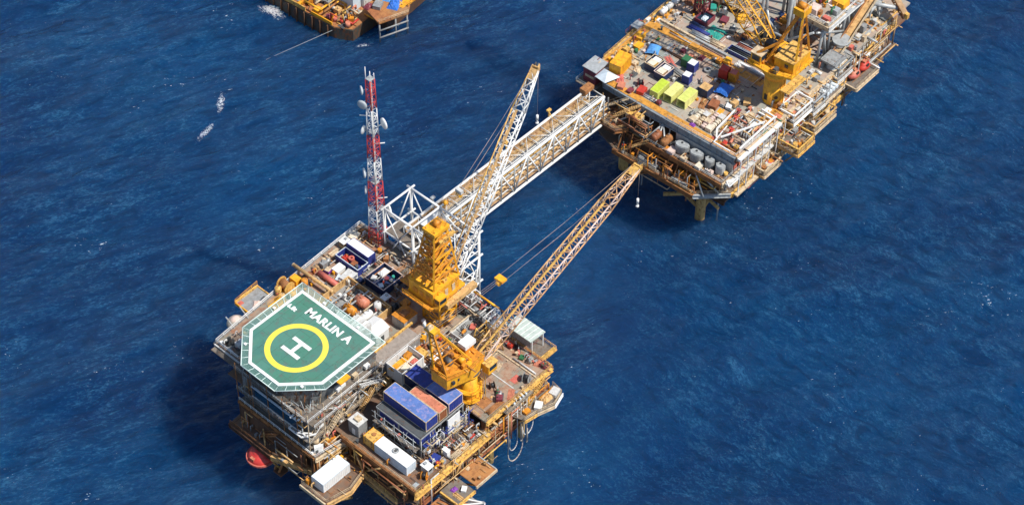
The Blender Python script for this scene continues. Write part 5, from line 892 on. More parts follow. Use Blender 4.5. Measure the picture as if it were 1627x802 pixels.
# ------------------------------------------------------------------ far platform (frame 2)
P2 = T(2, 'offshore_platform', 'far steel drilling platform with grey cargo deck and orange kerb stripes', 'oil platform', (20, -5, 0), absolute=True)
U2 = [(-9, -29), (70, -29), (70, 22), (30, 20.5), (-1.5, 19.6), (-8.5, 14), (-9, 0)]
P2.part('cargo_deck', MB(DECK2).prism(U2, 29.5, 30)); P2.part('middle_deck', MB(DECK3).prism([(-13.8, -28.5), (70, -28.5), (70, 20), (-8, 18), (-8, 12.2), (-16, 12), (-16, 4), (-13, 2)], 23.5, 24)); P2.part('lower_deck', MB(DECK3).prism([(-16.6, -22), (-10, -29), (66, -29), (66, 18), (-12, 16), (-16.6, 4)], 17.5, 18))
P2.part('cellar_deck', MB(DECK3).box(-9, 64, -27, 14, 12.5, 13))
for x in (-6.2, 14, 34, 54):
    for w in (-17.9, 8):
        P2.part('leg', MB(LEGM).tube((x, w, -14), (x, w, 23.5), 1.35, 16)); P2.part('leg_sleeve', MB(RST2).tube((x, w, 9), (x, w, 12.4), 1.7, 14))
P2.part('brace', MB(LEGM).tube((-6.2, -17.9, 8), (-13.2, -10.5, 8.), .55, 8)); P2.part('brace', MB(LEGM).tube((-6.2, -17.9, 8), (-8, -24.5, 8), .45, 8)); P2.part('riser', MB(LGR).tube((-7.4, -24, 3), (-7.4, -24, 16), .2, 7)); P2.part('riser', MB(LGR).tube((-15, -4.6, 9), (-15, -4.6, 18), .2, 7))
for a, b in [((-6.2, -17.9, 2), (-6.2, 8, 12)), ((-6.2, 8, 0), (14, 8, 12)), ((-6.2, -17.9, 1), (14, -17.9, 12)), ((34, -17.9, 0), (14, -17.9, 12)), ((34, -17.9, 0), (54, -17.9, 12))]: P2.part('brace', MB(LEGM).tube(a, b, .55, 8))
# front girders, grey blue with diagonal struts under them
girder(P2, (-9.2, 0, 29.9), (-9.3, -28.8, 29.9), SHD, .8, 2.4, st=3.5); girder(P2, (-8.8, 14, 29.9), (-9.2, 0.2, 29.9), SHD, .8, 1.8, st=3.5); girder(P2, (-8.6, 14.2, 30.05), (-1.6, 19.9, 30.05), CREAM, .5, 1.2); girder(P2, (-1.4, 19.9, 30.05), (30, 20.8, 30.05), YEL2, .5, 1.2)
girder(P2, (30, 20.8, 30.05), (70, 22.3, 30.05), YEL2, .5, 1.2); girder(P2, (-9, -29.3, 30.05), (40, -29.3, 30.05), CREAM, .7, 1.3)
girder(P2, (-14.1, -4.4, 24.05), (-14.2, -28.5, 24.05), RST, .5, 1.5); girder(P2, (-16.3, 12, 24.05), (-16.3, 4, 24.05), RST2, .5, 1.3); girder(P2, (-14, -28.8, 24.05), (40, -29.1, 24.05), CREAM, .5, 1.4); girder(P2, (-16.9, 4, 18.05), (-16.9, -22, 18.05), RST, .6, 1.4)
girder(P2, (-16.8, -22.2, 18.05), (-10.2, -29.2, 18.05), LGR, .6, 1.2); girder(P2, (-10, -29.3, 18.05), (40, -29.4, 18.05), YEL2, .6, 1.4); girder(P2, (-16, 4.3, 23.9), (-13.2, 2, 23.9), RST, .5, 1.2); girder(P2, (-9.3, 14, 12.9), (-9.3, -27, 12.9), RST2, .6, 1.2)
STR = MB(paint('deck_stripe_orange', (.66, .31, .05), .45, .3)); STR.box(-8.9, -6.9, -28.8, 13, 30.0, 30.012); P2.part('orange_stripe', STR)
P2.part('orange_stripe', MB(STR.ms[0]).box(16.2, 18.8, -18, 17.6, 30.0, 30.012)); P2.part('orange_stripe', MB(STR.ms[0]).box(-6.8, 26, 17.2, 19.6, 30.0, 30.01)); P2.part('orange_stripe', MB(STR.ms[0]).box(6, 12, -28.6, -25, 30.0, 30.012))
P2.part('skid_beam', MB(CREAM).box(19.6, 20.2, 6, 17.6, 30, 30.7)); P2.part('skid_beam', MB(LGR).box(19.6, 20.2, -4.5, 5.9, 30, 30.7)); P2.part('skid_beam', MB(WHT).box(19.6, 20.2, -17.6, -9, 30, 30.7)); P2.part('skid_beam', MB(DGR).box(3.2, 3.9, -18, 6, 30, 30.35)); P2.part('skid_beam', MB(GRY).box(3.2, 3.9, -28, -18.1, 30, 30.35)); P2.part('skid_beam', MB(RST2).box(11, 11.6, 2, 14, 30, 30.4))
for i in range(9): w = -2 - i * 3.2; P2.part('stanchion', MB(LGR).bar((-9.6, w, 24), (-9.3, w, 27.6), .3))
for a, b in [((-9.4, -6.2, 27.8), (-13.6, -2.5, 22)), ((-9.4, -6.2, 27.8), (-13.5, -7, 24)), ((-9.4, -6.2, 27.8), (-13.6, -10.3, 24)), ((-9.4, 1, 28), (-14, 6, 24)), ((-14, -23, 23), (-12, -26.6, 18)), ((-14, -20.4, 23), (-15.6, -24.5, 18)), ((-10, -28, 18), (-9.8, -22, 13.3)), ((-10, -26.6, 17), (-8, -18, 12.8))]: P2.part('strut', MB(LGR).tube(a, b, .24, 7))
for i in range(9): w = 3 - i * 3.; P2.part('stanchion', MB(RST).bar((-16.2, w, 18), (-13.6, w if w > -22 else -22, 23.5), .25))
rails(P2, [(-9.1, -7, 30), (-9.1, -28.7, 30), (6, -29.1, 30)], WHT, r=.06); rails(P2, [(-8.7, 14.1, 30), (-1.6, 19.8, 30), (30, 20.7, 30), (62, 22, 30)], YEL2, r=.07)
rails(P2, [(-14, -4.6, 24), (-14, -28.5, 24), (30, -28.8, 24)], WHT2, r=.06); rails(P2, [(-16.7, 4, 18), (-16.7, -22, 18), (-10.1, -29, 18), (34, -29.2, 18)], CREAM, r=.06); rails(P2, [(-13, 2.2, 24), (-16.1, 4.2, 24), (-16.1, 11.8, 24), (-8.2, 12.3, 24)], TAN, r=.07)
stair(P2, (-13, 8, 24), (-9.4, 1.2, 30), 1.6, TAN); stair(P2, (-15.6, 2, 18), (-13.6, -5, 24), 1.4, TAN); stair(P2, (-16, -3, 13), (-16, -10, 18), 1.2, RST); stair(P2, (-11, 12, 24), (-9.4, 5, 30), 1.6, CREAM)
platform_pipes(P2, 34, -13.4, -9.8, -28, 8, 18.6, 23, [RST, CREAM, GRY, TAN, BRN, YEL2], 41, 'wwz'); platform_pipes(P2, 40, -8, 58, -29.6, -28.6, 13.5, 29.4, [CREAM, TAN, RST, WHT2, LGR, RED2, YEL2], 42, 'xxz'); platform_pipes(P2, 26, -16.5, -10, -20, 4, 13.5, 17.4, [RST, BRN, DGR, CREAM], 43, 'wwz')
P2.part('wall_panel', MB(LGR).box(-9.6, -9.45, -28.5, -10.5, 24.1, 27.5), label='grey blue steel wall behind the row of grey tanks'); P2.part('wall_panel', MB(CREAM).box(-8, 20, -28.3, -28.15, 18.2, 22)); P2.part('wall_panel', MB(RST2).box(-13, -12.85, -20, 2, 18.1, 22))
P2.part('storage_tray', MB(GRY).box(-16.4, -13.9, -9.5, -3.6, 18.1, 19.4)); P2.part('storage_tray', MB(GRY).box(-16.4, -14.4, -19.6, -14.6, 18.1, 19.2)); P2.part('heat_exchanger', MB(ORG).tube((-13.6, -15, 19.6), (-13.6, -18, 19.6), .8, 10)); P2.part('heat_exchanger', MB(YEL).tube((-12.6, -18.5, 19.4), (-12.6, -21, 19.4), .7, 10)); P2.part('heat_exchanger', MB(YEL2).ball((-14, -21, 19.2), .9, .9, .8, 8, 5))
# side girder walk: bright white beam along the sunny edge and second one below
P2.part('edge_walk', MB(WHT).box(-9.6, 8.4, -30.6, -29.7, 29.7, 30.3)); P2.part('edge_walk', MB(WHT2).box(-13.6, 6, -30.4, -29.3, 23.9, 24.2)); P2.part('edge_walk', MB(CREAM).box(-9.8, 22, -30.9, -29.8, 17.6, 18.1))
for i in range(8): x = -8.6 + i * 3.2; P2.part('stanchion', MB(WHT).bar((x, -30.2, 18.1), (x, -30.2, 29.6), .22)); P2.part('side_brace', MB(CREAM).tube((x, -30.2, 18.2 if i % 2 else 23.8), (x + 3.2, -30.2, 23.8 if i % 2 else 18.2), .12, 6))
for i in range(10): x = -7.5 + i * 2.3; P2.part('equipment', MB([RED2, SAL, CREAM, WHT, RED, ORG, LGR, MAG, YEL2, TAN][i]).box(x - .7, x + .6, -28.0, -27, 24.05, 25.6 + .3 * (i % 3)))
mb = MB(WHT)
for a, b in [((-9.7, -30.8, 24.3), (-12.6, -29, 24.3)), ((-12.6, -29, 24.3), (-13.9, -30.8, 24.3)), ((-13.9, -30.8, 24.3), (-9.7, -30.8, 24.3)), ((-9.4, -22, 31.2), (-9.4, -27, 31.2)), ((-9.4, -22, 31.2), (-2.4, -21, 31.2))]: mb.bar(a, b, .25)
P2.part('corner_frame', mb)
fr_ = T(2, 'white_pipe_frame', 'white rectangular frame round red valves at the sunny deck corner', 'frame', (-2, -24.5, 30), absolute=True)
for a, b in [((-5.5, -20, 31.8), (-7.6, -21.6, 30.2)), ((-5.5, -20, 31.8), (3, -19.4, 31.8)), ((-7, -22.4, 31.4), (3.4, -28.4, 33)), ((-7.4, -28.6, 31.6), (7.6, -28.6, 31.8)), ((7.6, -28.6, 31.8), (7.8, -24.4, 31.8)), ((6.4, -28.4, 31.8), (6.4, -24.4, 31.8))]: fr_.part('beam', MB(WHT).bar(a, b, .38)); 
for (x, w) in [(-7.4, -28.6), (-2, -28.6), (3, -28.6), (7.6, -28.6), (3, -19.4), (-5.5, -20), (7.8, -24.4)]: fr_.part('post', MB(WHT).bar((x, w, 30), (x, w, 31.8), .25))
platform_pipes(fr_, 30, -6, 7, -28, -20.5, 30.4, 32, [WHT, LGR, CREAM, LBL, SAL, TAN], 51, 'xwz', .1, .22, lo=2, hi=6)
gear(2, 30, [('valve', RED, -3.6, -23, 0, 1.6, 'big red valve inside the white pipe frame'), ('valve', RED2, .8, -21.2, 0, 1.5, 'faded red valve between white frame and navy box'), ('pump', SAL, -5.6, -24.8, 10, 1., 'salmon pump inside the white pipe frame'), ('valve', MAG, 3.4, -20.2, 0, 1.5, 'wine coloured valve nearest the yellow pedestal'), ('heap', RED, -7, -23.6, 0, .7, 'red bundle on the orange kerb stripe by the white frame'), ('crate', CREAM, 4, -23.6, 60, 1.7, 'cream crate inside the white pipe frame'), ('manifold', LGR, -1.6, -26.6, 90, 1., 'grey manifold by the white edge walk'),
  ('cabinet', WHT, 1.6, -26.4, 0, 1.1, 'white cabinet by the white edge walk'), ('pump', ORG, 5.4, -26.8, 0, .9, 'orange pump by the white edge walk'), ('skid', YEL2, -6.6, -26.6, 90, .8, 'pale yellow skid at the sunny front corner'), ('vent', WHT2, -4.4, -27.4, 0, 1., 'white ventilator at the sunny front corner')])
# containers, boxes and baskets on the cargo deck
GY = 'yellow green containers in a row'
container(2, (-2.9, .3, 30.02), 3, 5.5, 2.5, 2.6, LEM2, LIME, LEM2, 'bright lime-roofed container, the greenest of the row of three', GY)
container(2, (-1.6, -3.2, 30.02), 2, 5.5, 2.5, 2.6, LEM, LEM, LEM, 'pale lemon container in the middle of the yellow green row', GY, open_end='lo')
container(2, (-.9, -7.1, 30.02), 2, 5.7, 2.6, 2.6, LEM, LEM2, LEM, 'open-fronted lemon container nearest the pale sacks', GY, open_end='lo')
bin_(2, (4.0, 7.4, 30.02), 0, 4.2, 3.2, 2.3, NAVY, 'navy open box with pale timber, nearer the blue tarpaulin', 'navy open boxes', rim=CREAM); bin_(2, (3.0, 3.5, 30.02), 0, 4.4, 3.2, 2.3, NAVY, 'navy open box with brown timber behind the lime container', 'navy open boxes', rim=SACK2)
gear(2, 31.2, [('wrapped', YEL2, 3.2, 7.4, 0, 1.35, 'pale timber in the navy box near the blue tarpaulin', 30.9), ('crate', WHT, 5.2, 7.4, 90, 1.1, 'white crate in the navy box near the blue tarpaulin'), ('wrapped', WOOD, 2.2, 3.6, 0, 1.35, 'brown timber in the navy box behind the lime container', 30.9), ('crate', WHT, 4.4, 3.6, 90, 1.1, 'white crate in the navy box behind the lime container')])
def tote(pos, rz, w, h, side, top, label, group=None):
    t = T(2, 'offshore_tote', label, 'tote box', pos, rz, group); a = w / 2; t.part('body', MB(side).box(-a, a, -a, a, .12, h)); t.part('lid', MB(top).box(-a * .94, a * .94, -a * .94, a * .94, h, h + .07)); t.part('door', MB(side).box(-a - .04, -a - .002, -a * .8, a * .8, .25, h - .2))
    mb = MB(side)
    for i in (-1, 1):
        for j in (-1, 1): mb.box(i * a - .06, i * a + .06, j * a - .06, j * a + .06, 0, h + .1)
    t.part('corner_post', mb); return t
GT = 'small upright offshore boxes'
tote((9.6, -.9, 30.02), 4, 2.2, 2.9, BLU, WHT, 'blue upright box with white lid beside a dark green box', GT); tote((10.3, 1.5, 30.02), 4, 2.2, 2.5, GRN, GRN, 'dark green upright box beside the blue box', GT); tote((5.0, -2.6, 30.02), 8, 2.0, 2.9, BLU, WHT, 'blue upright box with white lid standing alone behind the lemon container', GT)
tote((4.6, -8.9, 30.02), 2, 2.8, 2.6, NAVY, TAN, 'navy box with tan timber lid beside the blue tarpaulin cover', GT); tote((13.2, -8.6, 30.02), 12, 2.4, 2.9, RED, RED, 'red upright box leaning on its orange neighbour', GT); tote((13.6, -11.2, 30.02), 12, 2., 2.9, ORG, RED2, 'orange red upright box close to the white skid beam', GT)
def tarp(pos, rz, s, mat, label):
    t = T(2, 'tarpaulin_load', label, 'covered load', pos, rz); t.part('crate', MB(BLK).box(-s * .8, s * .8, -s * .7, s * .7, 0, 1.3)); n = 8; vs = []; rnd = random.Random(int(s * 10))
    for j in range(n + 1):
        for i in range(n + 1): x = -1 + 2 * i / n; y = -1 + 2 * j / n; r = max(abs(x), abs(y)); vs.append((x * s * (1 + .1 * abs(x * y)), y * s * .9 * (1 + .1 * abs(x * y)), 1.9 - 1. * r ** 3 + rnd.uniform(-.05, .05) - .35 * abs(x * y)))
    t.part('tarpaulin', MB(mat).add(vs, [(j * (n + 1) + i, j * (n + 1) + i + 1, (j + 1) * (n + 1) + i + 1, (j + 1) * (n + 1) + i) for j in range(n) for i in range(n)])); return t
tarp((8.6, -12., 30.02), 8, 2.0, TRP, 'bright blue tarpaulin over a crate beside the red boxes'); tarp((8.9, 11.4, 30.02), 20, 1.8, TRP2, 'pale blue tarpaulin over a crate by the seaward stripe')
c = container(2, (-2.2, 13.8, 30.02), 8, 5.8, 3.4, 3.6, YEL, YEL, YEL, 'large yellow container near the bridge end of the far platform', open_end=None)
gear(2, 30, [('crate', RED, -5.6, 4.0, 10, 1.4, 'red box on the deck beside the lime container'), ('reel', MAG, -3.6, 6.0, 40, 1., 'wine coloured reel next to the red box'), ('heap', DGR, -1.6, 9.8, 0, .8, 'dark heap between yellow container and navy box'), ('crate', YEL, 7.6, 15.4, 0, 1.3, 'yellow crate by the seaward kerb stripe'), ('skid', YEL2, 4.8, 16.8, 0, 1.1, 'pale yellow skid behind the large yellow container'), ('crate', YEL, 10.8, 17.4, 10, 1.5, 'large yellow box on the seaward kerb stripe'), ('drum', GRN, 5.6, 14.6, 0, 1.2, 'green drum near the pale yellow skid'),
  ('heap', CREAM, .4, 10.2, 20, 1., 'cream heap beside the large yellow container'), ('crate', CREAM, 1.8, 12, 0, .9, 'small cream crate behind the large yellow container'), ('pump', BLK, 7, 9.4, 40, 1., 'black pump beside the pale blue tarpaulin'), ('planks', RED2, 8.6, 5.6, 60, 1.2, 'faded red boards between tarpaulin and navy boxes'), ('pipes', GRY, 6.8, 2.2, 80, 1., 'grey pipes behind the navy open boxes'), ('planks', LGR, 12.4, 8.6, 20, 1.2, 'grey boards behind the pale blue tarpaulin'), ('skid', MAG, 14.2, 5.2, 0, .9, 'wine coloured skid by the long orange stripe'), ('crate', SAL, 13.6, 2.6, 0, .8, 'salmon crate by the long orange stripe'),
  ('heap', MAG, 15.2, .2, 0, .8, 'wine coloured heap by the long orange stripe'), ('skid', ORG, 16.6, -3.8, 90, 1., 'orange skid lying on the long orange stripe'), ('crate', YEL, 18.2, -6, 10, 1.2, 'yellow crate at the end of the grey skid beam'), ('heap', WHT2, 19.6, -8.6, 0, .9, 'white heap between the grey and white skid beams'), ('pump', GRY, 7.4, -5.4, 30, .9, 'grey pump behind the open-fronted lemon container'), ('crate', WHT, 10.6, -12.6, 0, .9, 'white box behind the bright blue tarpaulin'), ('drum', GRN, 10.6, -10, 0, 1.3, 'green drum between the red boxes and the blue tarpaulin'), ('spool', GRY, 12, -4, 0, 1., 'grey hose coil on the open cargo deck'), ('drum', CREAM, 11.6, -15.6, 0, .9, 'cream drum alone near the yellow pedestal'),
  ('crate', BRN, 2.2, -13.4, 12, 1.6, 'brown box between navy box and pale sacks'), ('skid', TAN, 6.6, -17.2, 0, 1.2, 'tan skid on the deck before the yellow pedestal'), ('crate', TAN, 8.8, -19.2, 30, 1.3, 'tan crate at the foot of the yellow pedestal'), ('planks', RST, 1.4, -10.6, 20, 1.2, 'rusty boards between lemon container and brown box'), ('pump', GRY, -3.8, -11, 0, .9, 'grey pump at the corner of the lemon container'), ('pipes', WHT2, -6, 1.2, 90, .8, 'worn white pipes along the front kerb stripe'), ('skid', MAG, -6.2, -1.6, 90, .8, 'wine coloured skid along the front kerb stripe')])
# pallets of sacks: each load on its own pallet
k = 0
colr = {0: (SACK, 'cream'), 1: (SACK2, 'pink'), 2: (CREAM, 'tan')}
for i in range(4):
    for j in range(4):
        x = -5.6 + i * 1.75; w = -12.6 - j * 1.75; cc, nm = colr[(i * 3 + j * 2) % 3]
        if i == 3 and j == 0: continue
        gear(2, 30, [('pallet' if (i + j) % 3 else 'wrapped', cc, x, w, (i * 7 + j * 5) % 9 - 4, 1.05, f'{nm} load, {["front", "second", "third", "back"][i]} row of the pallets and {["next to the lemon container", "second along", "third along", "next to the white frame"][j]}')])
gear(2, 30, [('planks', YEL, 1., -16, 10, 1., 'yellow boards behind the sack pallets'), ('planks', ORG, 2.4, -18.6, 0, 1., 'orange boards behind the sack pallets'), ('crate', WHT, 4.4, -16.6, 20, 1., 'white box behind the sack pallets'), ('pipes', YEL2, -1.8, -20.2, 0, .7, 'pale yellow rods beside the sack pallets'), ('heap', PUR, -6.8, -13.4, 90, .6, 'purple wrapping at the front of the sack pallets')])
# pipe baskets
def basket2(pos, rz, l, w, mat, label, n, pm):
    t = T(2, 'pipe_basket', label, 'pipe basket', pos, rz); a, b = l / 2, w / 2; t.part('floor', MB(mat).box(-a, a, -b, b, 0, .1))
    for j in (-1, 1): t.part('side', MB(mat).box(-a, a, j * b - .06, j * b + .06, .1, 1.2)); t.part('end', MB(mat).box(j * a - .06, j * a + .06, -b + .06, b - .06, .1, 1.2))
    t.part('rim', MB(LBL).bar((-a, b, 1.26), (a, b, 1.26), .1).bar((-a, -b, 1.26), (a, -b, 1.26), .1))
    for i in range(n): y = -b + w * (i + 1) / (n + 1); t.part('pipe', MB(pm).tube((-a * .93, y, 1.), (a * .93, y, 1.), w / (n + 1) * .4, 7))
basket2((22.6, -8.1, 30.02), 92, 9.4, 2.2, BLU, 'long blue basket of dark pipes near the white skid beam', 2, BLK); basket2((25, -8.7, 30.02), 92, 8.6, 1.8, MAG, 'wine coloured basket of salmon pipes behind the blue one', 2, SAL)
t = T(2, 'open_tank', 'square dark-walled tank holding pale green liquid', 'tank', (27.6, 8.6, 30)); t.part('wall', MB(MAG).box(-2.2, 2.2, 1.7, 1.9, 0, 1.6)); t.part('wall', MB(MAG).box(-2.2, 2.2, -1.9, -1.7, 0, 1.6)); t.part('wall', MB(MAG).box(-2.2, -2, -1.7, 1.7, 0, 1.6)); t.part('wall', MB(MAG).box(2, 2.2, -1.7, 1.7, 0, 1.6)); t.part('liquid', MB(GLS).box(-2, 2, -1.7, 1.7, .3, 1.)); t.part('float', MB(LBL).heap(0, 0, 1., 1., .8, .5, 4, 6))
solo(2, 'net_heap', 'teal green net spread over the cargo deck', 'net', MB(TEAL).heap(0, 0, 0, 2.3, 2.5, .45, 8, 14), (25.6, 3.4, 30.02))
gear(2, 30, [('pipes', BLU, 23.2, 7.2, 92, 1.1, 'blue pipes stacked beyond the skid beam'), ('pipes', LGR, 21.8, 5.4, 92, 1.1, 'grey pipes stacked against the skid beam'), ('pipes', CREAM, 22, .8, 92, 1., 'cream pipes stacked next to the teal net'), ('pipes', NAVY, 24.8, 8.6, 92, .8, 'navy pipes next to the square tank'), ('skid', DGR, 29, .4, 20, 1.2, 'dark skid behind the teal net'), ('heap', RST, 30.4, -3.4, 0, 1.2, 'rusty heap beneath the yellow lattice boom'), ('crate', GRY, 28.8, -7.2, 30, 1.2, 'grey crate beneath the yellow lattice boom'), ('pump', DGR, 26.8, -11.4, 0, 1.1, 'dark pump next to the wine coloured basket'), ('planks', RST, 28, -1.6, 60, 1.2, 'rusty boards behind the teal net'), ('crate', WHT, 26.2, -.4, 0, .5, 'tiny white box behind the teal net')])
# seaward edge items
for i, (x, l) in enumerate([(22.6, 2.4), (25.2, 2.4), (27.8, 2.2), (30.4, 2.2)]): tank_h(2, (x, 18.6, 30.02), 4, l, .8, [WHT, WHT2, WHT, LGR][i], ['bright white tank at the start of the seaward tank row', 'worn white tank second in the seaward tank row', 'bright white tank third in the seaward tank row', 'grey tank at the end of the seaward tank row'][i], 'tanks along the seaward edge')
t = T(2, 'edge_station', 'cluttered red and white edge station beyond the seaward kerb', 'station', (13.6, 20.6, 29)); t.part('floor', MB(MUD).box(-3, 3, -2, 1.6, 0, .2)); t.part('roof', MB(LGR).box(-2, 1, -1.6, .8, 2.6, 2.75)); t.part('post', MB(RED2).bar((-2, .8, .2), (-2, .8, 2.6), .15)); t.part('post', MB(RED2).bar((1, .8, .2), (1, .8, 2.6), .15)); rails(t, [(-3, 1.5, .2), (3, 1.5, .2)], RED2)
gear(2, 29.2, [('rack', RED2, 15.4, 20.6, 0, .9, 'faded red rack on the edge station'), ('heap', MAG, 12.2, 19.2, 0, 1., 'wine coloured heap beside the edge station'), ('cabinet', WHT, 17.8, 20.2, 0, .8, 'white cabinet at the seaward rail'), ('drum', RST, 19.2, 20, 0, 1., 'rusty drum at the seaward rail')])
t = T(2, 'grey_roof_cabin', 'grey-roofed wine coloured cabin at the bridge corner', 'cabin', (-6.6, 18.6, 27)); t.part('wall', MB(MAG).box(-2.4, 2.4, -2, 2, 0, 4.6)); t.part('roof', MB(LGR).box(-2.7, 2.7, -2.3, 2.3, 4.6, 4.8)); t.part('window', MB(CREAM).box(-2.46, -2.41, -1.4, 1.4, 1.8, 2.6)); t.part('floor', MB(MUD).box(-4.2, 3, -3, 3.2, -.2, -.01)); rails(t, [(-4.1, -2.9, 0), (-4.1, 3.1, 0), (2.9, 3.1, 0)], LGR, r=.07)
t = T(2, 'canvas_awning', 'pointed white canvas awning at the bridge corner', 'awning', (-7.6, 13.8, 30)); t.part('canvas', MB(LBL).add([(-2.6, -1.2, 1.2), (2, -2.6, 1.0), (1.4, 2.2, 1.6), (-2.2, 2.4, 1.2), (0, 0, 2.6), (-2.6, -1.2, 1.15), (2, -2.6, .95), (1.4, 2.2, 1.55), (-2.2, 2.4, 1.15)], [(0, 1, 4), (1, 2, 4), (2, 3, 4), (3, 0, 4), (8, 7, 6, 5)])); t.part('pole', MB(GRY).tube((0, 0, 0), (0, 0, 2.6), .1, 6)); t.part('pole', MB(GRY).tube((-2.2, 2.4, 0), (-2.2, 2.4, 1.2), .08, 5))
gear(2, 30, [('heap', WHT, -5, 16.6, 0, .9, 'white bundle between awning and yellow container'), ('heap', RED2, -5.2, 11.6, 40, 1.1, 'faded red heap in front of the yellow container'), ('crate', SAL, -7.6, 9.2, 20, 1.2, 'salmon box at the head of the front stairs'), ('crate', MAG, -7.4, 6.4, 0, .9, 'wine coloured box on the front kerb stripe')])
t = T(2, 'stair_landing', 'cream boxed stair landing below the front kerb', 'landing', (-11.2, 1.6, 26.4)); t.part('wall', MB(CREAM).box(-1.2, 1.2, -2.2, 2.2, 0, 1.3)); t.part('floor', MB(YEL2).box(-1.1, 1.1, -2.1, 2.1, 1.3, 1.4)); t.part('strut', MB(TAN).bar((-1, -2, 0), (.8, -2, -3), .2))
# row of tanks on the middle deck
GK = 'tanks standing on the middle deck'
def oval(pos, a, b, h, mat, label, n=18):
    t = T(2, 'storage_tank', label, 'tank', pos, 12, GK); E_ = [(a * cos(2 * pi * k / n) * (1 if abs(cos(2 * pi * k / n)) < .8 else .93), b * sin(2 * pi * k / n)) for k in range(n)]
    t.part('shell', MB(mat).prism(E_, .2, h)); t.part('lid', MB(LGR).prism([(x * .9, y * .9) for x, y in E_], h, h + .25)); t.part('hatch', MB(BLK).tube((.3, .2, h + .25), (.3, .2, h + .45), .3, 9)); t.part('skirt', MB(DGR).prism([(x * .96, y * .96) for x, y in E_], 0, .2)); t.part('strap', MB(LGR).box(-.12, .12, -b * 1.02, b * 1.02, h + .26, h + .32)); return t
oval((-11.2, -13.8, 24.02), 1.4, 2.0, 2.5, GRY, 'large pale-lidded oval tank farthest from the sunny corner on the middle deck'); oval((-11.2, -18.4, 24.02), 1.4, 1.9, 2.5, GRY, 'large pale-lidded oval tank second along the middle deck')
oval((-11, -22.4, 24.02), 1.2, 1.3, 2.5, GRY, 'smaller grey drum tank third along the middle deck'); oval((-11, -25.8, 24.02), 1.2, 1.3, 2.5, LGR, 'smaller grey drum tank nearest the sunny corner')
tank_h(2, (-11.8, -4.6 - 1.6, 24.02), 0, 3.6, 1.1, BRN, 'brown horizontal vessel under the blue grey girder', 'brown vessels'); tank_h(2, (-11.8, -9.2, 24.02), 0, 3.6, 1.1, RST, 'rusty horizontal vessel under the blue grey girder', 'brown vessels')
gear(2, 24, [('crate', SACK2, -13, -12, 0, 1.3, 'pink crate on the middle deck walkway'), ('crate', CREAM, -13, -16, 0, 1.2, 'cream crate before the large grey oval tank'), ('crate', SACK, -13, -20.6, 0, 1.1, 'pale crate before the smaller grey upright tank'), ('skid', SACK2, -12.9, -23.8, 90, .8, 'pink skid before the smaller pale upright tank'), ('drum', YEL2, -11, -27.6, 0, 1.3, 'pale yellow drum at the sunny end of the middle deck'), ('crate', ORG, -13.2, -10.6, 0, .8, 'orange crate beside the rusty vessel'), ('drum', BLK, -11.2, -11.2, 0, 1.6, 'black drum between the rusty vessel and the oval tanks')])
gear(2, 18, [('pump', BRN, -14.6, -1.6, 0, 1.1, 'brown pump on the lower deck front'), ('skid', GRY, -14.6, -12, 90, 1., 'grey skid on the lower deck front'), ('valve', YEL, -15.4, 1.6, 0, 1.2, 'yellow valve at the outer lower deck corner')])

# crane on the far platform
K3 = T(2, 'platform_crane', 'orange-yellow crane on a fat round pedestal on the far platform', 'crane', (14.2, -23, 30), group='lattice boom cranes of the platforms', absolute=True)
px, pw = 14.6, -23.2
K3.part('pedestal', MB(YEL).tube((px, pw, 22), (px, pw, 38.3), 2.8, 28)); K3.part('pedestal_flare', MB(YEL).tube((px, pw, 38.3), (px, pw, 41.6), 2.85, 28, 4.6)); K3.part('slew_ring', MB(RST).tube((px, pw, 41.6), (px, pw, 42.1), 4.4, 28)); K3.part('pedestal_door', MB(BLK).box(px - 2.86, px - 2.5, pw + .1, pw + 1., 31.4, 33.2)); K3.part('pedestal_door', MB(BLK).tube((px - 2., pw - 2.05, 33), (px - 2.1, pw - 2.15, 33), .5, 10))
K3.part('slew_platform', MB(YEL).prism([(10, -17), (21, -17), (22.4, -20), (21.4, -29.6), (11.6, -29.6), (9.6, -24)], 42.1, 42.7)); h3 = K3.part('machinery_house', MB(YEL).prism([(12.4, -23.6), (20.2, -23.6), (20.6, -29), (13, -29)], 42.7, 46.2)); K3.part('house_roof', MB(YEL2).prism([(12.2, -23.4), (20.4, -23.4), (20.8, -29.2), (12.8, -29.2)], 46.2, 46.35), h3)
K3.part('cab', MB(YEL).box(10.6, 13.6, -20.6, -17.6, 42.7, 45.6)); K3.part('cab_roof', MB(CREAM).box(10.4, 13.8, -20.8, -17.4, 45.6, 45.75)); K3.part('cab_window', MB(GLS).box(10.53, 10.58, -20.2, -18, 43.6, 45.2)); K3.part('cab_window', MB(GLS).box(10.9, 13.3, -20.66, -20.61, 43.6, 45.2))
K3.part('window', MB(GLS).box(12.5, 12.66, -27.6, -26.6, 44.2, 45.2)); K3.part('generator', MB(BLK).box(16, 18.4, -20.4, -18, 43, 45.6)); K3.part('winch', MB(DGR).tube((17.4, -23.2, 43.8), (17.4, -21.4, 43.8), .9, 12)); K3.part('winch', MB(ORG).tube((14.8, -23.2, 43.6), (14.8, -21.6, 43.6), .8, 12))
for a, b, mt in [((12.6, -20.8, 42.7), (17.4, -26.4, 58.5), ORG), ((20.4, -19, 42.7), (18.6, -25.8, 58.5), ORG), ((14, -28.8, 46.2), (17.2, -27.4, 58.5), YEL), ((20, -28.8, 46.2), (18.8, -27, 58.5), ORG), ((16, -28.9, 42.8), (17.6, -27.2, 57), RST), ((11.2, -19, 45.7), (15, -24, 50), ORG)]: K3.part('gantry_leg', MB(mt).bar(a, b, .5))
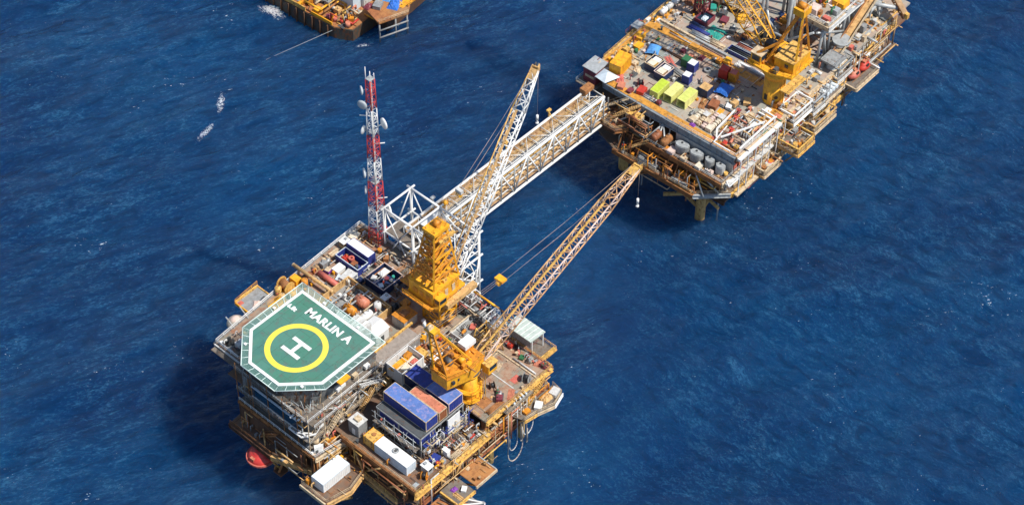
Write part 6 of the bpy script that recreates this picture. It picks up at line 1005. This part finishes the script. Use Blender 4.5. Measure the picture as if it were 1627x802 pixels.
for z in (48, 51.5, 55): f = (z - 42.7) / 15.8; K3.part('gantry_tie', MB(ORG).bar((12.6 + 4.8 * f, -20.8 - 5.6 * f, z), (20.4 - 1.8 * f, -19 - 6.8 * f, z), .28).bar((14 + 3.2 * f, -28.8 + 1.4 * f, z), (20 - 1.2 * f, -28.8 + 1.8 * f, z), .28))
K3.part('gantry_head', MB(YEL).box(16.4, 19.8, -28, -24.8, 58.4, 60.4)); K3.part('head_sheave', MB(ORG).tube((18, -27.4, 61), (18, -25.2, 61), .8, 12)); rails(K3, [(16.4, -28, 60.4), (19.8, -28, 60.4), (19.8, -24.8, 60.4)], CREAM)
rails(K3, [(9.7, -24, 42.7), (11.7, -29.5, 42.7), (21.3, -29.5, 42.7)], YEL, r=.07); rails(K3, [(10.1, -17.1, 42.7), (9.7, -23.8, 42.7)], YEL, r=.07); K3.part('pedestal_ladder', MB(YEL).bar((px - 1, pw - 2.95, 30), (px - 1, pw - 2.95, 40), .15).bar((px, pw - 2.98, 30), (px, pw - 2.98, 40), .15))
K3.part('side_gallery', MB(YEL2).box(px - 2, px + 6, pw - 5.6, pw - 3, 36, 36.2)); rails(K3, [(px - 2, pw - 5.5, 36.2), (px + 6, pw - 5.5, 36.2)], YEL2)
boom(K3, (18.2, -17.6, 43.4), (18.6, 22, 79), 5.2, 2.6, 18, [YEL, YEL2, YEL, YEL, YEL2, YEL], .2, .11, YEL); ropes(K3, (18, -26.4, 61), (18.6, 20, 80), (.5, 0, 0), 2)

# drilling substructure, mast base, modules beyond the crane
D = T(2, 'drilling_substructure', 'tall grey-legged drilling substructure behind the far crane', 'drilling rig', (38, -14, 30), absolute=True)
for (x, w, h) in [(34.6, -23.8, 42.5), (30, -8, 56), (46, -23.6, 42.5), (46, -5, 56), (30.5, -16, 54)]:
    for a, b in [((x - 1.6, w, 30), (x, w, h)), ((x + 2.2, w, 30), (x, w, h))]: D.part('leg', MB(LGR).tube(a, b, .42, 9))
for a, b in [((30, -5, 42.5), (34, -14, 30)), ((30, -23.6, 42.5), (30, -14, 34)), ((46, -23.6, 42.5), (46, -14, 30)), ((30, -23.6, 36), (30, -5, 36)), ((31, -24, 42), (46, -24, 33)), ((38, -23.8, 30), (38, -23.8, 42)), ((30, -12, 31), (30, -9, 42))]: D.part('brace', MB(LGR).tube(a, b, .32, 8))
D.part('drill_floor', MB(CREAM).box(33.2, 49, -26, -16.4, 42.6, 43.6)); D.part('drill_floor_top', MB(DECK2).box(33.4, 48.8, -25.8, -16.6, 43.602, 43.65)); girder(D, (33, -16.4, 43.6), (33, -26, 43.6), CREAM, .4, 1.4); girder(D, (33, -26.3, 43.6), (49, -26.3, 43.6), WHT2, .4, 1.4); rails(D, [(33.3, -16.6, 43.65), (33.3, -25.8, 43.65), (48.8, -25.8, 43.65)], WHT, r=.08)
D.part('deck_house', MB(SACK2).box(34.4, 37, -21, -18.4, 43.66, 45.6)); D.part('deck_house', MB(LGR).box(38, 39.8, -25, -23.4, 43.66, 45.2)); D.part('deck_house', MB(YEL).box(41, 44, -25, -21.4, 43.66, 45.4)); D.part('machinery', MB(RED2).box(34.4, 35.6, -25, -23, 43.66, 44.8)); D.part('machinery', MB(ORG).box(40, 43, -20, -17, 43.66, 46.4)); D.part('floor_rail', MB(YEL2).bar((29.8, -24, 31.5), (29.8, -5, 31.5), .35, .4))
for i in range(7): D.part('equipment', MB([DGR, BRN, NAVY, GRY, RST, ORG, BLK][i]).box(32 + (i % 3) * 3.6, 34.6 + (i % 3) * 3.6, -21 + i * 2.3, -19 + i * 2.3, 30.02, 32.4))
platform_pipes(D, 20, 31, 46, -22, -5, 30.5, 41, [LGR, GRY, RST, DGR], 61, 'xwz', .1, .25, lo=3, hi=9)
for i in range(6): D.part('mast_leg', MB(GRY).bar((40 + (i % 2) * 6, -15 + (i // 2) * 3, 30), (41 + (i % 2) * 4, -14 + (i // 2) * 2, 62), .4))
m2 = T(2, 'lattice_tower', 'wine red lattice tower standing on the far cargo deck', 'tower', (30, 11.4, 30)); m2.part('frame', MB(MAG).lattice((0, 0, 0), (0, 0, 24), 3., 3., 2.6, 2.6, 7, .26, .14, up=(1, 0, 0), cross=True)); m2.part('ladder', MB(RED2).bar((-1.2, -.4, 0), (-1.2, -.4, 24), .2).bar((-1.2, .4, 0), (-1.2, .4, 24), .2)); m2.part('base', MB(RST2).box(-2.2, 2.2, -2.2, 2.2, 0, .5))
gear(2, 30, [('skid', DGR, 33, 6.4, 20, 1.3, 'dark skid behind the wine red tower'), ('heap', GRN, 33.6, 14.6, 0, 1.4, 'dark green heap behind the wine red tower'), ('crate', YEL, 34.2, 1.2, 30, 1.5, 'yellow crate at the substructure foot'), ('skid', RST2, 36, 10, 0, 1.4, 'rusty skid far down the cargo deck'), ('heap', BRN, 31.6, 16.4, 0, 1.3, 'brown heap beside the seaward tank row'), ('crate', TEAL, 33, 9.8, 40, 1.2, 'teal crate behind the wine red tower'), ('pipes', RST2, 36, 5, 92, 1.4, 'dark rusty pipes far down the cargo deck'), ('crate', MAG, 30.8, 4.4, 12, 1.3, 'wine coloured crate near the dark skid')])
# lower modules along the sunny side
def side_mod(x0, x1, w0, w1, z, h, mat, label, name='side_module', seed=1, rm=WHT2):
    t = T(2, name, label, 'process module', ((x0 + x1) / 2, (w0 + w1) / 2, z), absolute=True)
    t.part('floor', MB(MUD).box(x0, x1, w0, w1, z, z + .25)); girder(t, (x0, w0 - .2, z + .25), (x1, w0 - .2, z + .25), rm, .3, .8); girder(t, (x0 - .2, w0, z + .25), (x0 - .2, w1, z + .25), TAN, .3, .8)
    rails(t, [(x0, w1, z + .25), (x0, w0, z + .25), (x1, w0, z + .25)], rm, r=.08)
    for (x, w) in [(x0 + .4, w0 + .4), (x1 - .4, w0 + .4), (x0 + .4, w1 - .4), (x1 - .4, w1 - .4)]: t.part('post', MB(mat).bar((x, w, z + .25), (x, w, z + h), .3))
    mb = MB(mat)
    for a, b in [((x0, w0), (x1, w0)), ((x1, w0), (x1, w1)), ((x1, w1), (x0, w1)), ((x0, w1), (x0, w0))]: mb.bar((*a, z + h), (*b, z + h), .35)
    t.part('top_frame', mb); rnd = random.Random(seed)
    for i in range(7):
        x = rnd.uniform(x0 + 1, x1 - 1); w = rnd.uniform(w0 + 1, w1 - 1); s = rnd.uniform(.4, .9); c = rnd.choice([ORG, RED2, WHT2, GRY, CREAM, YEL2, RST, SAL])
        t.part(rnd.choice(['equipment', 'pump', 'motor']), MB(c).box(x - s, x + s, w - s, w + s, z + .26, z + .3 + s * 2) if i % 2 else MB(c).tube((x, w, z + .26), (x, w, z + .4 + 2 * s), s * .8, 10))
    platform_pipes(t, 14, x0 + .3, x1 - .3, w0 + .3, w1 - .3, z + .5, z + h - .2, [WHT2, LGR, RST, CREAM, TAN, YEL2], seed, 'xwz', .08, .2, lo=2, hi=6)
    t.part('strut', MB(TAN).tube((x0 + 1, w0 + .5, z), (x0 + 1, w0 + 4, z - 5), .2, 6)); t.part('strut', MB(TAN).tube((x1 - 1, w0 + .5, z), (x1 - 1, w0 + 4, z - 5), .2, 6)); return t
side_mod(8.2, 15.6, -36.4, -29.8, 22.5, 2.2, YEL2, 'yellow-railed side platform with wine red gear below the white frame', seed=71, rm=YEL2)
side_mod(12.2, 20.4, -31.6, -26.8, 27.6, 3, WHT, 'white-framed module with yellow floor beside the fat pedestal', seed=72, rm=WHT)
side_mod(21, 28, -31.8, -25.6, 25.2, 4, LGR, 'grey-framed module between white-framed module and ribbed cylinders', seed=73)
side_mod(33.6, 40.4, -30.6, -24.6, 27, 4.4, GRY, 'grey tower module beyond the ribbed cylinders', seed=74)
side_mod(47, 56, -27.6, -22, 26, 5, LGR, 'pale grey module behind the orange lifeboats', seed=75); side_mod(57, 65, -28.4, -22.6, 26, 4, YEL2, 'yellow-edged module at the far end of the platform', seed=76, rm=YEL2)
side_mod(0, 7.6, -32.2, -29.6, 18.2, 2, CREAM, 'narrow cream side walk with small machines near the waterline corner', seed=77, rm=CREAM); side_mod(21, 31, -33, -29.6, 19, 2.4, TAN, 'tan side walk below the grey-framed module', seed=78, rm=CREAM)
t = T(2, 'cylinder_rack', 'sloping platform of five ribbed white cylinders', 'cylinder rack', (30.6, -28.8, 26)); t.part('floor', MB(MUD).box(-4, 4, -3, 2.6, -.6, -.4)); girder(t, (-4, -3.2, -.3), (4, -3.2, -.3), CREAM, .3, .8)
for i in range(5): t.part('cylinder', MB(LBL).tube((-3 + i * 1.35, -2.4, .3), (-3 + i * 1.35, 2.2, .3), .55, 12))
t = T(2, 'vertical_tank_tower', 'tall grey cylindrical tower with square cap beside the ribbed cylinders', 'tower', (35, -27.6, 30)); t.part('shell', MB(LGR).tube((0, 0, -6), (0, 0, 2.4), 1.7, 16)); t.part('cap', MB(GRY).box(-2.6, 2.6, -2.4, 2.4, 2.4, 2.9)); rails(t, [(-2.5, 2.3, 2.9), (-2.5, -2.3, 2.9), (2.5, -2.3, 2.9), (2.5, 2.3, 2.9)], LGR)
t = T(2, 'cone_hopper', 'grey conical hopper above the brown walkway', 'hopper', (41.5, -25.6, 30)); t.part('cone', MB(LGR).tube((0, 0, 0), (0, 0, 3.4), 1., 14, 2.4)); t.part('rim', MB(LGR).tube((0, 0, 3.4), (0, 0, 3.9), 2.5, 14))
t = T(2, 'inclined_conveyor', 'long brown inclined walkway rising along the sunny side', 'walkway', (46, -24, 30), absolute=True); t.part('deck', MB(TAN).bar((36, -27, 31), (58, -24.6, 38), 2.2, .3)); t.part('side', MB(CREAM).bar((36, -28.2, 31.6), (58, -25.8, 38.6), .12, 1.1)); t.part('side', MB(RST).bar((36, -25.8, 31.6), (58, -23.4, 38.6), .12, 1.1))
for x, w, z in [(40, -26.6, 32), (48, -25.8, 34.6), (56, -25, 37)]: t.part('post', MB(LGR).bar((x, w, 26), (x, w, z), .4))
t = T(2, 'grey_steel_block', 'grey block house over the far sunny corner', 'building', (60, -18, 30)); t.part('wall', MB(LGR).box(-5, 6, -5, 6, 0, 9)); t.part('roof', MB(GRY).box(-5.3, 6.3, -5.3, 6.3, 9, 9.3)); t.part('window', MB(GLS).box(-5.06, -5.01, -3, 3, 5, 7)); t.part('duct', MB(WHT2).box(-3, 2, -5.9, -5.01, 3, 7))
t = T(2, 'support_leg_frame', 'grey tubular outrigger with long leg at the far corner', 'outrigger', (61, -24, 20), absolute=True); t.part('leg', MB(LGR).tube((60.7, -24.8, 20), (60.7, -24.8, 34), .5, 9)); t.part('arm', MB(LGR).tube((57, -20, 34), (62, -30.6, 34), .6, 9)); t.part('arm', MB(LGR).tube((50, -24, 31), (60.7, -24.8, 34), .45, 8)); t.part('foot', MB(CREAM).tube((60.7, -24.8, 19.6), (60.7, -24.8, 20), .8, 10))
t = T(2, 'burner_boom', 'long brown burner boom sticking out from the far corner', 'boom', (62, -27, 34), absolute=True); t.part('frame', MB(RST).lattice((66, -24, 35), (60, -33.4, 34), 1.6, 1.4, 1.4, 1.2, 7, .2, .12)); t.part('walkway', MB(WOOD).bar((66, -24, 35.9), (60, -33.4, 34.9), 1.5, .1)); t.part('tip', MB(YEL2).box(59.5, 60.6, -34.2, -33.2, 33.6, 35.2))
# lifeboats
t = T(2, 'lifeboat_platform', 'cream lifeboat platform projecting over the water', 'platform', (45, -29, 21.6), absolute=True); t.part('floor', MB(MUD).box(40, 50.4, -33, -26, 21.6, 21.8)); girder(t, (40, -33.2, 21.8), (50.4, -33.2, 21.8), CREAM, .4, 1.1); girder(t, (39.8, -33, 21.8), (39.8, -26, 21.8), CREAM, .4, 1.); rails(t, [(40, -33, 21.8), (50.4, -33, 21.8), (50.4, -26, 21.8)], CREAM)
for x in (41, 49): t.part('strut', MB(TAN).tube((x, -32.6, 21.6), (x, -27, 15), .28, 6)); t.part('davit', MB(WHT).bar((x, -27, 21.8), (x, -27, 26), .3).bar((x, -27, 26), (x, -30.6, 26), .3))
for i, (x, w, mt, lb) in enumerate([(47.4, -30.2, RED, 'bright red lifeboat at the outer end of the cream platform'), (43, -30, RED2, 'faded red lifeboat at the near end of the cream platform')]):
    t = T(2, 'lifeboat', lb, 'lifeboat', (x, w, 22.2), 0, 'lifeboats of the far platform'); t.part('hull', MB(mt).ball((0, 0, 1.1), 2.2, 1.5, 1.1, 16, 8)); t.part('canopy', MB(SAL if i else RED).ball((0, 0, 1.4), 1.7, 1.2, 1.2, 14, 6, 0.)); t.part('hatch', MB(BLK).box(-.5, .5, -1.3, -.9, 1.5, 2.2)); t.part('wheelhouse', MB(SAL).box(-.6, .5, -.5, .5, 2.3, 3))
# ------------------------------------------------------------------ accommodation barge (frame 3) cut by the top of the photo
HUL = paint('hull_olive', (.075, .07, .055), .5, .5); HULR = paint('hull_rust', (.10, .06, .04), .5, .4)
V = T(3, 'work_barge', 'moored work barge with orange deck plates and yellow rails', 'barge', (20, 16, 0), absolute=True)
V.part('hull', MB(HUL).prism([(0, 1), (10, 1), (10, 60), (-3, 60), (-2.4, 6)], -3, 4.2)); V.part('hull', MB(HULR).prism([(10, -3), (70, -3), (70, 60), (10, 60)], -3, 4.2))
V.part('main_deck', MB(DECK4).prism([(0.2, 1.2), (9.8, 1.2), (9.8, 60), (-2.8, 60), (-2.2, 6.2)], 4.2, 4.4)); V.part('main_deck', MB(DECK4).prism([(10, -2.8), (70, -2.8), (70, 60), (10, 60)], 4.2, 4.41))
V.part('fore_deck', MB(DECK4).prism([(3.4, -6), (12, -9.6), (16, -7), (17, 2), (6, 2)], 8, 8.5)); rails(V, [(3.4, -6, 8.5), (12, -9.6, 8.5)], CREAM, r=.07)
for (x, w) in [(4, -5.6), (8.4, -7.8), (11.8, -9.2)]: V.part('post', MB(GRY).tube((x, w, 1), (x, w, 8), .25, 7))
for z in (5.6, 3.0): V.part('fender_beam', MB(GRY).tube((3.4, -6, z), (12, -9.5, z), .25, 7))
for i in range(12): w = 8 + i * 3.; V.part('hull_frame', MB(RST2).box(-3.1, -2.7, w, w + .3, -1, 4.3))
V.part('bulwark', MB(YEL2).box(-2.4, -2.1, 17, 40, 4.4, 5.8)); V.part('bulwark', MB(YEL).box(-2.2, -1.9, 7, 15, 4.4, 5.4)); V.part('bulwark', MB(RST).box(10, 10.2, -3, 1, 4.4, 6))
V.part('superstructure', MB(LBL).box(6, 9.4, 6, 40, 4.4, 9)); V.part('superstructure', MB(WHT2).box(9.4, 13, 5, 40, 4.4, 11)); V.part('superstructure_roof', MB(LBL).box(5.8, 13.2, 4.8, 40, 11, 11.2)); V.part('crane_track', MB(YEL2).bar((15, 0, 8.9), (15.4, 40, 8.9), .6, .8)); V.part('crane_track', MB(ORG).bar((17.4, 2, 8.9), (17.8, 40, 8.9), .6, .8))
V.part('bridge_house', MB(WHT).box(20, 30, 0, 14, 4.42, 12)); V.part('bridge_roof', MB(WHT2).box(19.8, 30.2, -.2, 14.2, 12, 12.3)); rails(V, [(18, -2.8, 4.4), (50, -2.8, 4.4)], YEL2, r=.1); rails(V, [(14, -7.8, 8.5), (17, -7.8, 8.5), (17, 2, 8.5)], YEL, r=.12); V.part('stern_house', MB(YEL).box(18.2, 19.7, -2.5, 3, 4.42, 8.6))
platform_pipes(V, 40, -1.8, 5.4, 2, 38, 4.8, 7.6, [YEL, RST, ORG, RED, YEL2, GRY, CREAM], 91, 'xwz', .15, .35, lo=2, hi=8); platform_pipes(V, 14, 20, 40, -2.6, -.6, 4.8, 8, [YEL, CREAM, RST], 92, 'xxz', .15, .3)
gear(3, 4.42, [('drum', RED, .4, 5.4, 0, 1.6, 'red float nearest the barge corner'), ('drum', SAL, .2, 3., 0, 1.8, 'pink float at the very corner of the barge'), ('drum', RED2, -.2, 7.6, 0, 1.6, 'faded red float second from the barge corner'), ('drum', MAG, -.8, 9.6, 0, 1.6, 'wine coloured float third from the barge corner'), ('skid', ORG, 3.2, 4.4, 40, 1.3, 'orange winch behind the corner floats'), ('skid', TAN, 3, 10, 90, 1.3, 'tan winch on the barge side deck'), ('crate', YEL, -.4, 14, 0, 1.4, 'yellow locker on the barge side deck'), ('skid', GRY, 4, 14.6, 90, 1.2, 'grey winch on the barge side deck'), ('reel', ORG, .8, 18.4, 0, 1.2, 'orange cable reel on the barge side deck'), ('drum', YEL2, 3.6, 7.4, 0, 1.4, 'pale yellow drum behind the orange winch')])
gear(3, 8.5, [('heap', TRP, 12.2, -4.2, 20, 1.6, 'bright blue tarpaulin on the orange barge foredeck'), ('heap', TRP2, 13.6, -.4, 20, 1.5, 'pale blue tarpaulin behind the bright blue one'), ('crate', GRY, 8.6, -1.2, 20, 1.6, 'grey hatch on the orange barge foredeck'), ('heap', MAG, 7, 1, 0, 1.1, 'wine coloured heap at the foredeck edge'), ('planks', YEL, 15.2, -6, 0, 1.4, 'yellow boards at the foredeck rail')])
gear(3, 11.2, [('heap', GRN, 8.2, 9, 0, 1.5, 'green net heap on the barge roof'), ('heap', WHT, 10.8, 7.4, 0, 1.3, 'white bundle on the barge roof'), ('crate', CREAM, 7.4, 13.6, 0, 1.4, 'cream box on the barge roof'), ('drum', TRP, 8.6, 16.6, 0, 3.0, 'large blue round tub on the barge roof'), ('heap', SACK2, 11.6, 12, 0, 1.2, 'pink bundle on the barge roof'), ('planks', LGR, 7, 6.6, 90, 1.2, 'grey boards at the barge roof edge')])
solo(3, 'mooring_cable', 'thin grey mooring cable running from the barge into the sea', 'cable', MB(paint('cable_grey', (.30, .33, .35), .2, 0)).tube((-2.4, 6.6, 3), (-21, 15.4, -.2), .07, 6), (-2.4, 6.6, 3), absolute=True)
gear(3, 8.5, [('pipes', YEL2, 14.6, -2.6, 60, 1.2, 'pale yellow pipes on the barge foredeck'), ('crate', YEL, 11, .6, 0, 1.3, 'yellow box at the inner edge of the barge foredeck')])
gear(3, 4.45, [('skid', NAVY, 2.4, 20, 90, 1.6, 'navy winch farther along the barge side deck'), ('heap', TRP, 4.2, 24, 0, 1.6, 'blue covered heap along the barge side deck'), ('skid', YEL, 1.2, 25, 90, 1.6, 'yellow winch farther along the barge side deck')])
# ------------------------------------------------------------------ small fittings welded to decks and walls (parts of their platform)
def fittings(t, n, x0, x1, w0, w1, z, seed, mats, names=('junction_box', 'hatch', 'vent_pipe', 'bollard', 'pipe_stub', 'cable_run'), s0=.15, s1=.55, zj=0.):
    rnd = random.Random(seed)
    for i in range(n):
        x = rnd.uniform(x0, x1); w = rnd.uniform(w0, w1); s = rnd.uniform(s0, s1); nm = names[i % len(names)]; c = rnd.choice(mats); zz = z + (rnd.random() * zj) + .012 + .003 * (i % 7)
        mb = MB(c)
        if nm == 'junction_box': mb.box(x - s, x + s, w - s * .7, w + s * .7, zz, zz + s * rnd.uniform(1, 3))
        elif nm == 'hatch': mb.box(x - s * 1.5, x + s * 1.5, w - s * 1.2, w + s * 1.2, zz, zz + .12); mb.box(x - s, x + s, w - s * .8, w + s * .8, zz + .12, zz + .2)
        elif nm == 'vent_pipe': mb.path([(x, w, zz), (x, w, zz + 1.2 + s), (x + s * 1.5, w, zz + 1.2 + s), (x + s * 1.5, w, zz + .9)], s * .35)
        elif nm == 'bollard': mb.tube((x, w, zz), (x, w, zz + s * 2), s * .5, 8); mb.tube((x, w, zz + s * 2), (x, w, zz + s * 2.2), s * .8, 8)
        elif nm == 'pipe_stub': L = rnd.uniform(1.2, 4.5); mb.tube((x, w, zz + .3), (x + L, w, zz + .3) if i % 2 else (x, w - L, zz + .3), s * .35, 6)
        else: L = rnd.uniform(1.5, 5); mb.path([(x, w, zz + .1), (x + L * .5, w, zz + .1), (x + L * .5, w - L * .5, zz + .1), (x + L, w - L * .5, zz + .1)], .06, 5)
        t.part(nm, mb)
MX1 = [CREAM, LGR, WHT2, RST, GRY, TAN, ORG, DGR, RED2, YEL2, WHT]; MX2 = MX1 + [MAG, SAL, BLK, SACK2, GRN, YEL]
fittings(P1, 70, 20.5, 31, -24, -13, 27, 101, MX1); fittings(P1, 60, 29, 43, -2, 24, 27, 102, MX1); fittings(P1, 46, 14.5, 29, 13.6, 22.5, 27, 103, MX1 + [YEL, YEL]); fittings(P1, 60, 3, 19.5, -40.6, -36.5, 24, 104, MX1)
fittings(P1, 26, -2.8, 2.8, -40, -16.5, 24, 105, MX1 + [RST, RST]); fittings(P1, 40, -10.6, -2.5, -16, -12.6, 22, 106, MX1); fittings(P1, 22, -16, -4.4, -24.6, -17.2, 18.3, 107, [YEL, RST, TAN, CREAM, ORG]); fittings(P1, 24, 39, 42, -39, -22, 27, 108, [RED2, SAL, LGR, GRY, CREAM, MAG])
fittings(P1, 24, 22, 38, -40, -22, 27, 109, [RST, MUD, GRY, CREAM, TAN], s0=.1, s1=.3); fittings(P1, 24, -5, 3, 12.4, 21.8, 27, 110, MX1); fittings(P1, 40, 20, 41, -40, -37, 20.2, 111, [RST, TAN, ORG, CREAM, GRY]); fittings(P1, 30, -13.6, -11.4, -12, 9, 16, 112, [RST, RST2, TAN, GRY])
fittings(A, 40, -8, 13, -12, 10, 34.45, 113, MX1); fittings(A, 60, -8, 12.6, -14.2, -12.6, 22.2, 114, MX1 + [TAN, CREAM], zj=9.5, s1=.45); fittings(A, 46, -10.4, -9, -14, 9, 25.2, 115, [LGR, GRY, CREAM, DGR, RST], s1=.35, names=('junction_box', 'pipe_stub', 'vent_pipe', 'bollard'))
fittings(MD, 40, 3, 4.2, -34.6, -21.2, 24, 116, MX1, zj=5, s1=.35); fittings(MD, 40, 5, 18, -36.4, -35.1, 24.2, 117, MX1 + [WHT, BLU], zj=4.5, s1=.45); fittings(EQ, 40, 18, 28.6, -.6, 12.6, 27.2, 118, MX1)
fittings(P2, 90, -6.5, 15.5, -19, 16.5, 30, 120, MX2, s0=.1, s1=.4); fittings(P2, 70, -7, 28, 13, 19.4, 30, 121, MX2 + [YEL, YEL]); fittings(P2, 60, -8.6, 9, -29, -20, 30, 122, MX2 + [WHT, LGR, CREAM]); fittings(P2, 60, 20.5, 40, -12, 18, 30, 123, MX2, s0=.15)
fittings(P2, 90, 8, 60, -28.8, -24, 30, 124, MX1 + [WHT2, CREAM, SAL, YEL2], s0=.25, s1=.8); fittings(P2, 60, -13.6, -9.8, -28, -4, 24, 125, MX2, s0=.12, s1=.45); fittings(P2, 46, -16.4, -10, -20, 4, 18, 126, [RST, ORG, YEL2, GRY, CREAM, LGR, BRN]); fittings(P2, 30, -16, -9, 4, 12, 24, 127, [RST, TAN, BRN, CREAM])
fittings(P2, 90, -8, 60, -29.6, -28.7, 18.2, 128, MX1 + [RED2, SAL, WHT, YEL2], s0=.2, s1=.6, zj=9); fittings(D, 60, 33.6, 48, -25.6, -17, 43.66, 129, MX2 + [WHT, YEL, ORG], s0=.25, s1=.8); fittings(D, 50, 27, 46, -23, -3, 30, 130, [DGR, RST, GRY, BRN, MAG, NAVY, LGR], s0=.3, s1=.9)
fittings(P2, 60, 46, 66, -28, -16, 30, 131, MX1 + [TAN, CREAM], s0=.3, s1=.9); fittings(V, 90, -1.8, 9, 1.5, 40, 4.4, 132, MX2 + [YEL, ORG], s0=.25, s1=.9); fittings(V, 40, 6.2, 13, 5, 30, 11.2, 133, MX2 + [TEAL, WHT, LBL], s0=.25, s1=.8); fittings(V, 40, 18, 40, -2.5, 12, 4.5, 134, MX2, s0=.3, s1=.9)
fittings(K1, 30, 32, 40, -12.8, -6, 40.4, 135, [YEL, ORG, YEL2, DGR], s0=.2, s1=.6); fittings(K2, 24, 15, 25, -34, -28.5, 41.1, 136, [YEL, ORG, YEL2, RST], s0=.2, s1=.55); fittings(K3, 40, 10.5, 21, -29, -17.4, 42.7, 137, [YEL, ORG, YEL2, RST, DGR], s0=.2, s1=.7)
fittings(B, 40, 48, 112, 9.8, 11.3, 32.05, 138, [CREAM, LGR, RST, YEL2, WHT], s0=.1, s1=.3, names=('junction_box', 'vent_pipe', 'bollard')); fittings(W_, 40, 44.8, 53, -6, 15, 22.45, 139, [LGR, WHT2, CREAM, GRY, YEL2], zj=6)
for (t_, a, b, c_, d_, z_) in fit_later: fittings(t_, 14, a, b, c_, d_, z_, 150, [WOOD, CREAM, RST, TAN, SACK2], s0=.15, s1=.5)
platform_pipes(P1, 30, -2, 41, -42.2, -40.9, 16.5, 25.5, [CREAM, TAN, RST, YEL2, WHT2, ORG, SAL], 151, 'xxz', .08, .2, name='service_pipe'); platform_pipes(P1, 24, -10.8, -1, -17.9, -16.6, 16.5, 21.5, [CREAM, TAN, RST, YEL2, WHT2], 152, 'xxz', name='service_pipe')
platform_pipes(P1, 24, -13.4, -11.6, -14, 9, 12, 20.5, [RST, TAN, BRN, GRY], 153, 'wwz', name='riser_pipe'); platform_pipes(P1, 24, -4.6, -3.5, -38, -17, 14, 23, [RST, TAN, BRN, YEL2], 154, 'wwz', name='riser_pipe'); platform_pipes(MD, 40, 4, 19, -37.4, -35.2, 24.3, 30.5, [WHT, WHT2, LGR, CREAM, BLU], 155, 'xwz', .06, .14, name='service_pipe', lo=2, hi=6)
platform_pipes(P1, 40, 20.5, 41, -24, -14, 27.2, 28.2, [GRY, LGR, CREAM, RST], 156, 'xw', .07, .16, name='deck_line', lo=2, hi=8); platform_pipes(P1, 40, 29, 43, 0, 24, 27.2, 28.3, [WHT2, LGR, CREAM, RST, DGR], 157, 'xw', .07, .18, name='deck_line', lo=2, hi=8)
platform_pipes(P2, 50, 3, 26, -19, 16, 30.1, 30.5, [GRY, LGR, CREAM, RST, DGR, MAG], 158, 'xw', .06, .14, name='deck_line', lo=2, hi=8); platform_pipes(P2, 45, 8, 64, -31, -29, 20, 30, [CREAM, TAN, WHT2, YEL2, RST, LGR], 159, 'xxz', .1, .22, name='service_pipe')
platform_pipes(P2, 26, -14, -9.6, -3.5, 12, 24.3, 29, [RST, BRN, GRY, TAN, SHD, DGR], 160, 'wwz', .1, .22, name='riser_pipe'); platform_pipes(P2, 34, -17, -14.4, -22, 4, 17, 22, [RST, BRN, GRY, ORG, DGR], 161, 'wzz', .08, .2, name='hanger_pipe')
platform_pipes(A, 34, -10.6, -8.8, -12, 9, 22.4, 34, [RST, DGR, GRY, LGR, TAN], 162, 'wwz', .07, .16, name='riser_pipe')
